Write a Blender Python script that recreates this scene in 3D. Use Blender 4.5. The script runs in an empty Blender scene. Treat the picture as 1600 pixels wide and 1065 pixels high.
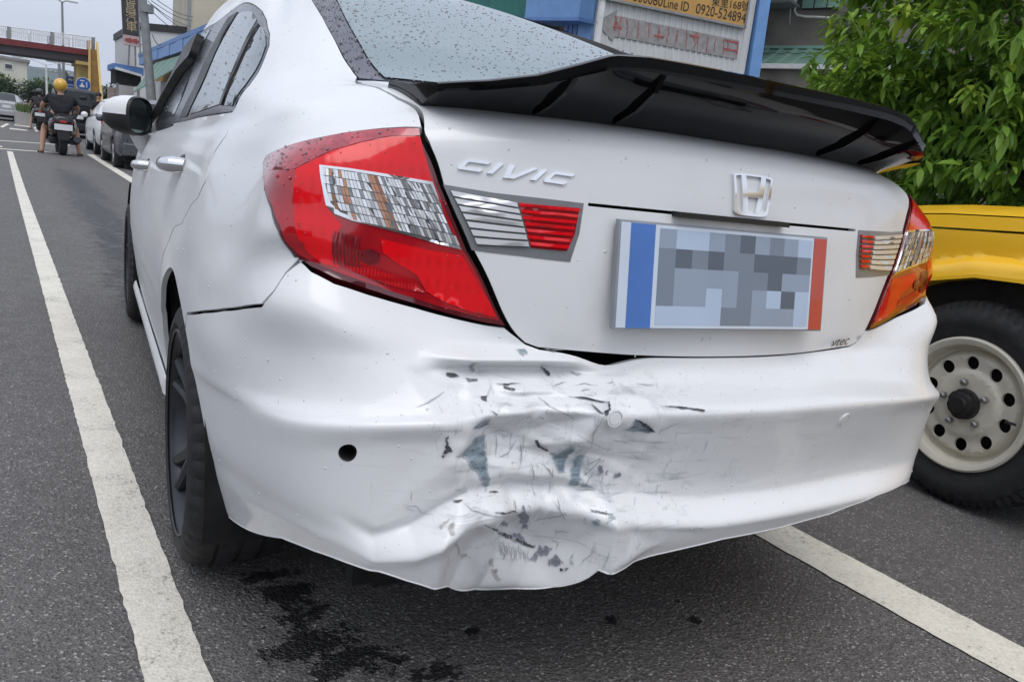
import bpy, bmesh, math, random, json
import numpy as np
from mathutils import Vector, Matrix
from mathutils.geometry import delaunay_2d_cdt
SCN=bpy.context.scene; COL=SCN.collection
random.seed(7); RNG=np.random.default_rng(7)
rad=math.radians
# ---------------------------------------------------------------- camera
CAMPOS=(-1.04725,-0.96472,1.0137)
YAW,PITCH,ROLL=0.50669,0.21266,0.11557
def _cam():
    f=Vector((math.sin(YAW)*math.cos(PITCH),math.cos(YAW)*math.cos(PITCH),-math.sin(PITCH)))
    r=Vector((math.cos(YAW),-math.sin(YAW),0)); u=r.cross(f)
    R=math.cos(ROLL)*r+math.sin(ROLL)*u; U=-math.sin(ROLL)*r+math.cos(ROLL)*u
    return R,U,f
_R,_U,_F=_cam()
cd=bpy.data.cameras.new('camera'); cam=bpy.data.objects.new('camera',cd); COL.objects.link(cam)
cd.sensor_width=36; cd.lens=36*1234.91988/1600; cd.clip_start=.05; cd.clip_end=6000
cam.matrix_world=Matrix(((_R.x,_U.x,-_F.x,CAMPOS[0]),(_R.y,_U.y,-_F.y,CAMPOS[1]),(_R.z,_U.z,-_F.z,CAMPOS[2]),(0,0,0,1)))
SCN.camera=cam
# ---------------------------------------------------------------- overcast daylight
SUN_EL,SUN_AZ=rad(62),rad(200)
w=bpy.data.worlds.new('World'); SCN.world=w; w.use_nodes=True
nt=w.node_tree; nt.nodes.clear()
out=nt.nodes.new('ShaderNodeOutputWorld'); bg=nt.nodes.new('ShaderNodeBackground'); sky=nt.nodes.new('ShaderNodeTexSky')
sky.sky_type='NISHITA'; sky.sun_disc=False; sky.sun_elevation=SUN_EL; sky.sun_rotation=SUN_AZ; sky.dust_density=4; sky.air_density=1.0; sky.ozone_density=2
# a closed cloud deck: even grey-white with faint billows, a little of the blue sky left in it
tc=nt.nodes.new('ShaderNodeTexCoord'); mp=nt.nodes.new('ShaderNodeMapping'); mp.inputs['Scale'].default_value=(1,1,2.5)
ns=nt.nodes.new('ShaderNodeTexNoise'); ns.inputs['Scale'].default_value=2.2; ns.inputs['Detail'].default_value=5
cr=nt.nodes.new('ShaderNodeValToRGB'); cr.color_ramp.elements[0].position=.3; cr.color_ramp.elements[1].position=.75
cr.color_ramp.elements[0].color=(6.0,6.45,7.5,1); cr.color_ramp.elements[1].color=(7.0,7.45,8.4,1)
mx=nt.nodes.new('ShaderNodeMix'); mx.data_type='RGBA'; mx.inputs[0].default_value=.86
L=nt.links.new
L(tc.outputs['Generated'],mp.inputs[0]); L(mp.outputs[0],ns.inputs['Vector']); L(ns.outputs['Fac'],cr.inputs[0])
L(sky.outputs[0],mx.inputs[6]); L(cr.outputs[0],mx.inputs[7]); L(mx.outputs[2],bg.inputs[0]); bg.inputs[1].default_value=.10
L(bg.outputs[0],out.inputs[0])
sd=bpy.data.lights.new('sun','SUN'); sun=bpy.data.objects.new('sun',sd); COL.objects.link(sun)
sd.energy=.9; sd.angle=rad(40); sd.color=(1,.97,.93)
# direction to the sun: sky texture rotation is clockwise from +Y
_sv=Vector((math.sin(SUN_AZ)*math.cos(SUN_EL),math.cos(SUN_AZ)*math.cos(SUN_EL),math.sin(SUN_EL)))
sun.rotation_euler=_sv.to_track_quat('Z','Y').to_euler()
SCN.view_settings.view_transform='Standard'; SCN.view_settings.look='None'; SCN.view_settings.exposure=0.45; SCN.view_settings.gamma=1

SCN.view_settings.use_curve_mapping=False
# ---------------------------------------------------------------- materials
def srgb(*c):
    if max(c)>1: c=[x/255 for x in c]
    return tuple((x/12.92 if x<=.04045 else ((x+.055)/1.055)**2.4) for x in c)+(1,)
class NT:
    def __init__(s,name):
        s.m=bpy.data.materials.new(name); s.m.use_nodes=True; s.t=s.m.node_tree; s.b=s.t.nodes['Principled BSDF']; s._tc=None
    def n(s,t,**k):
        x=s.t.nodes.new('ShaderNode'+t)
        for a,b in k.items():
            if hasattr(x,a): setattr(x,a,b)
            else: x.inputs[a.replace('_',' ')].default_value=b
        return x
    def l(s,a,b): s.t.links.new(a,b)
    def co(s,scale=(1,1,1),kind='Object',rot=(0,0,0)):
        if s._tc is None: s._tc=s.n('TexCoord')
        mp=s.n('Mapping'); mp.inputs['Scale'].default_value=scale; mp.inputs['Rotation'].default_value=rot
        s.l(s._tc.outputs[kind],mp.inputs[0]); return mp.outputs[0]
    def noise(s,scale,detail=3,rough=.55,vec=None,dist=0):
        x=s.n('TexNoise'); x.inputs['Scale'].default_value=scale; x.inputs['Detail'].default_value=detail; x.inputs['Roughness'].default_value=rough; x.inputs['Distortion'].default_value=dist
        s.l(vec if vec is not None else s.co(),x.inputs['Vector']); return x.outputs['Fac']
    def ramp(s,fac,stops):
        x=s.n('ValToRGB'); e=x.color_ramp.elements
        while len(e)<len(stops): e.new(.5)
        for k,(p,c) in zip(e,stops):
            k.position=p; k.color=c if len(c)==4 else tuple(c)+(1,)
        s.l(fac,x.inputs[0]); return x.outputs[0]
    def val(s,fac,a,b,lo=0,hi=1):
        x=s.n('MapRange'); x.inputs[1].default_value=a; x.inputs[2].default_value=b; x.inputs[3].default_value=lo; x.inputs[4].default_value=hi; s.l(fac,x.inputs[0]); return x.outputs[0]
    def math(s,op,a,b=None):
        x=s.n('Math'); x.operation=op
        for i,q in enumerate((a,b)):
            if q is None: continue
            if isinstance(q,(int,float)): x.inputs[i].default_value=q
            else: s.l(q,x.inputs[i])
        return x.outputs[0]
    def mix(s,fac,a,b,mode='MIX'):
        x=s.n('Mix'); x.data_type='RGBA'; x.blend_type=mode
        for i,q in ((0,fac),(6,a),(7,b)):
            if isinstance(q,(int,float)): x.inputs[i].default_value=q
            elif isinstance(q,tuple): x.inputs[i].default_value=q if len(q)==4 else q+(1,)
            else: s.l(q,x.inputs[i])
        return x.outputs[2]
    def bump(s,h,strength=.3,dist=.01):
        x=s.n('Bump'); x.inputs['Strength'].default_value=strength; x.inputs['Distance'].default_value=dist; s.l(h,x.inputs['Height']); s.l(x.outputs[0],s.b.inputs['Normal'])
    def set(s,**k):
        for a,b in k.items():
            i=s.b.inputs[a.replace('_',' ')]
            if isinstance(b,(int,float,tuple)): i.default_value=b if not isinstance(b,tuple) or len(b)==4 or a!='Base_Color' else b+(1,)
            else: s.l(b,i)
        return s
M={}
def simple(name,col,rough=.5,metal=0,coat=0,var=.12,vscale=6,spec=.5,bump=0,bscale=60):
    q=NT(name); c=col if len(col)==4 else tuple(col)+(1,)
    f=q.noise(vscale,4)
    d=tuple(x*(1-var) for x in c[:3])+(1,); e=tuple(min(1,x*(1+var)) for x in c[:3])+(1,)
    q.set(Base_Color=q.ramp(f,[(.3,d),(.7,e)]),Roughness=q.val(q.noise(vscale*2.3,3),.3,.7,max(.02,rough*.85),min(1,rough*1.15)),Metallic=float(metal),Coat_Weight=float(coat),Coat_Roughness=.06)
    q.b.inputs['Specular IOR Level'].default_value=spec
    if bump: q.bump(q.noise(bscale,4),bump,.004)
    M[name]=q.m; return q.m
# ---------------------------------------------------------------- mesh tools
class MB:
    def __init__(s): s.v=[]; s.f=[]; s.smooth=[]
    def add(s,v,f,smooth=False):
        o=len(s.v); s.v+=[tuple(map(float,p)) for p in v]; s.f+=[tuple(i+o for i in q) for q in f]; s.smooth+=[smooth]*len(f); return s
    def box(s,a,b,bev=0):
        (x0,y0,z0),(x1,y1,z1)=a,b
        if bev<=0:
            v=[(x0,y0,z0),(x1,y0,z0),(x1,y1,z0),(x0,y1,z0),(x0,y0,z1),(x1,y0,z1),(x1,y1,z1),(x0,y1,z1)]
            return s.add(v,[(0,3,2,1),(4,5,6,7),(0,1,5,4),(1,2,6,5),(2,3,7,6),(3,0,4,7)])
        bm=bmesh.new(); bmesh.ops.create_cube(bm,size=1)
        for p in bm.verts: p.co=Vector(((x0+x1)/2+p.co.x*(x1-x0),(y0+y1)/2+p.co.y*(y1-y0),(z0+z1)/2+p.co.z*(z1-z0)))
        bmesh.ops.bevel(bm,geom=bm.edges[:],offset=bev,segments=2,affect='EDGES',profile=.5)
        bm.verts.index_update(); s.add([p.co for p in bm.verts],[[q.index for q in f.verts] for f in bm.faces]); bm.free(); return s
    def obox(s,c,ax,hs,bev=0):      # oriented box: centre, 3 axes, half sizes
        t=MB().box(tuple(-h for h in hs),tuple(hs),bev); A=[Vector(a) for a in ax]
        return s.add([Vector(c)+A[0]*p[0]+A[1]*p[1]+A[2]*p[2] for p in t.v],t.f)
    def tube(s,pts,r,n=8,cap=True,smooth=True):
        pts=[Vector(p) for p in pts]; rs=r if isinstance(r,(list,tuple)) else [r]*len(pts)
        o=len(s.v); up=None; V=[]; F=[]
        for i,p in enumerate(pts):
            t=(pts[min(i+1,len(pts)-1)]-pts[max(i-1,0)]).normalized()
            if up is None: up=Vector((0,0,1)) if abs(t.z)<.9 else Vector((1,0,0))
            a=t.cross(up).normalized(); b=a.cross(t).normalized(); up=b
            for k in range(n):
                q=2*math.pi*k/n; V.append(p+(a*math.cos(q)+b*math.sin(q))*rs[i])
        for i in range(len(pts)-1):
            for k in range(n): F.append((i*n+k,i*n+(k+1)%n,(i+1)*n+(k+1)%n,(i+1)*n+k))
        s.add(V,F,smooth)
        if cap: s.add(V[:n],[tuple(range(n))[::-1]]); s.add(V[-n:],[tuple(range(n))])
        return s
    def lathe(s,prof,n=32,axis='x',c=(0,0,0),closed=False,smooth=True,mod=None):  # prof: (along,radius)
        V=[];F=[]; m=len(prof)
        for k in range(n):
            q=2*math.pi*k/n
            for j,(a,r) in enumerate(prof):
                rr=r+(mod(k,j) if mod else 0)
                x,y=rr*math.cos(q),rr*math.sin(q)
                V.append({'x':(c[0]+a,c[1]+x,c[2]+y),'y':(c[0]+x,c[1]+a,c[2]+y),'z':(c[0]+x,c[1]+y,c[2]+a)}[axis])
        for k in range(n):
            for j in range(m if closed else m-1):
                F.append((k*m+j,k*m+(j+1)%m,((k+1)%n)*m+(j+1)%m,((k+1)%n)*m+j))
        return s.add(V,F,smooth)
    def grid(s,P,smooth=True,flip=False):    # P: rows of points
        n=len(P[0]); V=[p for r in P for p in r]; F=[]
        for i in range(len(P)-1):
            for j in range(n-1):
                q=(i*n+j,i*n+j+1,(i+1)*n+j+1,(i+1)*n+j); F.append(q[::-1] if flip else q)
        return s.add(V,F,smooth)
    def prism(s,poly,d,base=(0,0,0),ax=((1,0,0),(0,0,1),(0,1,0)),smooth=False): # polygon in plane ax0,ax1 extruded by d along ax2
        A=[Vector(a) for a in ax]; b=Vector(base); n=len(poly)
        V=[b+A[0]*p[0]+A[1]*p[1] for p in poly]+[b+A[0]*p[0]+A[1]*p[1]+A[2]*d for p in poly]
        return s.add(V,[tuple(range(n))[::-1],tuple(range(n,2*n))]+[(i,(i+1)%n,n+(i+1)%n,n+i) for i in range(n)],smooth)
    def sphere(s,c,r,n=12,m=8,half=False):
        rx,ry,rz=r if isinstance(r,(tuple,list)) else (r,r,r); P=[]
        for i in range(m+1):
            t=math.pi*(i/m)*(.5 if half else 1)
            P.append([(c[0]+rx*math.sin(t)*math.cos(2*math.pi*k/n),c[1]+ry*math.sin(t)*math.sin(2*math.pi*k/n),c[2]+rz*math.cos(t)) for k in range(n+1)])
        return s.grid(P)
    def mesh(s,name,mat,off=(0,0,0),recalc=True):
        me=bpy.data.meshes.new(name); o=Vector(off)
        me.from_pydata([Vector(p)-o for p in s.v],[],s.f)
        if recalc:
            bm=bmesh.new(); bm.from_mesh(me); bmesh.ops.remove_doubles(bm,verts=bm.verts,dist=1e-5) if len(s.v)<40000 else None
            bmesh.ops.recalc_face_normals(bm,faces=bm.faces); bm.to_mesh(me); bm.free()
        if any(s.smooth):
            me.shade_smooth()
            try: me.set_sharp_from_angle(angle=rad(38))
            except Exception: pass
        me.materials.append(mat) if mat else None
        return me
def link(name,me,parent=None,loc=(0,0,0)):
    o=bpy.data.objects.new(name,me); COL.objects.link(o); o.location=loc
    if parent is not None: o.parent=parent
    return o
ORG={}
def worldloc(p):
    l=Vector(p.location)
    while p.parent is not None: p=p.parent; l+=Vector(p.location)
    return l
def part(name,mb,mat,parent=None,recalc=True,label=None,kind=None,local=False):
    """mesh given in world coordinates (or the parent's when local) becomes a part of parent"""
    off=(0,0,0) if (parent is None or local) else worldloc(parent)
    o=link(name,mb.mesh(name,mat,off,recalc),parent)
    if label: o['label']=label
    if kind: o['kind']=kind
    return o
def thing(name,label,cat,loc=(0,0,0),rz=0,group=None):
    o=bpy.data.objects.new(name,None); COL.objects.link(o); o.location=loc; o.rotation_euler=(0,0,rz); o.empty_display_size=.2
    return tag(o,label,cat,group)
def tag(o,label,cat,group=None):
    o['label']=label; o['category']=cat
    if group: o['group']=group
    return o
def setting(o): o['kind']='structure'; return o
def copy_tree(o,parent=None):
    c=o.copy(); COL.objects.link(c); c.parent=parent
    for ch in list(o.children): copy_tree(ch,c)
    return c
# polygon triangulation with interior grid; loops: list of Nx2, first the outer one, then holes
def inside(P,loops):
    r=np.zeros(len(P),bool)
    for Lp in loops:
        a=np.asarray(Lp); b=np.roll(a,-1,0)
        for (x0,y0),(x1,y1) in zip(a,b):
            if y0==y1: continue
            c=((y0>P[:,1])!=(y1>P[:,1]))
            r^=c&(P[:,0]<(x1-x0)*(P[:,1]-y0)/(y1-y0)+x0)
    return r
def dense(loop,step):
    a=np.asarray(loop,float); out=[]
    for p,q in zip(a,np.roll(a,-1,0)):
        n=max(1,int(np.ceil(np.linalg.norm(q-p)/step)))
        out+=[p+(q-p)*k/n for k in range(n)]
    return np.array(out)
def smooth_loop(pts,k=4):         # Catmull-Rom through open or closed pts (closed)
    p=np.asarray(pts,float); n=len(p); out=[]
    for i in range(n):
        a,b,c,d=p[i-1],p[i],p[(i+1)%n],p[(i+2)%n]
        for t in np.arange(k)/k: out.append(.5*((2*b)+(c-a)*t+(2*a-5*b+4*c-d)*t*t+(3*b-a-3*c+d)*t**3))
    return np.array(out)
def fill(loops,step,extra=None):
    ds=[dense(l,step) for l in loops]; lo,hi=ds[0].min(0),ds[0].max(0)
    gx=np.arange(lo[0]+step*.5,hi[0],step); gy=np.arange(lo[1]+step*.5,hi[1],step)
    G=np.stack(np.meshgrid(gx,gy),-1).reshape(-1,2) if len(gx) and len(gy) else np.zeros((0,2))
    G=G+RNG.uniform(-.12,.12,G.shape)*step
    if extra is not None: G=np.concatenate([G,extra])
    if len(G): G=G[inside(G,ds)]
    B=np.concatenate(ds)
    if len(G):                      # keep clear of the boundary
        keep=np.ones(len(G),bool)
        for i in range(0,len(B),400):
            d=((G[:,None,:]-B[None,i:i+400,:])**2).sum(-1).min(1); keep&=d>(step*.35)**2
        G=G[keep]
    V=np.concatenate([B,G]); E=[]; o=0
    for d in ds:
        n=len(d); E+=[(o+i,o+(i+1)%n) for i in range(n)]; o+=n
    r=delaunay_2d_cdt([Vector(p) for p in V],E,[],0,1e-6)
    vv=np.array([tuple(p) for p in r[0]]); F=np.array([f for f in r[2] if len(f)==3])
    c=vv[F].mean(1); F=F[inside(c,ds)]
    # boundary edges of the kept triangles
    e={}
    for t in F:
        for a,b in ((t[0],t[1]),(t[1],t[2]),(t[2],t[0])):
            if (b,a) in e: e.pop((b,a))
            else: e[(a,b)]=1
    return vv,F,list(e.keys())
# ---------------------------------------------------------------- body surface of the white sedan
# columns (left half, front -> rear centre): a..l ; rows: underside of the lip -> roof
_YS=[4.25,3.3,2.3,1.5,.95,.64]
_OFF=[-.05,-.035,-.03,-.012,0,0]
#        side   f     g     h     i     j     k     l     Y0    W
_LOW=[( .23, .245, .25, .325,.335,.335,.335,.335, .085,.79),
      ( .25, .27, .29, .352, .36, .355,.355,.355, .04, .815),
      ( .29, .315, .34, .392, .41, .415,.42, .42,  .004,.83),
      ( .32, .35, .38, .420,.428,.432,.436,.436, .000,.838),
      ( .36, .39, .425,.45, .462,.468,.472,.473, .038,.845),
      ( .40, .42, .45, .47, .478,.485,.489,.490, .038,.850),
      ( .49, .51, .53, .56, .59, .60, .605,.605, .01, .862),
      ( .54, .55, .575,.605,.627,.64, .647,.648, .0,  .867),
      ( .555,.563,.585,.614,.635,.648,.656,.656, .010,.870),
      ( .585,.595,.612,.637,.655,.664,.672,.672, .046,.871),
      ( .64, .65, .67, .705,.705,.70, .698,.698, .085,.873),
      ( .69, .71, .735,.772,.742,.728,.718,.715, .108,.871),
      ( .73, .75, .785,.838,.80, .765,.752,.75,  .109,.868),
      ( .79, .81, .84, .88, .86, .835,.82, .82,  .108,.862),
      ( .85, .87, .895,.92, .915,.905,.90, .90,  .111,.853),
      ( .91, .93, .945,.965,.965,.965,.965,.965, .116,.84),
      ( .955,.97, .985,1.0, 1.01,1.015,1.02,1.02,.122,.826),
      ( .985,1.005,1.018,1.03,1.045,1.055,1.06,1.06,.132,.813),
      ( 1.01,1.03,1.045,1.06,1.075,1.083,1.088,1.088,.152,.80),
      ( 1.03,1.05,1.068,1.085,1.095,1.10,1.105,1.105,.195,.787)]
_HX=[.690,.705,.722,.732,.740,.746,.762,.768,.765,.757,.755,.772,.757,.774,.770,.765,.748,.717,.687,.655]
_HY=[.24,.215,.200,.197,.196,.193,.187,.180,.186,.203,.214,.214,.252,.26,.267,.272,.283,.305,.333,.375]
_UP=[[(.76,4.2,.955),(.785,3.3,1.0),(.775,2.3,1.05),(.775,1.5,1.07),(.772,.93,1.095),(.762,.74,1.098),(.732,.58,1.103),(.655,.48,1.118),(.56,.39,1.123),(.42,.345,1.125),(.2,.325,1.127),(0,.32,1.127)],
     [(.70,4.2,.97),(.765,3.1,1.05),(.745,2.25,1.13),(.745,1.5,1.15),(.74,1.0,1.16),(.725,.82,1.153),(.70,.70,1.147),(.655,.615,1.145),(.585,.565,1.146),(.42,.53,1.152),(.2,.51,1.157),(0,.505,1.158)],
     [(.6,4.2,.985),(.72,2.9,1.16),(.71,2.22,1.23),(.71,1.5,1.25),(.70,1.08,1.24),(.683,.95,1.235),(.66,.86,1.23),(.625,.80,1.235),(.575,.78,1.243),(.42,.755,1.258),(.2,.74,1.27),(0,.735,1.273)],
     [(.5,4.2,1.0),(.665,2.65,1.30),(.665,2.18,1.35),(.662,1.5,1.35),(.645,1.2,1.32),(.63,1.12,1.31),(.615,1.06,1.315),(.59,1.02,1.325),(.555,1.0,1.34),(.42,.98,1.36),(.2,.97,1.375),(0,.965,1.38)],
     [(.4,4.2,1.01),(.61,2.45,1.41),(.615,2.12,1.435),(.61,1.55,1.43),(.585,1.35,1.39),(.575,1.30,1.385),(.565,1.26,1.39),(.55,1.23,1.40),(.525,1.22,1.415),(.4,1.20,1.44),(.2,1.19,1.455),(0,1.185,1.46)],
     [(.3,4.2,1.015),(.52,2.35,1.465),(.52,2.05,1.478),(.51,1.7,1.472),(.49,1.55,1.45),(.48,1.53,1.452),(.47,1.50,1.455),(.46,1.48,1.46),(.44,1.46,1.465),(.33,1.43,1.475),(.17,1.415,1.483),(0,1.41,1.485)],
     [(.15,4.2,1.02),(.2,2.2,1.475),(.2,2.05,1.48),(.2,1.9,1.485),(.2,1.82,1.485),(.19,1.8,1.485),(.18,1.79,1.487),(.17,1.78,1.488),(.15,1.77,1.489),(.1,1.76,1.49),(.05,1.75,1.49),(0,1.75,1.49)]]
def _net():
    N=[]
    for r,L in enumerate(_LOW):
        zs,zf,zg,zh,zi,zj,zk,zl,Y0,W=L; row=[]
        fr=min(1,max(0,(zs-.3)/.6))
        for k,(Y,o) in enumerate(zip(_YS,_OFF)):
            X=W*[.93,.985,1,1,1,1][k]; z=zs+o*fr
            if k==4: X+=.006*np.exp(-((zs-.62)/.15)**2)
            if k==5: X=W-.008; z=zf
            row.append((X,Y,z))
        up=min(1,max(0,(r-10)/3.))
        row.append((W-.035-.008*up-(.03,.022,.016,.01,.006,.003)[min(r,5)],.40+.03*up,zg))
        row.append((_HX[r],_HY[r],zh))
        yi={2:.096,3:.094,4:.099,5:.100,8:.098,9:.116,10:.146,11:.165,12:.20}.get(r,Y0+.085+.01*up); row.append((.62-.02*up-(.025 if r>=18 else 0)-(.02 if r==19 else 0),yi,zi))
        row.append((.42,Y0+.036,zj)); row.append((.2,Y0+.009,zk)); row.append((0,Y0,zl))
        N.append(row)
    N+= _UP
    N=np.array(N,float)
    L=N.copy(); L[...,0]*=-1
    return np.concatenate([L,N[:,-2::-1]],1)      # rows x 23 x 3
NET=_net()
def _cum(d):
    return np.r_[0,np.cumsum(np.maximum(d,.01))]
UK=_cum(np.linalg.norm(np.diff(NET[5:22],axis=1),axis=2).mean(0)**.75)
VK=_cum(np.linalg.norm(np.diff(NET[:,4:19],axis=0),axis=2).mean(1)**.75)
UMAX,VMAX=UK[-1],VK[-1]
def _d2(x,Y):                                       # natural cubic spline second derivatives, Y: n x m
    n=len(x); A=np.eye(n); B=np.zeros_like(Y); h=np.diff(x)
    for i in range(1,n-1):
        A[i,i-1]=h[i-1]; A[i,i]=2*(h[i-1]+h[i]); A[i,i+1]=h[i]
        B[i]=6*((Y[i+1]-Y[i])/h[i]-(Y[i]-Y[i-1])/h[i-1])
    return np.linalg.solve(A,B)
_NU=NET.transpose(1,0,2).reshape(len(UK),-1); _MU=_d2(UK,_NU)
def S0(u,v):
    u=np.atleast_1d(np.asarray(u,float)); v=np.atleast_1d(np.asarray(v,float))
    k=np.clip(np.searchsorted(UK,u)-1,0,len(UK)-2); h=UK[k+1]-UK[k]; a=((UK[k+1]-u)/h)[:,None]; b=1-a
    R=a*_NU[k]+b*_NU[k+1]+((a**3-a)*_MU[k]+(b**3-b)*_MU[k+1])*(h**2/6)[:,None]
    R=R.reshape(len(u),len(VK),3)                   # profile of rows at each u
    j=np.clip(np.searchsorted(VK,v)-1,0,len(VK)-2); hv=np.diff(VK)
    s=np.diff(R,axis=1)/hv[None,:,None]
    # limited tangents
    w1=hv[1:]; w0=hv[:-1]
    m=np.empty_like(R); m[:,0]=s[:,0]; m[:,-1]=s[:,-1]
    cen=(s[:,:-1]*w1[None,:,None]+s[:,1:]*w0[None,:,None])/(w0+w1)[None,:,None]
    lim=3*np.minimum(abs(s[:,:-1]),abs(s[:,1:]))
    m[:,1:-1]=np.clip(cen,-np.maximum(lim,.25*abs(cen)),np.maximum(lim,.25*abs(cen)))
    i=np.arange(len(u)); H=hv[j][:,None]; t=((v-VK[j])/hv[j])[:,None]
    p0,p1,m0,m1=R[i,j],R[i,j+1],m[i,j],m[i,j+1]
    return (2*t**3-3*t**2+1)*p0+(t**3-2*t**2+t)*H*m0+(-2*t**3+3*t**2)*p1+(t**3-t**2)*H*m1
def _sm(x,a,b):
    t=np.clip((x-a)/(b-a),0,1); return t*t*(3-2*t)
def _tz(x,a,b,c,d): return _sm(x,a,b)*(1-_sm(x,c,d))
def _ga(x,m,s): return np.exp(-((x-m)/s)**2)
_DP=np.array([(-.80,.66,0),(-.80,.45,0),(-.74,.36,0),(-.70,.30,0),(-.5,.25,0),(-.2,.25,0),(.08,.40,0),(.10,.55,0),(.05,.66,0),(-.10,.70,0),(-.3,.72,0),(-.62,.70,0),(-.70,.60,0),(-.66,.50,0),(-.655,.41,-.004),
 (-.567,.612,.0),(-.548,.56,-.006),(-.505,.637,.020),(-.531,.50,-.004),(-.470,.60,.046),(-.478,.535,.020),(-.42,.56,.038),(-.40,.645,.030),(-.424,.602,.044),(-.385,.575,.026),(-.372,.62,.040),(-.345,.53,.022),(-.335,.60,.006),(-.318,.645,.006),(-.30,.56,.014),(-.25,.585,.012),(-.22,.63,.006),(-.20,.53,.010),(-.12,.58,.005),
 (-.52,.475,-.006),(-.44,.487,.006),(-.36,.487,.004),(-.28,.480,.0),
 (-.565,.435,-.016),(-.50,.44,.010),(-.50,.40,.030),(-.46,.43,.026),(-.42,.41,.062),(-.38,.43,.048),(-.36,.395,.064),(-.33,.44,.024),(-.305,.40,.034),(-.272,.43,-.010),(-.262,.385,-.020),(-.22,.42,-.002),(-.56,.38,-.012),(-.45,.355,.040),(-.38,.35,.034),(-.32,.355,.018),(-.15,.40,0),(-.55,.33,-.004),(-.40,.30,.010),(-.27,.33,.0)])
def _del(P):
    n=len(P); c=P.mean(0); big=np.array([c+[-20,-10],c+[20,-10],c+[0,20]]); Q=np.concatenate([P,big]); T=[(n,n+1,n+2)]
    def cc(t):
        (ax,ay),(bx,by),(cx,cy)=Q[list(t)]; d=2*(ax*(by-cy)+bx*(cy-ay)+cx*(ay-by))
        x=((ax*ax+ay*ay)*(by-cy)+(bx*bx+by*by)*(cy-ay)+(cx*cx+cy*cy)*(ay-by))/d; y=((ax*ax+ay*ay)*(cx-bx)+(bx*bx+by*by)*(ax-cx)+(cx*cx+cy*cy)*(bx-ax))/d
        return x,y,(ax-x)**2+(ay-y)**2
    C={T[0]:cc(T[0])}
    for i in range(n):
        bad=[t for t in T if (Q[i,0]-C[t][0])**2+(Q[i,1]-C[t][1])**2<C[t][2]]; e={}
        for t in bad:
            for a,b in ((t[0],t[1]),(t[1],t[2]),(t[2],t[0])):
                k=(min(a,b),max(a,b)); e[k]=e.get(k,0)+1
        T=[t for t in T if t not in bad]
        for (a,b),m in e.items():
            if m==1:
                t=(a,b,i); T.append(t); C[t]=cc(t)
    return np.array([t for t in T if max(t)<n])
_DT=_del(_DP[:,:2]+np.random.default_rng(3).uniform(-1e-4,1e-4,(len(_DP),2)))
def _lin(X,z):
    out=np.zeros(len(X))
    for t in _DT:
        a,b,c=_DP[t]; d=(b[1]-c[1])*(a[0]-c[0])+(c[0]-b[0])*(a[1]-c[1])
        if abs(d)<1e-9: continue
        l0=((b[1]-c[1])*(X-c[0])+(c[0]-b[0])*(z-c[1]))/d; l1=((c[1]-a[1])*(X-c[0])+(a[0]-c[0])*(z-c[1]))/d; l2=1-l0-l1
        m=(l0>=-1e-9)&(l1>=-1e-9)&(l2>=-1e-9); out[m]=(l0*a[2]+l1*b[2]+l2*c[2])[m]
    return out
def dent(P):
    X,Y,z=P[:,0],P[:,1],P[:,2]
    D=np.zeros_like(P)
    on=(X<.12)&(z<.76)&(Y<.45)
    if not on.any(): return D
    # folded sheet: hand-placed creases, each fold a few millimetres round
    r=.0038
    for dx,dz in ((0,0),(r,0),(-r,0),(0,r),(0,-r),(r,r),(-r,-r)): D[on,1]+=1.22*_lin(X[on]+dx,z[on]+dz)/7
    D[:,2]-=.050*_tz(X,-.74,-.60,-.30,-.16)*(1-_sm(z,.34,.43))
    # lower crease line dragged up in the middle and down at its left end
    sh=np.interp(X,[-.82,-.70,-.655,-.60,-.56,-.52,-.46,-.34,-.24,-.15,-.05],[0,-.020,-.042,-.022,.006,.028,.034,.036,.024,.010,0])
    D[:,2]+=sh*_tz(z,.37,.45,.50,.60)
    tl=_tz(X,-.73,-.57,-.46,-.30); D[:,1]+=.017*tl*_ga(z,.477,.013); D[:,1]-=.014*tl*_ga(z,.440,.020)
    # buckled shelf above
    tb=_tz(X,-.60,-.50,-.37,-.22)
    D[:,1]-=.026*tb*_ga(z,.716,.0085)
    D[:,1]+=.020*tb*_ga(z,.694,.009)
    D[:,1]-=.010*_tz(X,-.5,-.42,-.22,-.12)*_ga(z,.668,.007)
    D[:,2]-=.018*_ga(X,-.255,.055)*_sm(z,.685,.712)
    amp=_tz(X,-.62,-.5,-.3,-.1)*_tz(z,.34,.42,.66,.70)
    D[:,1]+=.0022*(np.sin(X*63+z*33)*np.sin(z*71-X*29))*amp+.0012*np.sin(X*150+z*70)*np.sin(z*120-X*60)*amp
    D[~on]=0
    return D
DENT=[True]
def S(u,v):
    P=S0(u,v); return P+dent(P) if DENT[0] else P
def nrm(u,v,e=2e-3):
    u=np.atleast_1d(np.asarray(u,float)); v=np.atleast_1d(np.asarray(v,float))
    a=S(np.clip(u+e,0,UMAX),v)-S(np.clip(u-e,0,UMAX),v); b=S(u,np.clip(v+e,0,VMAX))-S(u,np.clip(v-e,0,VMAX))
    n=np.cross(a,b); return n/np.maximum(np.linalg.norm(n,axis=1),1e-9)[:,None]
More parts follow.
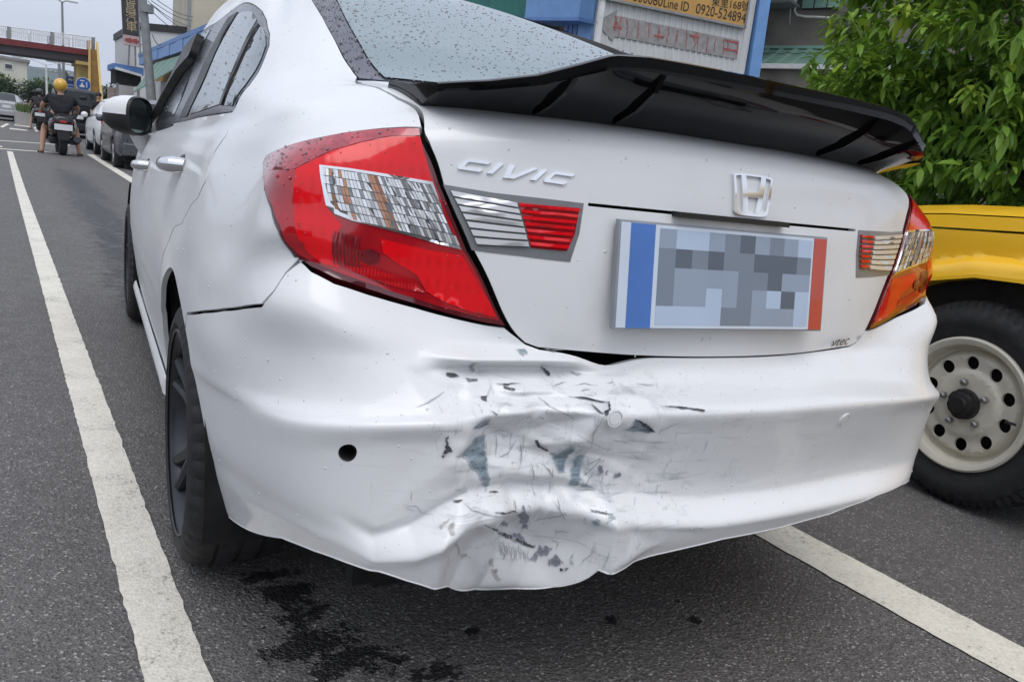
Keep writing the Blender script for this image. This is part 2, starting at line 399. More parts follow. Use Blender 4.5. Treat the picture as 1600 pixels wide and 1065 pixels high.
# ================================================================ materials of the sedan
def paint_mat(name,col,wear=False):
    q=NT(name)
    f=q.noise(2.5,4); base=q.ramp(f,[(.3,tuple(x*.975 for x in col)),(.7,col)])
    # thin road film, more of it in patches low on the body
    film=q.val(q.noise(9,6,.65),.5,.72,0,.22)
    base=q.mix(film,base,tuple(x*.80 for x in (col[0],col[1]*.99,col[2]*.96)))
    if wear:
        at=q.n('Attribute'); at.attribute_name='wear'; wv=at.outputs['Fac']
        st=q.noise(1,5,.7,q.co((10,10,60),rot=(0,.5,0)),.6); st2=q.noise(1,6,.7,q.co((70,40,14),rot=(0,.35,0)),1.2)
        pat=q.noise(13,6,.7,None,1.0)
        k=q.math('MULTIPLY',wv,q.val(st,.56,.70)); k2=q.math('MULTIPLY',wv,q.val(st2,.58,.72)); kp=q.math('MULTIPLY',wv,q.val(pat,.57,.72))
        base=q.mix(q.math('MULTIPLY',k,.6),base,(.28,.31,.34)); base=q.mix(q.math('MULTIPLY',k2,.65),base,(.22,.23,.25)); base=q.mix(q.math('MULTIPLY',kp,.55),base,(.38,.42,.46))
    q.set(Base_Color=base,Roughness=q.val(q.noise(5,4),.3,.7,.38,.5),Coat_Weight=.55,Coat_Roughness=.10)
    vo=q.n('TexVoronoi'); vo.inputs['Scale'].default_value=95; vo.feature='F1'; q.l(q.co(),vo.inputs['Vector'])
    q.bump(q.noise(140,2),.02,.001)
    M[name]=q.m
paint_mat('white_paint',(.80,.812,.818)); paint_mat('bumper_paint',(.80,.812,.818),True)
simple('black_gloss',(.003,.003,.0035),.05,0,0,var=.2,spec=.20)
simple('black_plastic',(.012,.012,.013),.45,var=.2)
simple('void',(.004,.004,.004),.9)
simple('rubber',(.016,.016,.017),.72,var=.35,vscale=18,bump=.25,bscale=220)
simple('gunmetal',(.055,.058,.066),.4,.7,var=.15)
simple('chrome',(.82,.83,.84),.12,1.0,var=.04)
simple('dark_chrome',(.30,.29,.27),.25,1.0)
simple('lens_dark',(.40,.003,.010),.09,0,1.0,var=.25,vscale=14)
simple('lens_top',(.42,.05,.07),.22,0,1.0,var=.3,vscale=40)
simple('plastic_grey',(.20,.21,.22),.3,0,.5)
def lens_mat(name,a,b,sx,sz,coat=1.0,metal=0.,rough=.12,bs=.3):
    q=NT(name); wv=q.n('TexWave'); wv.wave_type='BANDS'; wv.bands_direction='Z'; wv.inputs['Scale'].default_value=sz; wv.inputs['Distortion'].default_value=1.0; q.l(q.co(),wv.inputs['Vector'])
    wx=q.n('TexWave'); wx.bands_direction='X'; wx.inputs['Scale'].default_value=sx; wx.inputs['Distortion'].default_value=.6; q.l(q.co(),wx.inputs['Vector'])
    f=q.math('MULTIPLY',wv.outputs['Fac'],wx.outputs['Fac']); n=q.noise(22,4)
    q.set(Base_Color=q.mix(q.val(n,.35,.65,.0,.75),q.mix(f,a,b),a),Roughness=rough,Metallic=metal,Coat_Weight=coat,Coat_Roughness=.03)
    q.b.inputs['Specular IOR Level'].default_value=.25; q.bump(f,bs,.003); M[name]=q.m
lens_mat('lens_bright',(.80,.004,.010,1),(.66,.003,.008,1),20,9,coat=.6,bs=.12)
lens_mat('lens_mid',(.42,.003,.008,1),(.75,.006,.010,1),60,16,coat=.6,bs=.2)
simple('lens_rim',(.10,.003,.008),.12,0,1.0); simple('lens_shade',(.16,.004,.010),.15,0,.6,var=.4,vscale=30); simple('lamp_base',(.10,.105,.11),.3,.3,.4); simple('lens_grey',(.30,.31,.32),.3,.4,.4); simple('rib_silver',(.78,.79,.80),.3,.35,.5,var=.05); simple('amber_glass',(.50,.25,.15),.2,.3,.6)
def clear_mat():
    q=NT('lens_clear'); vec=q.co((1,1,1))
    b=q.n('TexBrick'); b.inputs['Scale'].default_value=46; b.inputs['Mortar Size'].default_value=.12; b.inputs['Color1'].default_value=(.75,.77,.79,1); b.inputs['Color2'].default_value=(.18,.19,.20,1); b.inputs['Mortar'].default_value=(.03,.03,.035,1)
    b.inputs['Brick Width'].default_value=.42; b.inputs['Row Height'].default_value=.30; b.offset=.35
    mp=q.n('Mapping'); mp.inputs['Rotation'].default_value=(rad(90),0,0); tc=q.n('TexCoord'); q.l(tc.outputs['Object'],mp.inputs[0]); q.l(mp.outputs[0],b.inputs['Vector'])
    n=q.noise(40,4,.6,vec); amber=q.val(q.noise(12,3,.5,q.co((2.6,2.6,.35))),.56,.64,0,.65)
    c=q.mix(amber,b.outputs['Color'],(.45,.16,.06,1)); c=q.mix(q.val(n,.35,.7),c,(.62,.64,.66,1))
    q.set(Base_Color=c,Metallic=.55,Roughness=.16,Coat_Weight=1.0,Coat_Roughness=.02); q.bump(b.outputs['Fac'],.8,.004); M['lens_clear']=q.m
clear_mat()
def glass_mat(name,col,rough,metal,coat=0.):
    q=NT(name); n=q.noise(55,3,.6); d=q.val(n,.55,.7,0,.12)
    q.set(Base_Color=q.mix(d,col,tuple(x*.5 for x in col[:3])+(1,)),Roughness=q.val(q.noise(30,3),.3,.7,rough,rough+.05),Metallic=metal,Coat_Weight=coat,Coat_Roughness=.02,Coat_IOR=1.6)
    q.bump(q.noise(160,3,.6),.05,.001); M[name]=q.m
glass_mat('rear_glass',(.31,.39,.40,1),.04,.92,.5); glass_mat('side_glass',(.19,.23,.245,1),.10,.75); glass_mat('frit_glass',(.15,.15,.185,1),.12,.55); glass_mat('trim_wet',(.10,.10,.115,1),.2,.5)
simple('plate_white',(.62,.70,.80),.35,0,.4,var=.06); simple('plate_blue',(.05,.17,.52),.35,0,.4); simple('plate_red',(.50,.07,.04),.35,0,.4); simple('plate_ink',(.17,.20,.25),.4,0,.3); simple('plate_pale',(.33,.39,.47),.4,0,.3); simple('plate_frame',(.30,.32,.35),.35,.3,.3)
def scuff_mat(name,a,b,sv=(22,22,90),hard=.5):
    q=NT(name); at=q.n('Attribute'); at.attribute_name='wear'; e=at.outputs['Fac']
    st=q.noise(1,6,.72,q.co(sv,rot=(0,.25,0)),.8); n=q.noise(70,5,.7)
    k=q.val(q.math('ADD',q.math('MULTIPLY',e,.9),q.math('ADD',q.math('MULTIPLY',n,.55),q.math('MULTIPLY',st,.55))),.38,.38+hard,0,1)
    col=q.mix(q.val(st,.38,.62),a,b)
    q.set(Base_Color=q.mix(k,(.70,.715,.725,1),col),Roughness=.5,Coat_Weight=.2); M[name]=q.m
scuff_mat('scuff_blue',(.09,.14,.18,1),(.32,.39,.44,1)); scuff_mat('scuff_dark',(.02,.022,.026,1),(.09,.095,.105,1),hard=.25); scuff_mat('scuff_grey',(.17,.18,.225,1),(.30,.31,.35,1),hard=.3); scuff_mat('scuff_brown',(.13,.10,.07,1),(.36,.32,.26,1))
simple('scuff_line',(.42,.43,.45),.6,var=.3)
q=NT('water'); q.set(Base_Color=(.055,.065,.075,1),Roughness=.03,Coat_Weight=1.0); M['water']=q.m  # dark surroundings refracted in the drops are put into their colour
q=NT('water_pale'); q.set(Base_Color=(.66,.69,.71,1),Roughness=.04,Coat_Weight=1.0); q.b.inputs['Specular IOR Level'].default_value=1.0; M['water_pale']=q.m
# ================================================================ the white sedan
UV=json.loads('{"lamp":[[4.686,1.73],[4.644,1.73],[4.586,1.724],[4.497,1.708],[4.396,1.678],[4.282,1.644],[4.167,1.621],[4.165,1.585],[4.273,1.502],[4.36,1.395],[4.406,1.288],[4.413,1.211],[4.426,1.165],[4.462,1.14],[4.521,1.128],[4.602,1.13],[4.71,1.138],[4.792,1.139],[4.881,1.139],[4.928,1.142],[4.867,1.24],[4.807,1.337],[4.768,1.439],[4.735,1.542],[4.714,1.622]],"lamp_top":[[4.687,1.726],[4.646,1.726],[4.588,1.72],[4.499,1.704],[4.4,1.673],[4.288,1.639],[4.184,1.613],[4.184,1.581],[4.281,1.542],[4.397,1.536],[4.424,1.542],[4.457,1.579],[4.501,1.628],[4.559,1.666],[4.622,1.693],[4.696,1.701]],"lamp_bright":[[4.696,1.697],[4.622,1.688],[4.56,1.661],[4.503,1.622],[4.459,1.572],[4.428,1.542],[4.434,1.459],[4.445,1.357],[4.455,1.252],[4.462,1.19],[4.492,1.158],[4.531,1.158],[4.524,1.216],[4.545,1.343],[4.518,1.393],[4.502,1.469],[4.49,1.55],[4.543,1.552],[4.613,1.545],[4.717,1.546],[4.706,1.621]],"lamp_clear":[[4.494,1.552],[4.557,1.55],[4.622,1.544],[4.717,1.535],[4.745,1.45],[4.766,1.392],[4.792,1.345],[4.713,1.352],[4.641,1.363],[4.574,1.377],[4.54,1.394],[4.521,1.425],[4.511,1.47]],"lamp_clear_split":[[4.622,1.544],[4.644,1.362]],"lamp_mid":[[4.585,1.212],[4.625,1.2],[4.705,1.202],[4.731,1.181],[4.679,1.169],[4.606,1.16],[4.531,1.167],[4.538,1.223]],"lamp_low":[[4.62,1.316],[4.666,1.313],[4.725,1.313],[4.797,1.318],[4.833,1.262],[4.881,1.204],[4.905,1.166],[4.845,1.163],[4.776,1.171],[4.73,1.184],[4.702,1.223],[4.65,1.246],[4.626,1.268]],"lamp_spot":[[4.584,1.257],[4.604,1.27],[4.622,1.262],[4.619,1.23],[4.595,1.209],[4.582,1.224]],"lamp_ribs":[[[4.533,1.313],[4.537,1.313],[4.522,1.166],[4.518,1.168]],[[4.54,1.312],[4.543,1.312],[4.531,1.169],[4.526,1.171]],[[4.547,1.311],[4.55,1.311],[4.539,1.171],[4.535,1.173]],[[4.553,1.31],[4.557,1.31],[4.547,1.174],[4.543,1.176]],[[4.56,1.31],[4.563,1.309],[4.555,1.176],[4.551,1.178]],[[4.567,1.309],[4.57,1.308],[4.563,1.179],[4.559,1.181]],[[4.573,1.308],[4.576,1.307],[4.571,1.182],[4.567,1.184]],[[4.58,1.307],[4.583,1.306],[4.579,1.185],[4.575,1.187]]],"lamp_cbl":[[4.518,1.374]],"lid_left":[[4.599,2.06],[4.611,1.961],[4.643,1.888],[4.655,1.844],[4.677,1.778],[4.718,1.687],[4.748,1.538],[4.828,1.34],[4.885,1.242],[4.958,1.118]],"q_lid":[[4.586,2.065],[4.596,1.94],[4.627,1.87],[4.643,1.831],[4.668,1.771],[4.691,1.732]],"lid_bot":[[4.983,1.094],[5.03,1.049],[5.117,1.046]],"seam":[[3.698,0.93],[3.757,0.956],[3.964,1.003],[4.112,1.028],[4.236,1.037],[4.326,1.041],[4.365,1.077],[4.391,1.117],[4.418,1.155]],"lidlamp":[[4.745,1.541],[4.869,1.531],[4.986,1.529],[5.098,1.526],[5.093,1.432],[5.076,1.351],[4.939,1.347],[4.822,1.339],[4.78,1.442]],"lidlamp_clear":[[4.761,1.527],[4.841,1.519],[4.925,1.509],[4.966,1.375],[4.89,1.365],[4.835,1.357],[4.794,1.444]],"lidlamp_red":[[4.93,1.508],[5.016,1.508],[5.087,1.51],[5.081,1.431],[5.064,1.379],[5.014,1.377],[4.971,1.375]],"glass_left":[[4.552,3.008],[4.616,2.779],[4.641,2.612],[4.661,2.474],[4.676,2.396],[4.676,2.331]],"glass_bot":[[4.768,2.326],[4.846,2.328],[4.928,2.325],[5.006,2.323]],"frit_in":[[4.764,2.965],[4.757,2.775],[4.759,2.594],[4.766,2.464],[4.766,2.369]],"win_bot":[[3.609,1.965],[3.462,1.974],[2.908,2.002],[2.151,2.004]],"win_rear":[[3.24,2.955],[3.482,2.857],[3.764,2.665],[3.838,2.538],[3.815,2.414],[3.774,2.149],[3.634,1.983]],"win_top":[[2.826,3.042]],"bar":[[3.392,2.014],[3.425,2.809]],"bar2":[[3.312,2.024],[3.307,2.805]],"bl":[[2.344,2.03],[2.617,2.022]],"gap_door":[[3.584,1.951],[3.725,1.748],[3.69,1.651],[3.707,1.581],[3.738,1.507],[3.69,1.443],[3.585,1.412]],"text":[[4.776,1.595],[5.051,1.575]],"texth":[[4.781,1.625]],"emb":[[5.545,1.61],[5.685,1.602],[5.612,1.629]],"plate":[[5.175,1.482],[5.906,1.508],[5.971,1.191],[5.209,1.188]],"sens":[[4.555,0.61],[5.151,0.697],[5.974,0.629]],"spoil_base":[[4.639,1.992],[4.675,1.858],[4.822,1.857],[5.008,1.887],[5.541,2.182],[6.126,2.307],[6.294,2.055],[6.402,1.864]],"slot":[[5.098,1.527],[6.004,1.524]],"vtec":[[6.04,1.099],[6.149,1.104]],"bump_bot":[[4.174,0.216],[4.291,0.194],[4.418,0.172],[4.537,0.181],[4.634,0.194],[4.717,0.166],[4.829,0.132],[4.971,0.046],[5.053,0.082],[5.113,0.109],[5.158,0.142],[5.173,0.155],[5.312,0.133],[5.566,0.172],[5.79,0.177],[6.017,0.196],[6.232,0.27],[6.403,0.274]],"crack":[[5.106,1.023],[5.261,0.971]],"scuff_blue":[[[4.811,0.574],[4.833,0.591],[4.839,0.618],[4.875,0.611],[4.874,0.557],[4.886,0.472],[4.9,0.413],[4.888,0.378],[4.879,0.437],[4.854,0.482],[4.837,0.506],[4.823,0.541],[4.79,0.576]],[[5.04,0.533],[5.061,0.519],[5.069,0.571],[5.072,0.6],[5.089,0.546],[5.084,0.489],[5.076,0.453],[5.062,0.45],[5.053,0.478]],[[5.104,0.504],[5.119,0.535],[5.125,0.512],[5.122,0.461],[5.119,0.395],[5.094,0.38],[5.095,0.457]],[[5.19,0.64],[5.204,0.658],[5.207,0.688],[5.242,0.66],[5.282,0.63],[5.266,0.622],[5.234,0.631]],[[4.822,0.672],[4.844,0.684],[4.867,0.685],[4.877,0.652],[4.855,0.647],[4.82,0.659]],[[5.113,0.42],[5.141,0.404],[5.164,0.386],[5.127,0.378]],[[4.959,1.041],[4.981,1.049],[4.981,1.025],[4.961,1.018]],[[4.848,0.953],[4.851,0.972],[4.862,0.907],[4.851,0.903]],[[5.105,0.913],[5.129,0.908],[5.119,0.898],[5.105,0.902]],[[5.134,0.269],[5.147,0.284],[5.153,0.261],[5.147,0.231]],[[5.17,0.305],[5.184,0.308],[5.171,0.287],[5.16,0.275]],[[5.125,0.159],[5.134,0.164],[5.132,0.154],[5.126,0.15]]],"scuff_dark":[[[4.787,0.905],[4.808,0.9],[4.818,0.894],[4.802,0.891],[4.788,0.896]],[[4.833,0.887],[4.856,0.884],[4.858,0.88],[4.835,0.88]],[[4.856,0.816],[4.872,0.819],[4.866,0.792],[4.856,0.799]],[[4.758,0.643],[4.764,0.65],[4.767,0.612],[4.779,0.59],[4.768,0.589],[4.76,0.575],[4.757,0.578],[4.763,0.6]],[[4.995,0.588],[5.001,0.588],[5.011,0.57],[5.036,0.54],[5.03,0.535],[5.005,0.561]],[[5.204,0.692],[5.218,0.687],[5.266,0.647],[5.282,0.63],[5.267,0.632],[5.235,0.66]],[[5.124,0.738],[5.139,0.743],[5.14,0.727],[5.122,0.713]],[[5.148,0.783],[5.152,0.78],[5.142,0.734],[5.136,0.736]],[[5.059,0.804],[5.1,0.808],[5.125,0.793],[5.151,0.78],[5.126,0.783],[5.094,0.796]],[[5.102,0.772],[5.116,0.738],[5.123,0.723],[5.112,0.727]],[[4.893,0.32],[4.962,0.292],[4.963,0.286],[4.896,0.315]],[[4.895,0.377],[4.92,0.365],[4.918,0.362],[4.895,0.372]],[[5.283,0.753],[5.343,0.746],[5.41,0.724],[5.409,0.715],[5.333,0.739]],[[4.935,0.205],[4.995,0.181],[5.056,0.164],[5.053,0.161],[4.987,0.179],[4.947,0.193]],[[4.863,0.301],[4.924,0.222],[4.919,0.221],[4.871,0.287]],[[4.803,0.415],[4.828,0.382],[4.821,0.384],[4.807,0.399]],[[5.096,1.061],[5.03,1.05],[5.054,1.042]],[[4.897,0.87],[4.927,0.869],[4.96,0.87],[4.92,0.864]],[[4.913,0.861],[4.937,0.851],[4.933,0.845],[4.914,0.854]],[[4.862,0.743],[4.881,0.716],[4.878,0.712]],[[4.983,0.689],[5.002,0.676],[4.999,0.673]],[[5.027,0.955],[5.048,0.898],[5.039,0.889],[5.029,0.934]],[[5.109,0.142],[5.126,0.147],[5.122,0.141],[5.111,0.137]],[[5.134,0.306],[5.183,0.308],[5.175,0.303],[5.135,0.302]]],"scuff_grey":[[[5.159,0.49],[5.171,0.493],[5.179,0.465],[5.168,0.463],[5.159,0.478]],[[5.184,0.47],[5.195,0.475],[5.193,0.458]],[[5.21,0.469],[5.228,0.473],[5.227,0.456],[5.207,0.455]],[[4.966,0.272],[4.98,0.279],[4.978,0.307],[4.984,0.288],[4.996,0.263],[5.022,0.195],[5.009,0.196]],[[5.054,0.157],[5.075,0.169],[5.088,0.168],[5.087,0.159],[5.07,0.154],[5.06,0.144],[5.045,0.144]],[[5.083,0.15],[5.099,0.157],[5.111,0.154],[5.117,0.151],[5.101,0.144],[5.087,0.143]],[[4.919,0.261],[4.968,0.209],[4.969,0.202],[4.94,0.218]],[[4.979,0.189],[5.008,0.185],[5.043,0.168],[5.059,0.163],[5.036,0.166],[5.003,0.178]]],"scuff_brown":[[[4.784,0.349],[4.796,0.35],[4.797,0.339],[4.788,0.321],[4.78,0.327]],[[4.946,0.141],[4.959,0.141],[4.965,0.125],[4.976,0.118],[4.968,0.111],[4.956,0.125]],[[4.924,0.162],[4.944,0.156],[4.951,0.145],[4.942,0.146]],[[4.793,0.298],[4.826,0.205],[4.847,0.179],[4.833,0.189],[4.798,0.262]],[[4.846,0.182],[4.876,0.172],[4.857,0.174]],[[4.766,0.358],[4.79,0.361],[4.783,0.356],[4.767,0.351]]],"scuff_thin":[[[4.685,0.506],[4.715,0.493],[4.763,0.398]],[[4.688,0.503],[4.72,0.476]],[[5.002,0.755],[5.037,0.712],[5.078,0.673]],[[4.992,0.801],[5.016,0.733]],[[5.285,0.63],[5.317,0.651],[5.343,0.667]],[[4.905,0.611],[4.909,0.565],[4.904,0.515]],[[4.966,0.583],[4.972,0.524],[4.963,0.474]],[[4.91,0.513],[4.939,0.528],[4.958,0.581]],[[4.993,0.486],[5.005,0.42]],[[5.022,0.484],[5.05,0.439]],[[5.119,0.716],[5.107,0.632],[5.123,0.536]],[[5.076,0.625],[5.131,0.586],[5.184,0.559]],[[5.241,0.547],[5.269,0.527],[5.308,0.529]],[[5.169,0.604],[5.202,0.596],[5.245,0.579]],[[4.826,0.373],[4.84,0.341],[4.895,0.307],[4.966,0.272]],[[5.066,0.32],[5.069,0.282]],[[4.958,0.324],[4.96,0.293]],[[5.054,0.319],[5.092,0.228]],[[5.026,0.213],[5.06,0.248],[5.1,0.28]],[[5.075,0.181],[5.101,0.175],[5.098,0.164]],[[5.115,0.361],[5.164,0.375]],[[5.092,0.855],[5.12,0.869],[5.143,0.859]],[[5.177,0.869],[5.2,0.875]],[[5.258,0.868],[5.309,0.856]],[[5.095,0.836],[5.123,0.847]],[[4.7,0.79],[4.777,0.844]],[[5.04,0.853],[5.079,0.868]],[[5.16,0.191],[5.157,0.169],[5.143,0.152]],[[5.077,0.197],[5.111,0.197]],[[4.699,0.528],[4.704,0.508]],[[4.955,0.181],[4.96,0.171],[4.966,0.158]],[[4.963,0.178],[4.966,0.168],[4.974,0.153]],[[4.967,0.18],[4.97,0.171],[4.975,0.154]],[[4.975,0.175],[4.978,0.167],[4.983,0.157]],[[4.98,0.177],[4.983,0.168],[4.993,0.151]],[[4.987,0.172],[4.99,0.163],[4.993,0.149]],[[4.993,0.172],[4.996,0.164],[5.003,0.154]],[[5.001,0.169],[5.004,0.16],[5.008,0.147]],[[5.009,0.169],[5.011,0.161],[5.018,0.151]],[[5.016,0.166],[5.019,0.157],[5.02,0.148]],[[5.024,0.163],[5.026,0.155],[5.032,0.147]],[[5.03,0.161],[5.033,0.152],[5.034,0.142]],[[5.037,0.159],[5.04,0.15],[5.043,0.144]],[[4.973,0.173],[4.976,0.164],[4.974,0.154]],[[4.997,0.164],[5.0,0.155],[4.995,0.15]],[[5.131,0.471],[5.135,0.449],[5.165,0.519]],[[5.131,0.514],[5.136,0.488],[5.18,0.546]],[[5.125,0.434],[5.13,0.39],[5.161,0.488]],[[4.797,0.472],[4.835,0.444]]]}')
UM=UMAX
def mir(L): return [(UM-a,b) for a,b in L][::-1]
sedan=thing('sedan','white sedan with a crushed, scraped rear bumper and a black boot spoiler','car')
def panel(name,loops,mat,parent=sedan,step=.03,off=0.,skirt=.012,extra=None,wear=None,label=None,kind=None,edge=None):
    if not isinstance(loops[0][0],(list,tuple,np.ndarray)): loops=[loops]
    vv,F,be=fill([np.asarray(l,float) for l in loops],step,extra)
    vv[:,0]=np.clip(vv[:,0],0,UMAX); vv[:,1]=np.clip(vv[:,1],0,VMAX)
    a,b,c=vv[F[:,0]],vv[F[:,1]],vv[F[:,2]]
    ar=(b[:,0]-a[:,0])*(c[:,1]-a[:,1])-(b[:,1]-a[:,1])*(c[:,0]-a[:,0]); F[ar<0]=F[ar<0][:,::-1]
    N=nrm(vv[:,0],vv[:,1]); P=S(vv[:,0],vv[:,1])+N*off
    V=P.tolist(); T=F.tolist()
    if skirt:
        ids=sorted({i for e in be for i in e}); k={i:len(V)+2*j for j,i in enumerate(ids)}
        for i in ids: V.append(P[i].tolist()); V.append((P[i]-N[i]*skirt).tolist())
        for i,j in be: T.append((k[i],k[i]+1,k[j]+1,k[j]))
    me=bpy.data.meshes.new(name); me.from_pydata(V,[],T); me.shade_smooth(); me.materials.append(M[mat] if isinstance(mat,str) else mat)
    if wear is not None:
        at=me.attributes.new('wear','FLOAT','POINT'); at.data.foreach_set('value',np.asarray(wear(np.array(V)),np.float32))
    if edge:
        Bd=dense(loops[0],.003); dd=np.array([np.sqrt(((Bd-q_)**2).sum(1).min()) for q_ in vv]); dd=np.minimum(1,dd/edge); dd=np.concatenate([dd,np.zeros(len(V)-len(vv))])
        at=me.attributes.new('wear','FLOAT','POINT'); at.data.foreach_set('value',dd.astype(np.float32))
    o=link(name,me,parent)
    if label: o['label']=label
    if kind: o['kind']=kind
    return o
def uvYZ(Y,z,q0=(3.2,1.2)):          # left flank: (Y,z) -> (u,v)
    q=np.array(q0,float)
    for _ in range(40):
        p=S0(q[0],q[1])[0]; e=1e-4; a=(S0(q[0]+e,q[1])[0]-p)/e; b=(S0(q[0],q[1]+e)[0]-p)/e
        J=np.array([[a[1],b[1]],[a[2],b[2]]]); f=np.array([Y-p[1],z-p[2]])
        if abs(f).max()<2e-5: break
        q=q+np.clip(np.linalg.solve(J+1e-9*np.eye(2),f),-.15,.15); q=np.clip(q,[0,-.3],[UM/2,VMAX])
    return tuple(q)
def arch(Yc,a0,a1,R,n,zc=.318):
    return [uvYZ(Yc+R*math.cos(t),zc+R*math.sin(t),(3.4 if Yc<2 else .7,.6)) for t in np.linspace(rad(a0),rad(a1),n)]
lamp=UV['lamp']; seam=UV['seam']
# --- bumper
arc_r=[(u,max(v,0)) for u,v in arch(.96,187,122,.388,14)] if False else None
def arcY(a): return uvYZ(.96-.388*math.cos(rad(a)),.318+.388*math.sin(rad(a)),(3.75,.5))
AR=[arcY(a) for a in np.linspace(-6,52,14)]        # rear half, from the bumper's foot up to the seam
AR=[(u,max(v,.0)) for u,v in AR]
BB=[tuple(x) for x in UV['bump_bot']]
botL=[(AR[0][0]+.05,0.004)]
botAll=[AR[0]]+BB[1:]+mir([AR[0]]+BB[1:3])
lampb=[p for p in lamp[12:20]]                      # lamp underside, outer end -> inner tip
lampb=[(u,v-.012) for u,v in lampb]
lid_bot=[(4.962,1.096),(4.985,1.066),(5.02,1.046),(5.10,1.044),(5.25,1.044),(5.4,1.046),(UM/2,1.047)]
left_edge=AR+[seam[i] for i in range(1,8)]+[(4.444,1.158)]+lampb+lid_bot
bump=left_edge+mir(left_edge)[1:]+botAll[1:-1][::-1]
def wearf(V):
    X,Y,z=V[:,0],V[:,1],V[:,2]
    return _tz(X,-.62,-.50,-.25,.05)*_tz(z,.32,.40,.66,.72)*(1-.0*X)+.35*_tz(X,-.75,-.6,.1,.5)*_tz(z,.45,.5,.62,.66)
gx,gy=np.meshgrid(np.arange(4.5,5.45,.0068),np.arange(.012,1.03,.0068)); ex=np.stack([gx,gy],-1).reshape(-1,2)
for va,vb in ((VK[6]+.06,VK[9]),(VK[3],VK[5]+.04)):
    gx,gy=np.meshgrid(np.arange(4.0,UM-4.0,.022),np.arange(va,vb,.0075)); gg=np.stack([gx,gy],-1).reshape(-1,2); gg=gg[(gg[:,0]<4.49)|(gg[:,0]>5.46)]; ex=np.concatenate([ex,gg])
hole=[(UV['sens'][0][0]+.021*math.cos(t),UV['sens'][0][1]+.024*math.sin(t)) for t in np.linspace(0,2*math.pi,17)[:-1]]
bumper=panel('bumper',[bump,hole],'bumper_paint',step=.022,skirt=.014,extra=ex,wear=wearf,label='dented white rear bumper with scraped paint and torn lower lip')
# folded-in flange along the bottom of the bumper
FL=MB(); bl_=np.array(botAll); bl_=np.concatenate([bl_[i]+(bl_[i+1]-bl_[i])*np.linspace(0,1,10)[:-1,None] for i in range(len(bl_)-1)]); us,vs_=bl_[:,0],bl_[:,1]
E0=S(us,vs_); N0_=nrm(us,np.full(len(us),.3)); N0_[:,2]=0; N0_/=np.linalg.norm(N0_,axis=1)[:,None]
FL.grid([E0-N0_*.001,E0+N0_*.0006-[0,0,.002],E0-N0_*.001-[0,0,.004],E0-N0_*.010-[0,0,.005],E0-N0_*.10+[0,0,.012]])
part('bumper_flange',FL,M['bumper_paint'],bumper,recalc=False)
# parking sensors, and the socket of the missing one
for i,(su,sv) in enumerate(UV['sens']):
    c=S(su,sv)[0]; n=nrm(su,sv)[0]; n_=Vector(n); a=n_.cross(Vector((0,0,1))).normalized(); b=a.cross(n_)
    def ring(r,d,k=20): return [Vector(c)+n_*d+(a*math.cos(t)+b*math.sin(t))*r for t in np.linspace(0,2*math.pi,k+1)]
    m=MB()
    if i==0:
        m.grid([ring(.0132,.001),ring(.0128,-.004),ring(.0120,-.03),ring(.0001,-.031)]); part('sensor_socket',m,M['void'],bumper,recalc=False)
    else:
        m.grid([ring(.0155,-.002),ring(.0150,.0025),ring(.0125,.003),ring(.0120,.0008),ring(.0110,.001),ring(.0105,.0032),ring(.0001,.0036)]); part('sensor',m,M['bumper_paint'],bumper,recalc=False)
# scrapes: paint torn off or smeared on, thin films that follow the dented skin
def scuff(kind,mat,name,off):
    for L_ in UV['scuff_'+kind]:
        if len(L_)<3: continue
        d=dense(L_,.008); d=d+RNG.normal(0,.0020 if kind!='dark' else .0009,d.shape)
        try: panel(name,d,mat,bumper,step=.006,off=off,skirt=.0,edge=.014 if kind!='dark' else .008)
        except Exception as e: print('scuff',e)
scuff('blue','scuff_blue','paint_scrape',.0012); scuff('grey','scuff_grey','paint_scrape',.0016); scuff('brown','scuff_brown','dirt_smear',.0018); scuff('dark','scuff_dark','paint_crack',.0022)
m=MB()
for L_ in UV['scuff_thin']:
    d=np.array(L_); d=np.concatenate([d[i]+(d[i+1]-d[i])*np.linspace(0,1,9)[:,None] for i in range(len(d)-1)]); d=d+RNG.normal(0,.0008,d.shape)
    P=S(d[:,0],d[:,1]); N=nrm(d[:,0],d[:,1]); T=np.gradient(P,axis=0); B=np.cross(N,T); B/=np.linalg.norm(B,axis=1)[:,None]+1e-9
    w_=.0008*np.sin(np.linspace(.15,3.0,len(d)))[:,None]*RNG.uniform(.6,1.4,(len(d),1))
    m.grid([P+N*.0018+B*w_,P+N*.0018-B*w_],flip=False)
o=part('scratches',m,M['scuff_line'],bumper,recalc=False); o['kind']='stuff'
# --- body sides
VR=VK[25]
glassL=UV['glass_left'][::-1]            # lower corner -> up
gtop=(4.53,VK[25]-.02)
winb=UV['win_bot']; winr=UV['win_rear']
Wtop=[uvYZ(1.62,1.395,(2.7,3.0)),uvYZ(2.0,1.402,(2.2,3.0)),uvYZ(2.3,1.38,(1.9,3.0)),uvYZ(2.52,1.345,(1.5,2.9)),uvYZ(2.72,1.255,(1.3,2.6)),uvYZ(3.0,1.08,(1.1,2.2)),uvYZ(3.14,.992,(1.0,1.9))]
Wbot=[uvYZ(2.75,1.003,(1.4,1.9))]
door_gap=UV['gap_door']
AF=[arcY(a) for a in np.linspace(54,189,26)]       # arch, over the top to the front foot
lampo=[(u-.014,v+.004) for u,v in lamp[1:13]]
qd=[arcY(53)]+[(u-.002,v+(.010 if i_<5 else .004)) for i_,(u,v) in enumerate(seam[1:8])]+[(4.436,1.168)]+[(u-.012,v-.004) for u,v in lamp[7:13]][::-1]+[(u,v+.012) for u,v in lamp[0:7]][::-1]
qd+=UV['q_lid'][::-1]+[(4.575,2.20)]+[(u-.010,v) for u,v in glassL]+[gtop,(.3+1.2,VK[25]-.02),(1.0,VK[25]-.25)]
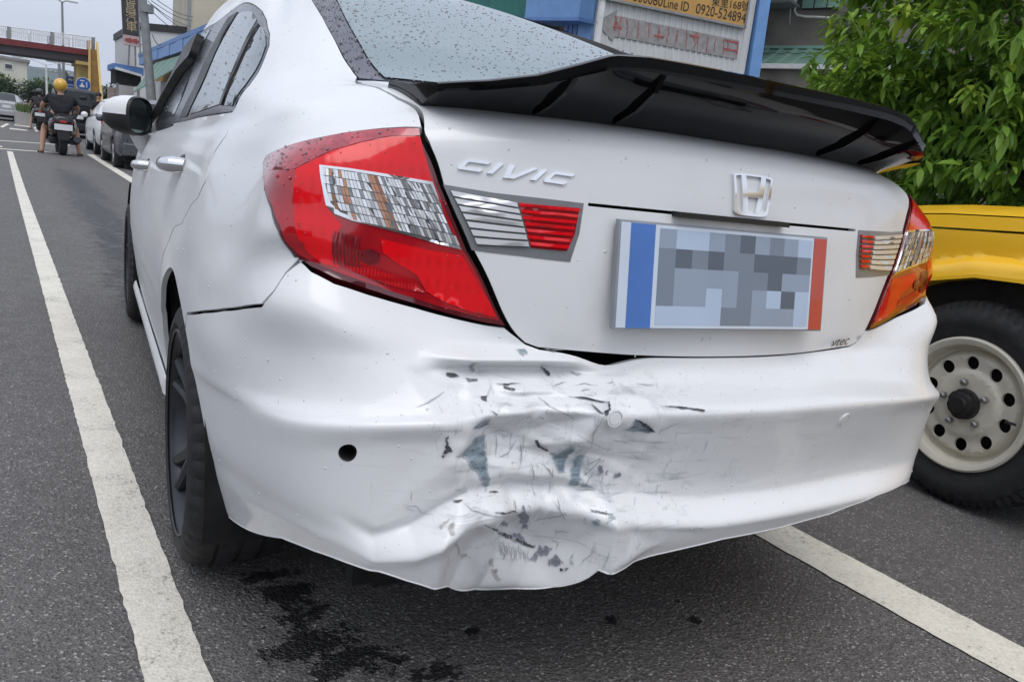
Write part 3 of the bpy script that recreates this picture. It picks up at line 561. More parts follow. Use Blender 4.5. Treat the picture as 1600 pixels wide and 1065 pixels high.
rail=[(u-.0,v+.012) for u,v in Wtop[::-1]]
qd=qd[:-3]+[gtop,(2.6,VK[25]-.02),(1.9,VK[25]-.02)]+[(1.15,VK[24])]+rail+[(u+.012,v+.004) for u,v in winr]+[(3.60,1.955)]
qd+=[(u+.010,v) for u,v in door_gap[1:]]
dc=[(.93,.815),(1.08,.79),(1.24,.70),(1.335,.55),(1.37,.40),(1.372,.33)]
dcu=[uvYZ(y,z,(3.2,1.2)) for y,z in dc]
qd+=[(u+.008,v) for u,v in dcu]+[AF[-1]]+AF[::-1][1:]
def both(name,loop,mat,**k):
    panel(name,loop,mat,**k); panel(name,mir(loop),mat,**k)
both('quarter_panel',qd,'white_paint',step=.035)
def flank(pts,q0=(3.0,1.2)): return [uvYZ(y,z,q0) for y,z in pts]
dl=dense([(1.372,.27),(2.10,.27)],.2)[:5]
belt=[(u,v-.008) for u,v in winb]+[uvYZ(2.10,1.027,(2.1,1.9))]
rd=[(u-.006,v) for u,v in door_gap[1:]]+[(u-.006,v) for u,v in dcu]+flank([(1.38,.27),(1.7,.262),(2.10,.255)],(2.5,.2))+flank([(2.12,.45),(2.12,.7),(2.11,.9)],(2.1,1.))+belt[::-1]
both('rear_door',rd,'white_paint',step=.035)
fd=flank([(2.115,.255),(2.5,.25),(3.05,.245)],(1.9,.2))+flank([(3.15,.35),(3.2,.7),(3.2,.95),(3.19,.982)],(1.1,1.))+[(u,v-.008) for u,v in (Wbot[0],)]+[uvYZ(2.115,1.026,(2.1,1.9))]+flank([(2.125,.9),(2.135,.7),(2.135,.45)],(2.1,1.))
both('front_door',fd,'white_paint',step=.045)
ff=flank([(3.21,.98),(3.21,.7),(3.16,.35),(3.24,.30)],(1.1,1.))+[uvYZ(3.63-.388*math.cos(rad(a)),.318+.388*math.sin(rad(a)),(.7,.6)) for a in np.linspace(180,-2,24)]+[(0,.15),(0,VK[19]),(.5,VK[19])]
both('front_fender',ff,'white_paint',step=.06)
sill=[]
for s in (-1,1):
    m=MB(); R=[]
    for y in np.linspace(1.40,3.22,24):
        t=(y-1.40)/1.82; e=.0 if .04<t<.96 else .02
        R.append([(s*x,y,z) for x,z in ((.838,.300),(.846-e,.290),(.850-e,.268),(.847-e,.252),(.835-e,.246),(.72,.225))])
    m.grid(R,flip=(s>0)); part('side_skirt',m,M['white_paint'],sedan,recalc=True)
# roof, bonnet, screen, nose
def zone(name,u0,u1,v0,v1,mat,nu,nv,off=0.):
    u=np.linspace(u0,u1,nu); v=np.linspace(v0,v1,nv); A,B=np.meshgrid(u,v); P=(S(A.ravel(),B.ravel())+nrm(A.ravel(),B.ravel())*off).reshape(nv,nu,3)
    return MB().grid(P)
part('roof',zone('roof',1.15,UM-1.15,VK[25]-.018,VMAX,'white_paint',60,10),M['white_paint'],sedan,recalc=False)
m=MB(); a=S(np.full(30,1.15),np.linspace(VK[19],VMAX,30)); b=S(np.full(30,.5),np.linspace(VK[19],VMAX,30)); b2=S(np.full(30,0.),np.linspace(VK[19],VMAX,30))
mm=lambda P:P*np.array([-1,1,1])
m.grid([a,mm(a)]); part('windscreen',m,M['side_glass'],sedan)
m=MB(); R=[]
for k in range(30):
    x=-.72+1.44*k/29; R.append([(x,y,1.0-.055*(y-3.15)-.06*(abs(x)/.75)**2-.02*((y-3.15)/1.1)**3) for y in np.linspace(3.12,4.25,12)])
m.grid(R); part('bonnet',m,M['white_paint'],sedan)
m=MB(); a=S(np.zeros(20),np.linspace(0,VK[19],20)); m.grid([a,a*np.array([.9,1,1])+[0,.18,0],a*np.array([.45,1,1])+[0,.27,0],mm(a)*np.array([.45,1,1])+[0,.27,0],mm(a)*np.array([.9,1,1])+[0,.18,0],mm(a)]); part('front_bumper',m,M['white_paint'],sedan)
# --- boot lid, its lamps and the rear screen
LL=UV['lid_left']; lidl=[(4.640,2.285),(4.612,2.14)]+LL+[(u,v+.012) for u,v in lid_bot[1:]]
lid=lidl+mir(lidl)[1:]
glb=UV['glass_bot']; gl_bot=[(glassL[0][0]+.004,glassL[0][1]+.004)]+[(4.80,2.335),(5.0,2.335),(UM/2,2.335)]
lid=lid+mir([(4.72,2.305),(4.85,2.318),(5.1,2.32),(UM/2,2.32)])+[(5.1,2.32),(4.85,2.318),(4.72,2.305)]
Lf=UV['lidlamp']; ll_hole=[(u,v) for u,v in Lf]
DENT[0]=False
slot=[(Lf[3][0]+.012,1.529),(UM-Lf[3][0]-.012,1.529),(UM-Lf[3][0]-.012,1.519),(Lf[3][0]+.012,1.519)]
panel('boot_lid',[lid,ll_hole,mir(ll_hole),slot],'white_paint',step=.028,skirt=.016)
gl=gl_bot+mir(gl_bot)[1:]+mir(glassL[1:]+[gtop])+(glassL[1:]+[gtop])[::-1]
rw=panel('rear_window',gl,'frit_glass',step=.06,off=-.002,skirt=.01)
fi=UV['frit_in'][::-1]; fin=[(fi[0][0]+.015,2.352)]+[(5.0,2.352),(UM/2,2.352)]
g2=fin+mir(fin)[1:]+mir(fi[1:]+[(4.76,VK[25]-.08)])+(fi[1:]+[(4.76,VK[25]-.08)])[::-1]
panel('glass_pane',g2,'rear_glass',rw,step=.05,off=.0012,skirt=0)
mirq=lambda Q:np.stack([UM-Q[:,0],Q[:,1]],1)[::-1]
for side in (0,1):
    g=(lambda L:L) if side==0 else mir
    tl=panel('tail_lamp',g(lamp),'lens_rim',step=.03,off=.004,skirt=.02)
    lc_=np.array(lamp).mean(0); panel('red_body',g([tuple(lc_+(np.array(q_)-lc_)*np.array([.955,.945])) for q_ in lamp]),'lens_dark',tl,step=.03,off=.0048,skirt=.0006)
    panel('lens_top',g(UV['lamp_top']),'lens_top',tl,step=.03,off=.0052,skirt=.0004)
    panel('red_lens',g(UV['lamp_bright']),'lens_bright',tl,step=.025,off=.0056,skirt=.0006)
    panel('reflector',g(UV['lamp_mid']),'lens_mid',tl,step=.02,off=.0064,skirt=.0006)
    panel('chrome_rim',g([(u+(.010 if u<4.62 else -.004)*-1,v+(.010 if v>1.45 else -.010)) for u,v in UV['lamp_clear']]),'chrome',tl,step=.03,off=.0068,skirt=.002)
    panel('lower_lens',g(UV['lamp_low']),'lens_bright',tl,step=.02,off=.0062,skirt=.0006)
    panel('lens_shade',g(UV['lamp_spot']),'lens_shade',tl,step=.02,off=.0068,skirt=.0004)
    for L_ in UV['lamp_ribs']: panel('lens_rib',g(L_),'lens_shade',tl,step=.03,off=.0070,skirt=.0004)
    panel('clear_lens',g(UV['lamp_clear']),'lamp_base',tl,step=.02,off=.0078,skirt=.001)
    cl_=np.array(UV['lamp_clear']); q4=(cl_[0],cl_[3],cl_[6],np.array(UV['lamp_cbl'][0])); nc,nr=34,6; R3=np.random.default_rng(11)
    mats={'chrome':MB(),'lens_grey':MB(),'amber_glass':MB(),'rib_silver':MB()}; ct=R3.uniform(-.0007,.0007,(nc,2)); sh3=R3.random((nc,nr))
    for i_ in range(nc):
        for j_ in range(nr):
            s0_,s1_,t0_,t1_=(i_+.06)/nc,(i_+.94)/nc,(j_+.05)/nr,(j_+.95)/nr
            Q=[(1-t)*((1-s)*q4[0]+s*q4[1])+t*((1-s)*q4[3]+s*q4[2]) for s,t in ((s0_,t0_),(s0_,t1_),(s1_,t1_),(s1_,t0_))]
            if not inside(np.array([sum(Q)/4]),[cl_])[0]: continue
            Q=np.array(Q); Q=mirq(Q) if side else Q; P=S0(Q[:,0],Q[:,1]); N=nrm(Q[:,0],Q[:,1]); h_=.0085+(np.array([ct[i_,0],ct[i_,0],ct[i_,1],ct[i_,1]])+R3.uniform(-.0003,.0003,4))[:,None]
            amber_=(i_ in (2,5,6) and sh3[i_,j_]<.55) or (i_ in (14,15,16) and sh3[i_,j_]<.8); dark_=sh3[i_,j_]>(.90 if i_<18 else .80) or (j_==2 and i_>3 and i_%3==1)
            mats['amber_glass' if amber_ else ('lens_grey' if dark_ else ('rib_silver' if (i_*7+j_*3)%5<3 else 'chrome'))].add(P+N*h_,[(0,1,2,3)])
    for k_,m_ in mats.items(): o_=part('lens_facets',m_,M[k_],tl,recalc=False); o_['kind']='stuff'
    a,b=UV['lamp_clear_split']; panel('lens_divider',g([(a[0]-.004,a[1]),(a[0]+.004,a[1]),(b[0]+.004,b[1]),(b[0]-.004,b[1])]),'plastic_grey',tl,step=.02,off=.0085,skirt=.001)
    ld=panel('lid_lamp',g(Lf),'plastic_grey',step=.03,off=.001,skirt=.02)
    panel('clear_lens',g(UV['lidlamp_clear']),'lamp_base',ld,step=.03,off=.002,skirt=.001)
    panel('red_lens',g(UV['lidlamp_red']),'lens_dark' if side==0 else 'lamp_base',ld,step=.03,off=.002,skirt=.001)
    # ribs of the two lenses
    cl=np.array(UV['lidlamp_clear']); rl=np.array(UV['lidlamp_red'])
    if side: a_=rl[0]+(rl[2]-rl[0])*.55; b_=rl[6]+(rl[4]-rl[6])*.55; rl[0]=a_; rl[6]=b_; cl[2]=a_-[.008,0]; cl[3]=b_-[.008,0]  # right lamp: yellow car's reflection built into the shape, red part cut shorter
    for nm,mt,(tl0,tr0,br0,bl0) in (('lens_rib','rib_silver',(cl[0],cl[2],cl[3],cl[5])),('red_rib','lens_bright',(rl[0],rl[2],rl[4],rl[6]))):
        for k in range(7):
            t0,t1=(k+.10)/7,(k+(.82 if nm=='lens_rib' else .60))/7
            q=[tl0+(bl0-tl0)*t0,tr0+(br0-tr0)*t0,tr0+(br0-tr0)*t1,tl0+(bl0-tl0)*t1]
            panel(nm,g([tuple(x) for x in q[::-1]]),mt,ld,step=.05,off=.006,skirt=.004)
DENT[0]=True
# --- windows of the flanks
wout=winb+[uvYZ(2.75,.998,(1.4,1.9))]+Wtop[::-1]+winr
for side in (0,1):
    g=(lambda L:L) if side==0 else mir
    wt=panel('side_window',g(wout),'trim_wet',step=.05,off=.0,skirt=.01,label='black-framed side windows with rain drops')
    gq=[(3.583,1.999),(3.71,2.15),(3.775,2.41),(3.79,2.54),(3.71,2.64),(3.55,2.74),(3.455,2.76),(3.43,2.3),(3.42,2.02)]
    panel('quarter_glass',g(gq),'side_glass',wt,step=.06,off=.002,skirt=.001)
    gr=[(3.30,2.04),(3.295,2.5),(3.27,2.845),(3.05,2.93),(2.85,2.955),(2.72,2.95),(2.70,2.5),(2.65,2.06),(2.95,2.05)]
    panel('door_glass',g(gr),'side_glass',wt,step=.08,off=.002,skirt=.001)
    dv=[(3.335,2.03),(3.375,2.03),(3.40,2.79),(3.33,2.81)]
    panel('window_divider',g(dv),'black_plastic',wt,step=.1,off=.005,skirt=.005)
    bp=[(2.36,2.05),(2.60,2.045),(2.66,2.5),(2.67,2.99),(2.45,3.0),(2.40,2.5)]
    panel('window_pillar',g(bp),'black_plastic',wt,step=.1,off=.003,skirt=.005)
    gf=[uvYZ(2.18,1.06,(2.1,2.0)),uvYZ(2.8,1.045,(1.4,2.0)),uvYZ(2.95,1.07,(1.2,2.1)),uvYZ(2.70,1.22,(1.3,2.5)),uvYZ(2.5,1.325,(1.5,2.8)),uvYZ(2.3,1.37,(1.9,2.9)),uvYZ(2.2,1.375,(2.0,2.9))]
    panel('door_glass',g(gf),'side_glass',wt,step=.1,off=.002,skirt=.001)
    vs=[uvYZ(2.22,1.345,(2.1,2.9)),uvYZ(2.5,1.30,(1.6,2.8)),uvYZ(2.72,1.215,(1.3,2.6)),uvYZ(2.9,1.125,(1.2,2.3)),uvYZ(3.02,1.06,(1.1,2.1)),uvYZ(2.97,1.03,(1.15,2.0)),uvYZ(2.72,1.135,(1.3,2.3)),uvYZ(2.45,1.225,(1.6,2.5)),uvYZ(2.2,1.265,(2.1,2.6))]
    panel('rain_visor',g(vs),'black_plastic',wt,step=.08,off=.032,skirt=.028)
    for (y,z) in ((1.30,.925),(2.42,.868)):
        s=-1 if side==0 else 1; qh=uvYZ(y,z,(2.9,1.6) if y<2 else (1.8,1.5)); X=abs(S0(*qh)[0][0])
        m=MB(); P=[(s*(X-.004),y-.085,z+.004),(s*(X+.022),y-.075,z+.004),(s*(X+.036),y-.04,z+.002),(s*(X+.038),y+.03,z),(s*(X+.024),y+.085,z-.002),(s*(X-.004),y+.095,z-.002)]
        m.tube(P,[.019,.021,.019,.018,.018,.014],12); h=part('door_handle',m,M['chrome'],sedan)
        m=MB(); m.sphere((s*(X-.012),y-.01,z-.004),(.02,.07,.035),14,8); part('handle_cup',m,M['black_plastic'],h)
# fuel gap, mirrors
for s in (-1,1):
    c=Vector((s*.885,2.90,1.052)); yw=rad(54)
    ax=Vector((math.cos(yw),s*-math.sin(yw)*-1*-1,0)) if s>0 else Vector((math.cos(yw),math.sin(yw),0)); fw=Vector((0,0,1)).cross(ax); az=Vector((0,0,1)) # glass looks along -fw
    R=[]
    for d,k in ((.105,.30),(.085,.62),(.05,.85),(.01,.97),(-.03,1.0),(-.045,.985)):
        R.append([c+fw*d+ax*(.092*k*math.copysign(abs(math.cos(t))**.7,math.cos(t)))+az*(.082*k*math.copysign(abs(math.sin(t))**.75,math.sin(t))) for t in np.linspace(0,2*math.pi,41)])
    up=[[p for p in r[:21]] for r in R]; lo=[[p for p in r[20:]] for r in R]; m=MB()
    m.grid(up); mi=part('side_mirror',m,M['white_paint'],sedan)
    m=MB(); m.grid(lo); part('mirror_base',m,M['black_plastic'],mi)
    m=MB(); e=R[-1]; m.grid([e,[c+(p-c)*.93-fw*.014 for p in e],[c+(p-c)*.86-fw*.012 for p in e],[c+(p-c)*.84+fw*.006 for p in e]]); part('mirror_bezel',m,M['black_plastic'],mi)
    m=MB(); e2=[c+(p-c)*.86-fw*.004 for p in e[:-1]]; m.add(e2,[tuple(range(len(e2)))]); part('mirror_glass',m,M['rear_glass'],mi)
    m=MB(); m.tube([(s*.80,3.02,.93),(s*.83,3.0,.955),(s*.86,2.96,.99)],[.05,.04,.03],10); part('mirror_arm',m,M['white_paint'],mi)
# --- dark carcass under the skin
nu,nv=150,60; u=np.linspace(0,UM,nu); v=np.linspace(0,VMAX,nv); A,B=np.meshgrid(u,v); P=(S0(A.ravel(),B.ravel())-nrm(A.ravel(),B.ravel())*.028).reshape(nv,nu,3)
dz=dent(S0(A.ravel(),B.ravel())).reshape(nv,nu,3); dz[...,2]=0; P=P+np.maximum(dz,0)*1.1
m=MB(); V=P.reshape(-1,3); F=[]
for i in range(nv-1):
    for j in range(nu-1):
        q=(i*nu+j,i*nu+j+1,(i+1)*nu+j+1,(i+1)*nu+j); c=V[list(q)].mean(0)
        if any((c[1]-yc)**2+(c[2]-.318)**2<.41**2 for yc in (.96,3.63)) and abs(c[0])>.5 and c[2]<.75: continue
        if i*VMAX/nv<VK[11]+.04 and -.85<c[0]<.1 and c[1]<.5: continue
        F.append(q)
m.add(V,F); part('inner_shell',m,M['void'],sedan,recalc=False)
m=MB()
for s in (-1,1):
    for yc in (.96,3.63):
        R=[[(s*x,yc+.405*math.cos(t),.318+.405*math.sin(t)) for t in np.linspace(-.25,math.pi+.25,26)] for x in (.845,.56)]; m.grid(R)
        m.add([(s*.56,yc+.405*math.cos(t),.318+.405*math.sin(t)) for t in np.linspace(-.25,math.pi+.25,26)],[tuple(range(26))])
m.box((-.56,.35,.20),(.56,4.2,.24)); m.box((-.62,.30,.24),(.6,.34,.72)); m.box((-.82,1.38,.20),(.82,3.22,.24))
part('underbody',m,M['void'],sedan)
# --- wheels
def wheel(Y,s,z=.318):
    w_=bpy.data.objects.new('wheel',None); COL.objects.link(w_); w_.parent=sedan; w_.location=(s*.75,Y,z)
    X0=s*.75
    def L_(prof): return [(s*a-X0*0,r) for a,r in prof]
    prof=[(.640,.246),(.632,.262),(.634,.285),(.645,.302),(.662,.312),(.690,.317),(.692,.310),(.700,.310),(.702,.3178),(.738,.318),(.740,.310),(.750,.310),(.752,.318),(.788,.3178),(.790,.310),(.798,.310),(.800,.317),(.826,.3135),(.842,.305),(.854,.290),(.861,.270),(.862,.258),(.856,.249),(.850,.246)]
    sh={17,18,19}
    def mod(k,j):
        if j in sh and k%4==0: return -.006
        if j in (5,8,9,12,13,16) and k%4==2: return -.002
        return 0
    m=MB().lathe(L_(prof),192,'x',(0,Y,z),mod=mod); part('tyre',m,M['rubber'],w_)
    m=MB().lathe(L_([(.645,.240),(.655,.225),(.70,.218),(.78,.219),(.835,.228),(.852,.237),(.857,.245),(.860,.2435),(.858,.238)]),64,'x',(0,Y,z))
    m.lathe(L_([(.68,.218),(.68,.02)]),48,'x',(0,Y,z))
    r=part('rim',m,M['gunmetal'],w_)
    for k in range(5):
        m=MB()
        for d in (-.17,.17):
            t=2*math.pi*k/5+.4
            a0=Vector((s*.795,Y+.055*math.cos(t+d*1.5),z+.055*math.sin(t+d*1.5))); a1=Vector((s*.815,Y+.15*math.cos(t+d*.7),z+.15*math.sin(t+d*.7))); a2=Vector((s*.835,Y+.226*math.cos(t+d),z+.226*math.sin(t+d)))
            m.tube([a0,a1,a2],[.021,.017,.015],8)
        part('spoke',m,M['gunmetal'],r)
    m=MB().lathe(L_([(.76,.07),(.80,.066),(.805,.05),(.808,.0)]),24,'x',(0,Y,z)); part('hub',m,M['gunmetal'],r)
    m=MB().lathe(L_([(.70,.15),(.715,.15),(.715,.07)]),40,'x',(0,Y,z)); part('brake_disc',m,M['dark_chrome'],w_)
for Y in (.96,3.63):
    for s in (-1,1): wheel(Y,s)
# --- spoiler
sp=MB(); uu=np.linspace(4.655,UM-4.655,97); ROWS=[]
Bp=S(uu,np.full(97,1.875))
def sh_(x): return np.interp(abs(x),[0,.28,.34,.39,.45,.51,.57,.60,.62],[.086,.086,.081,.062,.040,.027,.020,.012,.008])
def ov_(x): return np.interp(abs(x),[0,.36,.45,.52,.58,.62],[.130,.135,.125,.10,.065,.03])
Fp=S(uu,np.full(97,2.13))
for b,f in zip(Bp,Fp):
    x=b[0]; h=float(sh_(x)); k=h/.086; b=b+[0,0,.006]; T=np.array([x*(1+.02*k),b[1]-float(ov_(x)),b[2]+h]); f=f+[0,.0,.004]
    R=[b+[0,.01,-.004],b+[0,-.006,.0],b+(T-b)*.30+[0,-.022*k,-.003*k],b+(T-b)*.62+[0,-.026*k,-.003*k],T+[0,.001*k,-.012*k-.002],T,T+[0,-.001,.007],T+[0,.008,.010],T*.55+f*.45+[0,0,-.002*k+.006],f+[0,0,.006],f+[0,.004,-.004]]
    ROWS.append(R)
sp.grid(ROWS); n=len(ROWS[0]); sp.add(ROWS[0],[tuple(range(n))]); sp.add(ROWS[-1],[tuple(range(n))])
spoiler=part('spoiler',sp,M['black_gloss'],sedan,label='glossy black ducktail spoiler on the boot lid')
for x in (-.40,-.245,.245,.40):
    i=int(np.argmin(abs(Bp[:,0]-x))); R=ROWS[i]; m=MB()
    a=[Vector(p) for p in (R[1],R[2],R[3],R[4])]; o_=[a[0]+Vector((0,-.008,-.003)),a[1]+Vector((0,-.009,-.006)),a[2]+Vector((0,-.007,-.006)),a[3]+Vector((0,-.003,-.001))]
    for dx in (-.004,.004): m.add([p+Vector((dx,0,0)) for p in a+o_[::-1]],[tuple(range(8))])
    V=[p for p in a+o_[::-1]]; m.add([p+Vector((-.004,0,0)) for p in V]+[p+Vector((.004,0,0)) for p in V],[(i_,(i_+1)%8,8+(i_+1)%8,8+i_) for i_ in range(8)])
    part('spoiler_fin',m,M['black_gloss'],spoiler)
# --- badges
def badge(name,polys,A,Bq,Lm,mat,thick=.004,parent=sedan,up=None):
    A=np.array(A); Bq=np.array(Bq); mid=(A+Bq)/2; e=1e-3
    vs=1/np.linalg.norm((S0(mid[0],mid[1]+e)-S0(mid[0],mid[1]))[0]/e); m=MB()
    for loops in polys:
        if not isinstance(loops[0][0],(list,tuple,np.ndarray)): loops=[loops]
        vv,F,be=fill([np.asarray(l,float) for l in loops],Lm*.03)
        uv=A+(Bq-A)*(vv[:,:1]/Lm)+np.stack([0*vv[:,1],vv[:,1]*vs],1)
        P=S0(uv[:,0],uv[:,1]); N=nrm(uv[:,0],uv[:,1]); top=P+N*thick; bot=P-N*.001; n=len(vv)
        m.add(list(top)+list(bot),[tuple(t) for t in F]+[(i,j,n+j,n+i) for i,j in be])
    return part(name,m,M[mat],parent,recalc=True)
A_,B_=UV['text']; Lt=float(np.linalg.norm(S0(*A_)[0]-S0(*B_)[0])); H=.0185
def it(L): return [((x+.10*y)*Lt,y*H) for x,y in L]
Cc=lambda x0,x1:it([(x0+.015,0),(x1,0),(x1+.004,.24),(x0+.05,.24),(x0+.035,.34),(x0+.03,.66),(x0+.04,.76),(x1-.004,.76),(x1,1.0),(x0+.03,1.0),(x0+.005,.9),(x0-.005,.7),(x0-.01,.3),(x0,.1)])
badge('name_badge',[Cc(.0,.20),it([(.262,0),(.312,0),(.312,1),(.262,1)]),it([(.36,1),(.412,1),(.455,.22),(.50,.22),(.565,1),(.62,1),(.52,-.12),(.425,-.18)]),it([(.655,0),(.705,0),(.705,1),(.655,1)]),Cc(.77,.965)],A_,B_,Lt,'chrome')
Eu=UV['emb']; E0_=(UM/2-.052,1.607); E1_=(UM/2+.088,1.607); Le=float(np.linalg.norm(S0(*E0_)[0]-S0(*E1_)[0]))
h=.035
outr=smooth_loop([(-.012,.78),(-.006,.97),(.2,1.05),(.5,1.06),(.8,1.05),(1.006,.97),(1.012,.78),(.955,-.55),(.93,-.88),(.80,-1.0),(.5,-1.02),(.20,-1.0),(.07,-.88),(.045,-.55)],4)*[Le,h]
innr=smooth_loop([(.045,.74),(.055,.88),(.2,.95),(.5,.96),(.8,.95),(.945,.88),(.955,.74),(.895,-.5),(.87,-.78),(.78,-.88),(.5,-.89),(.22,-.88),(.13,-.78),(.105,-.5)],4)*[Le,h]
badge('emblem',[[outr,innr],[(x*Le,y*h) for x,y in [(.17,.955),(.30,.955),(.345,.12),(.655,.12),(.70,.955),(.83,.955),(.72,-.885),(.60,-.885),(.635,-.15),(.365,-.15),(.40,-.885),(.28,-.885)]]],E0_,E1_,Le,'chrome',.006)
def text_mesh(s,size,font=None,align='CENTER',extrude=0.,sx=1.,res=3):
    c=bpy.data.curves.new('t','FONT'); c.body=s; c.size=size; c.align_x=align; c.align_y='CENTER'; c.extrude=extrude; c.resolution_u=res
    o=bpy.data.objects.new('t',c); COL.objects.link(o); bpy.context.view_layer.update()
    me=bpy.data.meshes.new_from_object(o.evaluated_get(bpy.context.evaluated_depsgraph_get())); bpy.data.objects.remove(o); bpy.data.curves.remove(c)
    V=[(v.co.x*sx,v.co.y,v.co.z) for v in me.vertices]; F=[tuple(p.vertices) for p in me.polygons]; bpy.data.meshes.remove(me); return V,F
def text_on(m,s,size,o,ax,ay,an=None,**k):
    V,F=text_mesh(s,size,**k); o,ax,ay=Vector(o),Vector(ax),Vector(ay); an=Vector(an) if an is not None else ax.cross(ay)
    return m.add([o+ax*p[0]+ay*p[1]+an*p[2] for p in V],F)
a,b=UV['vtec']; V,F=text_mesh('vtec',.030,sx=1.25); Lv=float(np.linalg.norm(S0(*a)[0]-S0(*b)[0])); vs=.5
e=1e-3; vsc=1/np.linalg.norm((S0(a[0],a[1]+e)-S0(*a))[0]/e); usc=1/np.linalg.norm((S0(a[0]+e,a[1])-S0(*a))[0]/e)
uv=np.array([((a[0]+b[0])/2+(p[0]+.2*p[1])*usc,a[1]+.004+p[1]*vsc) for p in V]); P=S0(uv[:,0],uv[:,1])+nrm(uv[:,0],uv[:,1])*.003
part('script_badge',MB().add(P,F),M['dark_chrome'],sedan)
# --- number plate (no characters: tiles repeat a pixelated mosaic of tones)
x0,x1,z0,z1,yp=-.275,.212,.778,.950,.082
def pbox(a,b,c,d,t0,t1):
    X0,X1=x0+(x1-x0)*a,x0+(x1-x0)*b; Z0,Z1=z0+(z1-z0)*c,z0+(z1-z0)*d; V=[]
    for t in (t0,t1):
        for X,Z in ((X0,Z0),(X1,Z0),(X1,Z1),(X0,Z1)): V.append((X+.02*(Z-z0),yp+.17*(Z-z0)-t,Z))
    return MB().add(V,[(0,3,2,1),(4,5,6,7),(0,1,5,4),(1,2,6,5),(2,3,7,6),(3,0,4,7)])
plate=part('number_plate',pbox(-.008,1.008,-.02,1.02,-.010,0),M['plate_frame'],sedan)
part('plate_face',pbox(.0,1,.0,1,0,.0015),M['plate_white'],plate)
part('plate_band',pbox(.04,.145,.0,1,.0015,.0022),M['plate_blue'],plate); part('plate_band',pbox(.93,1.0,.0,1,.0015,.0022),M['plate_red'],plate)
for k_,c_ in enumerate(((88,98,112),(120,132,146),(146,160,178),(178,196,218))): simple('plate_tone_%s'%'abcd'[k_],srgb(*c_)[:3],.4,0,.3,var=.03)
for r_,row in enumerate(("cddcbacbcd","bababbaaab","bccccbbacc","bccdcbcdad","ddddbbcccd")):
    for q_,ch in enumerate(row):
        part('plate_mosaic',pbox(.165+.0755*q_,.165+.0755*(q_+1),1-.03-.188*(r_+1),1-.03-.188*r_,.0015,.0020),M['plate_tone_%s'%('a' if ch=='a' else ch)],plate)
part('plate_light_cover',MB().box((-.16,.100,.966),(.10,.125,.975)),M['black_plastic'],plate)
# --- rain drops
def drops(name,poly,n,rmin,rmax,mat,parent,off=0.):
    L=np.array(poly); lo,hi=L.min(0),L.max(0); Q=lo+(hi-lo)*RNG.random((n,2)); Q=Q[inside(Q,[L])]; Q=Q[~(inside(Q,[slot])|inside(Q,[ll_hole])|inside(Q,[mir(ll_hole)]))] if mat=='water_pale' else Q; m=len(Q)
    r=(rmin*(rmax/rmin)**(RNG.random(m)**2.2))[:,None]; N=nrm(Q[:,0],Q[:,1]); C_=S(Q[:,0],Q[:,1])+N*off
    a=np.cross(N,[.3,.2,.9]); a/=np.linalg.norm(a,axis=1)[:,None]; b=np.cross(N,a); st=RNG.uniform(1,1.5,(m,1)); V=[];F=[]
    for k in range(7):
        t=2*math.pi*k/7; V.append(C_+(a*math.cos(t)+b*math.sin(t)*st)*r)
    for k in range(7):
        t=2*math.pi*k/7; V.append(C_+(a*math.cos(t)+b*math.sin(t)*st)*r*.7+N*r*.38)
    V.append(C_+N*r*.5); V=np.stack(V,1).reshape(-1,3)
    base=[(i,(i+1)%7,7+(i+1)%7,7+i) for i in range(7)]+[(7+i,7+(i+1)%7,14) for i in range(7)]
    F=[tuple(j+15*i for j in f) for i in range(m) for f in base]
    me=bpy.data.meshes.new(name); me.from_pydata((V-np.array(worldloc(parent))).tolist(),[],F); me.shade_smooth(); me.materials.append(M[mat]); o=link(name,me,parent); o['kind']='stuff'; return o
drops('water_drops',gl,11000,.0008,.0036,'water',rw,.001)
drops('water_drops',wout,500,.0010,.003,'water',sedan,.003)
drops('water_drops',bump,900,.0008,.0026,'water_pale',bumper)
drops('water_drops',lid,160,.0010,.0030,'water_pale',sedan)
drops('water_drops',qd,900,.0008,.0024,'water_pale',sedan)
drops('water_drops',UV['lamp_top'],120,.0009,.0022,'water',sedan,.006)
drops('water_drops',lamp,120,.001,.002,'lens_dark',sedan,.006)
# ================================================================ the road frame: the street runs a few degrees off the car's axis
PHI=-0.08262; SP,CP=math.sin(PHI),math.cos(PHI)
EX,EY=Vector((CP,-SP,0)),Vector((SP,CP,0)); EZ=Vector((0,0,1))
def gz(y): return .012*max(0,min(y,90)-12)
def W(x,y,z=None): 
    v=EX*x+EY*y; v.z=gz(y) if z is None else z; return v
def Wp(p): return W(*p)
RZ=-PHI
def rthing(name,label,cat,x,y,z=None,group=None,rz=0): return thing(name,label,cat,W(x,y,z),RZ+rz,group)
# --- ground, road sheet, markings
def sheet(xs,ys,dz=0.):
    m=MB(); m.grid([[W(x,y,gz(y)+dz) for x in xs] for y in ys],flip=True); return m
q=NT('asphalt'); fine=q.n('TexVoronoi'); fine.inputs['Scale'].default_value=115; q.l(q.co(),fine.inputs['Vector'])
fine2=q.n('TexVoronoi'); fine2.inputs['Scale'].default_value=210; q.l(q.co(),fine2.inputs['Vector'])
sep=q.n('SeparateColor'); q.l(fine.outputs['Color'],sep.inputs[0]); sep2=q.n('SeparateColor'); q.l(fine2.outputs['Color'],sep2.inputs[0])
big=q.noise(.55,6,.6); mid=q.noise(9,5,.65)
base=q.ramp(big,[(.3,(.122,.115,.110)),(.7,(.158,.150,.144))])
base=q.mix(q.val(mid,.35,.7,0,.4),base,(.085,.080,.081,1))
base=q.mix(q.val(sep.outputs[0],.5,1,0,.62),base,(.21,.20,.195,1)); base=q.mix(q.val(sep2.outputs[0],.90,.97,0,.9),base,(.42,.41,.39,1))
base=q.mix(q.val(sep2.outputs[1],.5,1,0,.58),base,(.038,.036,.036,1))
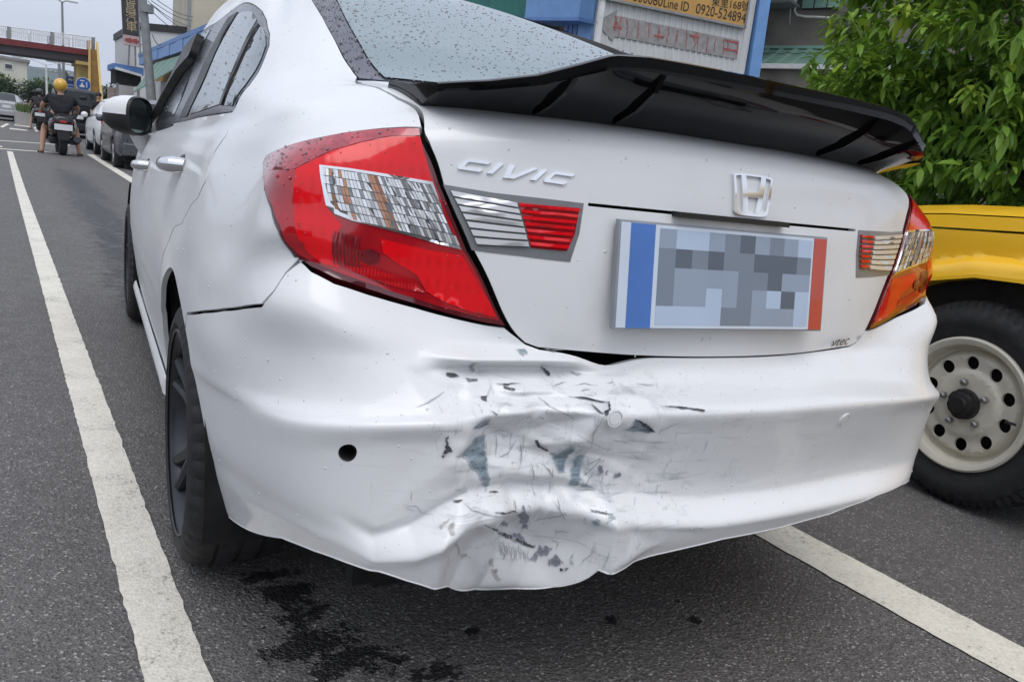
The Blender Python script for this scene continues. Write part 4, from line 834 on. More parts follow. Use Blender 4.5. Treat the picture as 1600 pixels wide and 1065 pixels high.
# water that ran off the car: ragged wet patches with a shape of their own
rag=q.noise(9,6,.75); rag2=q.noise(45,5,.75); wet=None
def blob(c,rx,ry,ang=0.):
    tcx=q.n('TexCoord'); mp=q.n('Mapping'); mp.vector_type='TEXTURE'; mp.inputs['Location'].default_value=(c[0],c[1],0); mp.inputs['Rotation'].default_value=(0,0,ang); mp.inputs['Scale'].default_value=(rx,ry,1e3)
    q.l(tcx.outputs['Object'],mp.inputs[0]); ln=q.n('VectorMath'); ln.operation='LENGTH'; q.l(mp.outputs[0],ln.inputs[0]); return q.val(ln.outputs['Value'],0,1.6,1.0,0)
BLOBS=[((-0.58,0.85,0),.05,.03),((-0.588,0.76,0),.05,.04),((-0.589,0.65,0),.06,.04),((-0.582,0.55,0),.075,.045),((-0.535,0.47,0),.07,.05),((-0.58,0.44,0),.05,.03),((-0.382,0.35,0),.05,.03),((-0.252,0.46,0),.015,.02),((0.083,0.37,0),.02,.02),((0.28,0.29,0),.02,.016),((0.303,0.37,0),.012,.012),((-0.358,4.84,0),.13,.8),((-0.308,5.98,0),.12,1.0),((-0.168,9.43,0),.2,2.4),((-0.043,13.15,0.014),.24,2.8),((-0.265,7.15,0),.12,1.0),((-0.421,4,0),.09,.5)]
for c,rx,ry in BLOBS:
    b=blob(W(c[0],c[1]),rx*2.1,ry*2.1,-PHI); wet=b if wet is None else q.math('MAXIMUM',wet,b)
wm=q.val(q.math('ADD',wet,q.math('ADD',q.math('MULTIPLY',rag,1.7),q.math('MULTIPLY',rag2,1.3))),2.16,2.24)
base=q.mix(q.math('MULTIPLY',wm,.9),base,(.009,.009,.010,1))
q.set(Base_Color=base,Roughness=q.mix(wm,q.val(mid,.3,.7,.62,.8),(.42,.42,.42,1)))
h=q.math('ADD',q.math('MULTIPLY',fine.outputs['Distance'],1.0),q.math('MULTIPLY',fine2.outputs['Distance'],.6)); q.bump(h,.8,.006); M['asphalt']=q.m
ys=[-60,-20,-5,0,5,9,12,15,18,22,26,30,36,44,54,66,80,90,91,140,260]
setting(part('road',sheet(np.linspace(-14,4.6,12),ys),M['asphalt']))
simple('concrete',(.25,.245,.235),.8,var=.2,vscale=2,bump=.2); simple('soil',(.12,.11,.08),.9,var=.3,vscale=.5)
m=sheet(np.linspace(4.6,60,12),ys,-.012); setting(part('ground',m,M['concrete']))
m=sheet(np.linspace(-160,-14,8),ys,-.012); setting(part('ground',m,M['soil']))
m=MB(); m.grid([[W(x,y,gz(260)-.05) for x in np.linspace(-780,780,9)] for y in (255,700,1000,1460)],flip=True); setting(part('terrain',m,simple('far_field',(.10,.11,.07),.9,vscale=.01)))
m=MB(); m.grid([[W(x,y,-.05) for x in (-780,780)] for y in (-110,-60)],flip=True); m.grid([[W(x,y,-.06) for x in (60,780)] for y in (-60,255)],flip=True); m.grid([[W(x,y,-.06) for x in (-780,-160)] for y in (-60,255)],flip=True); setting(part('terrain',m,M['far_field']))
def line_mat():
    q=NT('road_paint'); n=q.noise(90,5,.75); n2=q.noise(6,5,.7); wear=q.math('ADD',q.math('MULTIPLY',n,.6),q.math('MULTIPLY',n2,.4))
    vo=q.n('TexVoronoi'); vo.inputs['Scale'].default_value=150; q.l(q.co(),vo.inputs['Vector'])
    c=q.ramp(wear,[(.36,(.19,.18,.165)),(.43,(.64,.61,.53)),(.6,(.82,.785,.69))])
    q.set(Base_Color=c,Roughness=.75); q.bump(vo.outputs['Distance'],.5,.003); M['road_paint']=q.m
line_mat()
def strip(name,x0,x1,y0,y1,skew=0.,rag=.006,n=None,dz=.004):
    n=n or max(6,int((y1-y0)/.06) if y1-y0<6 else int((y1-y0)/.12)); R=[]
    for k in range(n+1):
        y=y0+(y1-y0)*(k/n); a=random.gauss(0,rag*.5); b=random.gauss(0,rag*.5); R.append([W(x0+skew*(y-y0)+a,y,gz(y)+dz),W((x0+x1)/2+skew*(y-y0),y,gz(y)+dz),W(x1+skew*(y-y0)+b,y,gz(y)+dz)])
    m=MB().grid(R,flip=True,smooth=False); return setting(part(name,m,M['road_paint']))
LA0=(-0.906,0.55,0); LA1=(-0.797,0.5,0); LA2=(-0.96,20.95,0.107); LA3=(-0.849,21.15,0.11)
strip('road_marking',LA0[0]-.003,LA1[0],-6,LA2[1],rag=.003,n=900)
LB=(((0.831,0.6,0)),((0.969,0.6,0)),((0.786,-0.18,0)),((0.997,-0.14,0)))
bx0=(LB[0][0]+LB[2][0])/2; bx1=(LB[1][0]+LB[3][0])/2
strip('road_marking',bx0,bx1,-6,23,rag=.003,n=900,skew=.002)
for (p0,p1,wd) in (((-1.043,20.75,0.105),(0.479,22.3,0.124),.32),((-1.023,24.8,0.154),(0.781,27.15,0.182),.34)):
    m=MB(); a,b=p0,p1; m.grid([[W(a[0]-1.5,a[1]-.02,gz(a[1])+.005),W(b[0],b[1],gz(b[1])+.005)],[W(a[0]-1.5,a[1]+wd,gz(a[1]+wd)+.005),W(b[0],b[1]+wd,gz(b[1]+wd)+.005)]],flip=True); setting(part('road_marking',m,M['road_paint']))
def quad_mark(pts): 
    m=MB(); m.add([W(p[0],p[1],gz(p[1])+.005) for p in pts],[tuple(range(len(pts)))]); setting(part('road_marking',m,M['road_paint']))
quad_mark([(-0.955,39,0.324),(-0.668,45.2,0.398),(-0.546,44.65,0.392),(-0.876,37.7,0.308)]); quad_mark([(-0.625,38.65,0.32),(-0.072,38.35,0.316),(-0.02,37.05,0.301),(-0.647,37,0.3)]); quad_mark([(-0.293,45.85,0.406),(0.456,45.9,0.407),(0.201,42.85,0.37),(-0.39,43.3,0.376)]); quad_mark([(0.405,43.65,0.38),(0.602,45.45,0.401),(0.446,41.95,0.359),(0.352,37.6,0.307),(0.25,37.25,0.303),(0.298,40.55,0.343)])
quad_mark([(-1.032,23.1,0.133),(-0.979,22.9,0.131),(-0.982,22.55,0.127),(-1.035,22.45,0.125)])
# --- median kerb with grass
simple('kerb_concrete',(.36,.35,.335),.8,vscale=1.5)
c0=(-0.169,44.25,0.387); c1=(1.276,49.35,0.448)
m=MB(); 
x0,x1,y0=c0[0]-.1,c1[0]+.5,c0[1]; z=gz(y0)
m.add([W(x0,y0,z),W(x1,y0+1,z),W(x1,y0+1,z+.62),W(x0,y0,z+.62),W(x0,y0+14,z),W(x1,y0+14,z),W(x1,y0+14,z+.75),W(x0,y0+14,z+.75)],[(0,1,2,3),(1,5,6,2),(5,4,7,6),(4,0,3,7),(3,2,6,7)]); setting(part('median_kerb',m,M['kerb_concrete']))
m=MB()
for _ in range(1500):
    px=x0+.1+random.random()*(x1-x0-.2); py=y0+.2+random.random()*11; pz=gz(y0)+.62+(py-y0)*.01; a=random.random()*6.28; h=random.uniform(.15,.5)
    m.add([W(px-.05*math.cos(a),py-.05*math.sin(a),pz),W(px+.05*math.cos(a),py+.05*math.sin(a),pz),W(px+.1*math.cos(a+1),py+.1*math.sin(a+1),pz+h)],[(0,1,2)])
o=part('median_grass',m,simple('grass',(.085,.13,.03),.7,var=.4,vscale=3),recalc=False); tag(o,'green grass and low shrubs on the concrete median','grass'); o['kind']='stuff'
# --- mountain
m=MB(); R=[]
prof=[(0,99),(20,101),(43,103),(58,99),(70,98),(82,101),(96,106),(108,112),(122,118),(140,126),(165,133),(200,138)]
ry=1100
tops=[(4.915,1100,51.376),(17.077,1100,51.97),(31.278,1100,52.174),(38.807,1100,54.086),(48.304,1100,56.321),(55.949,1100,55.43),(64.958,1100,54.023),(72.757,1100,51.675),(81.96,1100,49.508),(93.952,1100,45.538),(110.916,1100,42.952),(135.234,1100,42.832),(178.579,1100,40.755)]
tx=[t[0] for t in tops]; tz=[t[2] for t in tops]; tx=[tx[0]-260,tx[0]-120]+tx+[tx[-1]+250]; tz=[15,45]+tz+[2]
rng=np.random.default_rng(5)
for k,(yo,sc) in enumerate(((-420,0.0),(-300,.22),(-180,.52),(-80,.80),(0,1.),(120,.9),(350,.3))):
    R.append([W(x,ry+yo+12*math.sin(x*.05+k),max(0,np.interp(x,tx,tz))*sc*(1+.06*math.sin(x*.09+k*1.7))+1) for x in np.linspace(tx[0],tx[-1],90)])
m.grid(R,flip=True); setting(part('mountain',m,simple('forest_hill',(.045,.075,.05),.9,var=.35,vscale=.03)))
# ================================================================ generic parked / driving cars
simple('car_glass',(.012,.015,.018),.1,0,0,spec=.5); simple('car_black',(.006,.006,.008),.3,0,.0,spec=.3); simple('car_white',(.76,.77,.78),.35,0,.6,var=.04); simple('car_grey',(.11,.115,.13),.3,.4,.6); simple('car_silver',(.46,.47,.48),.3,.5,.6,var=.06)
simple('lamp_red',(.50,.01,.015),.2,0,.8); simple('alloy',(.45,.46,.47),.35,.8); simple('tyre_black',(.014,.014,.015),.8); simple('plate',(.72,.74,.76),.5); simple('lamp_clear_small',(.75,.76,.78),.15,.3,.8)
def car(name,label,x,y,ry,st,paint,wheel_r=.31,wy=(.85,3.4),glass=None,plate_z=.75,lamp=(.80,.95),lampw=.18,blackrear=False,group=None):
    """st: stations along the car from tail (0) to nose: (y, half width, z bottom, z belt, z top, top half width)"""
    t=rthing(name,label,'van' if 'van' in name else 'car',x,y,rz=ry,group=group); st=np.array(st,float); n=len(st)
    Y=np.linspace(st[0,0],st[-1,0],44); I=lambda k,yy: np.interp(yy,st[:,0],st[:,k])
    def sec(yy):
        w,zb,b,tp,rw=(float(I(k,yy)) for k in (1,2,3,4,5)); h=(b-zb)
        L=[(-w*.9,zb),(-w*.985,zb+.08),(-w,zb+h*.35),(-w*1.0,zb+h*.6),(-w*.985,b-.05),(-w*.96,b),(-w*.96+(w*.96-rw)*.5,b+(tp-b)*.55),(-rw,tp-.06 if tp-b>.15 else tp),(-rw*.72,tp),(0,tp+.02)]
        return L+[(-a,z) for a,z in L[:-1]][::-1]
    def inarch(yy,k): 
        return any(abs(yy-w_)<wheel_r+.05 for w_ in wy) and k
    body=MB(); rows=[[(a,yy,z) for a,z in sec(yy)] for yy in Y]
    for i,yy in enumerate(Y):
        for w_ in wy:
            d=abs(yy-w_)
            if d<wheel_r+.06:
                zt=wheel_r+math.sqrt(max(0,(wheel_r+.06)**2-d*d))
                for j in (0,1,2,-1,-2,-3):
                    p=rows[i][j]; rows[i][j]=(p[0],p[1],max(p[2],min(zt,p[2]+.6)))
    body.grid(rows); nn=len(rows[0]); body.add(rows[0],[tuple(range(nn))]); body.add(rows[-1],[tuple(range(nn))])
    part('body',body,M[paint],t,local=True)
    un=MB().box((-st[:,1].max()*.8,st[0,0]+.15,.18),(st[:,1].max()*.8,st[-1,0]-.15,.55)); part('underbody',un,M['void'],t,local=True)
    # glass
    for s in (-1,1):
        for (a,b) in glass['side']:
            m=MB(); rr=[]
            for yy in np.linspace(a,b,8):
                L=sec(yy); p,q_,r_=L[5],L[6],L[7]; rr.append([(s*(abs(p[0]*(1-k)+ (q_[0] if k<.5 else r_[0])*k)*0+abs(np.interp(k,[0,.55,1],[p[0],q_[0],r_[0]]))+.006),yy,p[1]*(1-k)+r_[1]*k) for k in (.06,.3,.55,.8,.93)])
            m.grid(rr,flip=s>0); part('side_window',m,M['car_glass'],t,local=True,recalc=False)
    for nm,(a,b) in (('rear_window',glass['rear']),('windscreen',glass['front'])):
        m=MB(); rr=[]
        for yy in np.linspace(a,b,6): L=sec(yy); rr.append([(x_*f_,yy-(.006 if nm=='rear_window' else -.006),z_+.008) for x_,z_ in L[7:-7] for f_ in (.93,)])
        m.grid(rr); part(nm,m,M['car_glass'],t,local=True)
    for s in (-1,1):
        w0=st[0,1]; m=MB().box((min(s*(w0-lampw),s*(w0*.99)),st[0,0]-.015,lamp[0]),(max(s*(w0-lampw),s*(w0*.99)),st[0,0]+.12,lamp[1]),.01); part('tail_lamp',m,M['lamp_red'],t,local=True)
        w1=st[-1,1]; m=MB().box((min(s*(w1-.3),s*w1),st[-1,0]-.2,.62),(max(s*(w1-.3),s*w1),st[-1,0]+.02,.76),.02); part('headlamp',m,M['lamp_clear_small'],t,local=True)
        m=MB().sphere((s*(st[:,1].max()+.08),wy[1]-.75 if 'van' not in name else wy[1]-.4,st[:,3].max()+.05),(.09,.06,.08),10,6); part('side_mirror',m,M[paint],t,local=True)
    part('number_plate',MB().box((-.19,st[0,0]-.022,plate_z-.075),(.19,st[0,0]-.004,plate_z+.075)),M['plate'],t,local=True)
    part('rear_bumper',MB().box((-st[0,1]*.98,st[0,0]-.05,.30),(st[0,1]*.98,st[0,0]+.1,.56),.03),M[paint if not blackrear else 'black_plastic'],t,local=True)
    for w_ in wy:
        for s in (-1,1):
            xo=s*(np.interp(w_,st[:,0],st[:,1])-.02); e=bpy.data.objects.new('wheel',None); COL.objects.link(e); e.parent=t; e.location=(xo,w_,wheel_r)
            m=MB().lathe([(s*-.20,wheel_r*.64),(s*-.19,wheel_r*.95),(s*-.15,wheel_r),(s*-.03,wheel_r),(s*.005,wheel_r*.94),(s*.01,wheel_r*.66)],28,'x'); part('tyre',m,M['tyre_black'],e,local=True)
            m=MB().lathe([(s*.0,wheel_r*.68),(s*-.02,wheel_r*.62),(s*-.03,.0)],24,'x'); rm=part('rim',m,M['gunmetal'],e,local=True)
            m=MB()
            for k in range(5): a=2*math.pi*k/5; m.tube([(s*-.015,.03*math.cos(a),.03*math.sin(a)),(s*-.008,wheel_r*.63*math.cos(a),wheel_r*.63*math.sin(a))],[.03,.022],6)
            part('spokes',m,M['alloy'],rm,local=True)
    return t
SEDAN=[(0,.76,.38,.88,.90,.62),(.12,.82,.28,.93,.98,.64),(.55,.86,.24,.95,1.02,.62),(.9,.87,.24,.95,1.20,.60),(1.35,.88,.24,.95,1.42,.56),(2.3,.88,.24,.94,1.46,.56),(2.75,.88,.24,.93,1.36,.58),(3.3,.87,.24,.92,1.0,.62),(3.9,.84,.24,.84,.90,.60),(4.3,.74,.30,.70,.74,.5)]
HATCH=[(0,.78,.38,.90,1.02,.60),(.10,.84,.30,.95,1.15,.60),(.35,.87,.26,.97,1.40,.58),(.8,.88,.25,.97,1.50,.57),(1.8,.88,.25,.95,1.53,.57),(2.5,.88,.25,.94,1.42,.58),(3.05,.87,.25,.93,1.03,.62),(3.6,.84,.26,.86,.93,.60),(3.95,.74,.30,.70,.74,.5)]
VAN=[(0,.80,.38,1.02,1.10,.70),(.06,.84,.32,1.05,1.72,.70),(.3,.87,.28,1.06,1.84,.70),(2.5,.88,.27,1.05,1.88,.70),(3.2,.88,.27,1.04,1.74,.70),(3.8,.87,.27,1.0,1.12,.66),(4.3,.82,.28,.92,.98,.6),(4.55,.74,.32,.7,.75,.5)]
GS={'side':[(.75,1.6),(1.68,2.85)],'rear':(.58,1.32),'front':(2.75,3.28)}
GH={'side':[(.4,1.35),(1.42,2.6)],'rear':(.04,.36),'front':(2.5,3.02)}
GV={'side':[(.35,1.5),(1.56,2.5),(2.56,3.3)],'rear':(.012,.10),'front':(3.2,3.78)}
w0=(1.343,23.6,0.139)
car('hatchback','white hatchback parked ahead of the grey car, beyond the door mirror',w0[0]+.62,w0[1]-.75,0,HATCH,'car_white',wy=(.75,3.15),glass=GH,group='cars parked along the right kerb')
d0=(1.212,19.45,0.089)
car('hatchback','dark grey car parked between the white sedan and the white hatchback',d0[0]+.66,d0[1]-1.6,0,HATCH,'car_grey',wy=(.75,3.15),glass=GH,group='cars parked along the right kerb')
v0=(1.593,34.35,0.268)
car('van','black van standing in the lane ahead of the scooter in front',v0[0]-.05,v0[1]+.3,0,VAN,'car_black',wy=(.9,3.5),glass=GV,plate_z=.80,lamp=(1.0,1.35),lampw=.10,blackrear=True)
s0=(-0.479,49.8,0.454)
car('saloon','silver saloon with red tail lamps driving away in the left lane',s0[0]-.12,s0[1],0,SEDAN,'car_silver',wy=(.9,3.5),glass=GS,lamp=(.72,.95),lampw=.28)
s1=(1.309,80.5,0.822)
car('saloon','pale saloon half hidden behind the grassy median',s1[0]-.6,s1[1]-12,.9,SEDAN,'car_silver',wy=(.9,3.5),glass=GS)
# ================================================================ the yellow off-road car
JX=1.75; jr=thing('off_road_car','yellow off-road car with a cream steel wheel, standing behind the white sedan','car',(JX,.665,0))
def jeep_paint():
    q=NT('yellow_paint'); n=q.noise(3,5); c=q.ramp(n,[(.3,(.94,.52,.003)),(.7,(.98,.56,.004))]); q.set(Base_Color=c,Roughness=q.val(q.noise(12,4),.3,.7,.30,.42),Coat_Weight=.6,Coat_Roughness=.08); q.bump(q.noise(40,4),.04,.003); M['yellow_paint']=q.m
jeep_paint(); simple('cream_steel',(.62,.585,.49),.42,0,.25,var=.08,vscale=9); simple('hub_black',(.014,.013,.013),.55,var=.4,vscale=30,bump=.3); simple('steel_nut',(.30,.30,.29),.35,.8)
# fender: side skin with the arch cut out, flared lip
AR_=[(1.22,.40),(1.17,.56),(1.09,.68),(.99,.755),(.88,.80),(.72,.838),(.56,.846),(.38,.838),(.24,.79),(.15,.70),(.09,.58),(.05,.44)]
SK=[(1.62,.42),(1.64,.70),(1.62,.95),(1.0,.972),(.55,.998),(-.35,1.015),(-.35,.30),(.02,.30)]
def yz_panel(name,loop,fx,mat,step=.05,skirt=.03,parent=jr,out=-1):
    vv,F,be=fill([np.asarray(loop,float)],step); V=[(fx(a,b),a,b) for a,b in vv]; T=[tuple(t) for t in F]; n=len(V)
    ids=sorted({i for e in be for i in e}); k={i:n+2*j for j,i in enumerate(ids)}
    for i in ids: V.append(V[i]); V.append((V[i][0]-out*skirt,V[i][1],V[i][2]))
    T+=[(k[i],k[j],k[j]+1,k[i]+1) for i,j in be]
    m=MB(); m.add(V,T,True); return part(name,m,M[mat],parent)
def flare(y,z):
    zr=float(np.interp(y,[.0,.38,.55,.76,.90,1.0,1.2],[.90,.905,.898,.886,.85,.80,.7])); d=zr-z
    base=JX+.02-.012*_sm(z,.85,.98)
    return base-.050*float(_sm(d,-.022,.020))-.014*float(_sm(d,.0,.07))
yz_panel('front_fender',SK+AR_[::-1],flare,'yellow_paint',.014)
m=MB()   # inner lip of the flare
m.grid([[(JX-.045,y,z) for y,z in AR_],[(JX-.045,y+(.62-y)*.02,z-.012) for y,z in AR_],[(JX+.14,y+(.62-y)*.02,z-.012) for y,z in AR_]]); part('wheel_arch_lip',m,M['yellow_paint'],jr)
m=MB(); RR=[]
for x in np.linspace(0,1,13):
    xx=JX+.012+x*1.50; ed=min(x,1-x)*1.5; r=.045
    dzz=-(max(0,r-ed)**2/r*.9)
    RR.append([(xx,y,z+dzz) for y,z in ((-.35,1.112),(.2,1.104),(.6,1.094),(.9,1.078),(1.08,1.060),(1.3,1.03),(1.50,.99),(1.60,.955))])
m.grid(RR); m.grid([[(JX+.012,y,z-.045) for y,z in ((-.35,1.112),(.2,1.104),(.6,1.094),(.9,1.078),(1.08,1.060),(1.3,1.03),(1.50,.99),(1.60,.955))],[(JX+.008,y,z) for y,z in ((-.35,1.024),(.2,1.013),(.55,1.006),(1.0,.980),(1.2,.972),(1.4,.965),(1.5,.960),(1.58,.952))]]); part('bonnet',m,M['yellow_paint'],jr)
part('door',MB().box((JX+.0,-1.45,.34),(JX+.06,-.36,1.02),.012),M['yellow_paint'],jr); part('rear_fender',MB().box((JX+.0,-2.05,.42),(JX+.06,-1.46,1.02),.012),M['yellow_paint'],jr)
m=MB(); m.box((JX+.08,-2.0,1.02),(JX+.14,-.5,1.07)); m.box((JX+.08,-2.0,1.07),(JX+.16,-1.95,1.62)); m.box((JX+.12,-2.0,1.60),(JX+1.4,-.55,1.68),.03); part('cabin',m,M['yellow_paint'],jr)
m=MB(); m.add([(JX+.08,-.36,1.05),(JX+1.44,-.36,1.05),(JX+1.36,-.62,1.62),(JX+.16,-.62,1.62)],[(0,1,2,3)]); part('windscreen',m,M['car_glass'],jr)
m=MB(); m.box((JX+.06,-2.0,.40),(JX+1.5,1.55,.95)); part('inner_body',m,M['void'],jr)
part('front_bumper',MB().box((JX-.04,1.62,.42),(JX+1.56,1.76,.60),.02),M['black_plastic'],jr)
def jeep_wheel(Y,X,s=-1):
    w_=bpy.data.objects.new('wheel',None); COL.objects.link(w_); w_.parent=jr; w_.location=Vector((X,Y,.375))-jr.location
    c=(X,Y,.375); R=.378
    prof=[(.0,.232),(s*-.0,.25),(s*.018,.285),(s*.022,.315),(s*.012,.340),(s*.002,.352),(s*-.012,.366),(s*-.04,.372),(s*-.07,.374),(s*-.085,.374),(s*-.10,.375),(s*-.13,.375),(s*-.155,.374),(s*-.18,.374),(s*-.2,.372),(s*-.225,.366),(s*-.24,.35),(s*-.25,.30),(s*-.24,.235)]
    def mod(k,j):
        if 5<=j<=15:
            blk=(k+(2 if j in (8,9,10,11) else 0)+(1 if j in(6,12,13) else 0))%6
            return -.013 if blk in (0,) or (blk==3 and j in (5,6,14,15)) else (.004 if j in (6,7,9,10,12,13) else -.006)
        if j in (3,4): return .003 if (k//3)%2 else -.002
        return 0
    m=MB().lathe(prof,216,'x',c,mod=mod); part('tyre',m,M['rubber'],w_)
    # steel wheel: pressed disc with ten round holes
    H=[]; hs=2*math.pi/10
    for k in range(10):
        a=k*hs+rad(13); H.append([(.150*math.cos(a)+.0245*math.cos(t),.150*math.sin(a)+.0245*math.sin(t)) for t in np.linspace(0,2*math.pi,15)[:-1]])
    outer=[(.192*math.cos(t),.192*math.sin(t)) for t in np.linspace(0,2*math.pi,73)[:-1]]; inn=[(.055*math.cos(t),.055*math.sin(t)) for t in np.linspace(0,2*math.pi,37)[:-1]]
    vv,F,be=fill([outer]+H+[inn],.012)
    def dish(r): return float(np.interp(r,[.05,.10,.112,.128,.175,.192],[.018,.016,.014,.028,.022,.045]))
    V=[(X-s*dish(math.hypot(a,b)),Y+a,.375+b) for a,b in vv]; T=[tuple(t) for t in F]; n=len(V)
    for i,j in be:
        if math.hypot(*vv[i])<.19: 
            o=len(V); V+=[V[i],V[j],(V[j][0]-s*.012,V[j][1],V[j][2]),(V[i][0]-s*.012,V[i][1],V[i][2])]; T.append((o,o+1,o+2,o+3))
    m=MB(); m.add(V,T,True)
    m.lathe([(-s*.045,.192),(-s*.050,.197),(-s*.046,.206),(-s*.012,.212),(s*.004,.216),(s*.010,.226),(s*.013,.236),(s*.008,.243),(-s*.004,.244)],72,'x',c); part('rim',m,M['cream_steel'],w_)
    m=MB().lathe([(-s*.06,.20),(-s*.065,.0)],32,'x',c); part('brake_drum',m,M['void'],w_)
    m=MB().lathe([(-s*.016,.056),(s*.004,.055),(s*.006,.045),(s*.022,.040),(s*.024,.030),(s*.034,.027),(s*.036,.0)],28,'x',c,mod=lambda k,j:(-.003 if j in(1,2) and k%4==0 else 0)); part('hub_cap',m,M['hub_black'],w_)
    for k in range(5):
        a=k*2*math.pi/5+rad(80); m=MB().lathe([(-s*.012,.0125),(s*.006,.012),(s*.010,.006),(s*.0105,0)],6,'x',(X,Y+.080*math.cos(a),.375+.080*math.sin(a)),smooth=False); part('wheel_nut',m,M['steel_nut'],w_)
    m=MB().tube([(X+s*.004,Y-.198,.365),(X+s*.012,Y-.165,.366)],.005,8); part('valve',m,M['black_plastic'],w_)
jeep_wheel(.667,JX-.02); jeep_wheel(-1.5,JX-.02)
# ================================================================ street helpers
def rb(m,a,b,bev=0):       # box given in road coordinates
    t=MB().box(a,b,bev); return m.add([W(*p) for p in t.v],t.f)
def rpoly(m,pts,d,axis):   # polygon of road points extruded by vector axis*d (road axes)
    P=[W(*p) for p in pts]; D=(EX*axis[0]+EY*axis[1]+EZ*axis[2])*d; n=len(P)
    return m.add(P+[p+D for p in P],[tuple(range(n))[::-1],tuple(range(n,2*n))]+[(i,(i+1)%n,n+(i+1)%n,n+i) for i in range(n)])
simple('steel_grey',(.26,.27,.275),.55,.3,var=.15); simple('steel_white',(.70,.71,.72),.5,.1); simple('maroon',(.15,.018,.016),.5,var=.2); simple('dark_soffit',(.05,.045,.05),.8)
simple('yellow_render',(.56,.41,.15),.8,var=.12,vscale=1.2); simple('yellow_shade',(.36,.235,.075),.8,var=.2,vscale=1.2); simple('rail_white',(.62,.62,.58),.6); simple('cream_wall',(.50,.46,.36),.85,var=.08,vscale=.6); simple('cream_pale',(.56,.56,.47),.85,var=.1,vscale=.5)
simple('white_wall',(.58,.59,.60),.8,var=.06); simple('sheet_blue',(.10,.22,.50),.45,.1,var=.12); simple('sheet_blue_light',(.15,.31,.60),.45,.1,var=.1); simple('green_sheet',(.08,.19,.13),.5,var=.15); simple('teal_sheet',(.003,.135,.115),.55,var=.2,vscale=3); simple('shutter_white',(.55,.57,.60),.5); simple('ochre',(.42,.24,.03),.7,var=.25)
simple('concrete_stained',(.17,.155,.135),.9,var=.35,vscale=1.1,bump=.2,bscale=30); simple('sea_green',(.13,.23,.19),.5,var=.15,vscale=2); simple('sea_green_light',(.19,.34,.29),.5,var=.1); simple('sign_blue',(.01,.09,.36),.4); simple('sign_black',(.030,.026,.024),.5,var=.2); simple('sign_gold',(.42,.33,.17),.6); simple('sign_pink',(.46,.35,.34),.6); simple('sign_red',(.30,.06,.05),.6); simple('sign_orange',(.52,.29,.075),.5,var=.1,vscale=4); simple('ink_black',(.02,.018,.016),.6); simple('faded_grey',(.30,.29,.29),.75,var=.2,vscale=14); simple('faded_red',(.36,.10,.10),.75,var=.5,vscale=25); simple('window_dark',(.04,.045,.05),.2,spec=.6); simple('wood_brown',(.07,.05,.035),.8,var=.4); simple('red_tile',(.20,.07,.045),.8)
simple('bark',(.09,.07,.05),.9,var=.3,bump=.4,bscale=20); simple('skin',(.46,.27,.18),.55,var=.06); simple('cloth_black',(.010,.011,.016),.85,var=.3); simple('cloth_shorts',(.014,.015,.020),.85); simple('helmet_yellow',(.72,.42,.045),.25,0,.6); simple('helmet_black',(.015,.015,.017),.25,0,.6); simple('hair',(.012,.010,.009),.6); simple('scooter_black',(.010,.010,.011),.25,0,.5,spec=.4); simple('sandal',(.04,.03,.025),.8); simple('cloth_dark',(.025,.022,.024),.85); simple('amber',(.6,.22,.02),.25,0,.5)
# ================================================================ footbridge
y0=58.
g=dict(a=(-0.771,58,5.173),b=(4.319,58,5.298),c=(-0.778,58,4.82),d=(4.32,58,4.951),e=(-0.787,58,4.388),f=(4.32,58,4.502),r0=(-0.757,58,5.864),r1=(4.229,58,6.081))
XL,XR=-26,g['b'][0]
lin=lambda p,q,x:p[2]+(q[2]-p[2])*(x-p[0])/(q[0]-p[0])
br=thing('footbridge','maroon pedestrian bridge with white railings and yellow piers crossing the road','bridge',W(g['b'][0],58,gz(58)))
def band(m,p,q,r,s,y0,y1,xl=XL,xr=XR):
    A=[(xl,y0,lin(r,s,xl)),(xr,y0,lin(r,s,xr)),(xr,y0,lin(p,q,xr)),(xl,y0,lin(p,q,xl))]; return rpoly(m,A,y1-y0,(0,1,0))
part('girder',band(MB(),g['a'],g['b'],g['c'],g['d'],58,58.35),M['maroon'],br)
part('girder',band(MB(),g['a'],g['b'],g['c'],g['d'],60.9,61.2),M['maroon'],br)
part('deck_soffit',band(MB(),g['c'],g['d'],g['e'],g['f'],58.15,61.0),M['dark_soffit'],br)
for yy in (58.1,61.1):
    m=MB(); m.tube([W(XL,yy,lin(g['r0'],g['r1'],XL)),W(XR,yy,lin(g['r0'],g['r1'],XR))],.035,6); part('handrail',m,M['steel_white'],br)
    for k in range(28):
        x=XR-.15-k*1.12
        if x<XL: break
        thick=(k%2==0); zt=lin(g['r0'],g['r1'],x); zb=lin(g['a'],g['b'],x); m=MB(); rb(m,(x-(.10 if thick else .035),yy-.06,zb),(x+(.10 if thick else .035),yy+.06,zt)); part('railing_post',m,M['rail_white' if not thick else 'steel_grey'],br)
        if yy<59 and x-1.0>XL:
            m=MB(); 
            for j in range(9): xx=x-.18-j*.10; rb(m,(xx-.03,yy-.01,lin(g['a'],g['b'],xx)+.08),(xx+.03,yy+.01,lin(g['r0'],g['r1'],xx)-.06))
            part('railing_panel',m,M['steel_white'],br)
ca,cb=(3.182,58,4.508),(4.105,58,4.312); k0,k1=(3.268,58,4.023),(3.926,58,4.128)
m=MB(); rb(m,(ca[0],57.7,cb[2]),(cb[0]+.2,61.3,ca[2])); part('pier_cap',m,M['yellow_render'],br)
m=MB(); rb(m,(k0[0],58.4,gz(58)),(k1[0],60.6,cb[2])); part('pier',m,M['yellow_render'],br)
m=MB(); rb(m,(-14.6,58.4,gz(58)),(-13.2,60.6,lin(g['e'],g['f'],-14))); part('pier',m,M['yellow_render'],br)
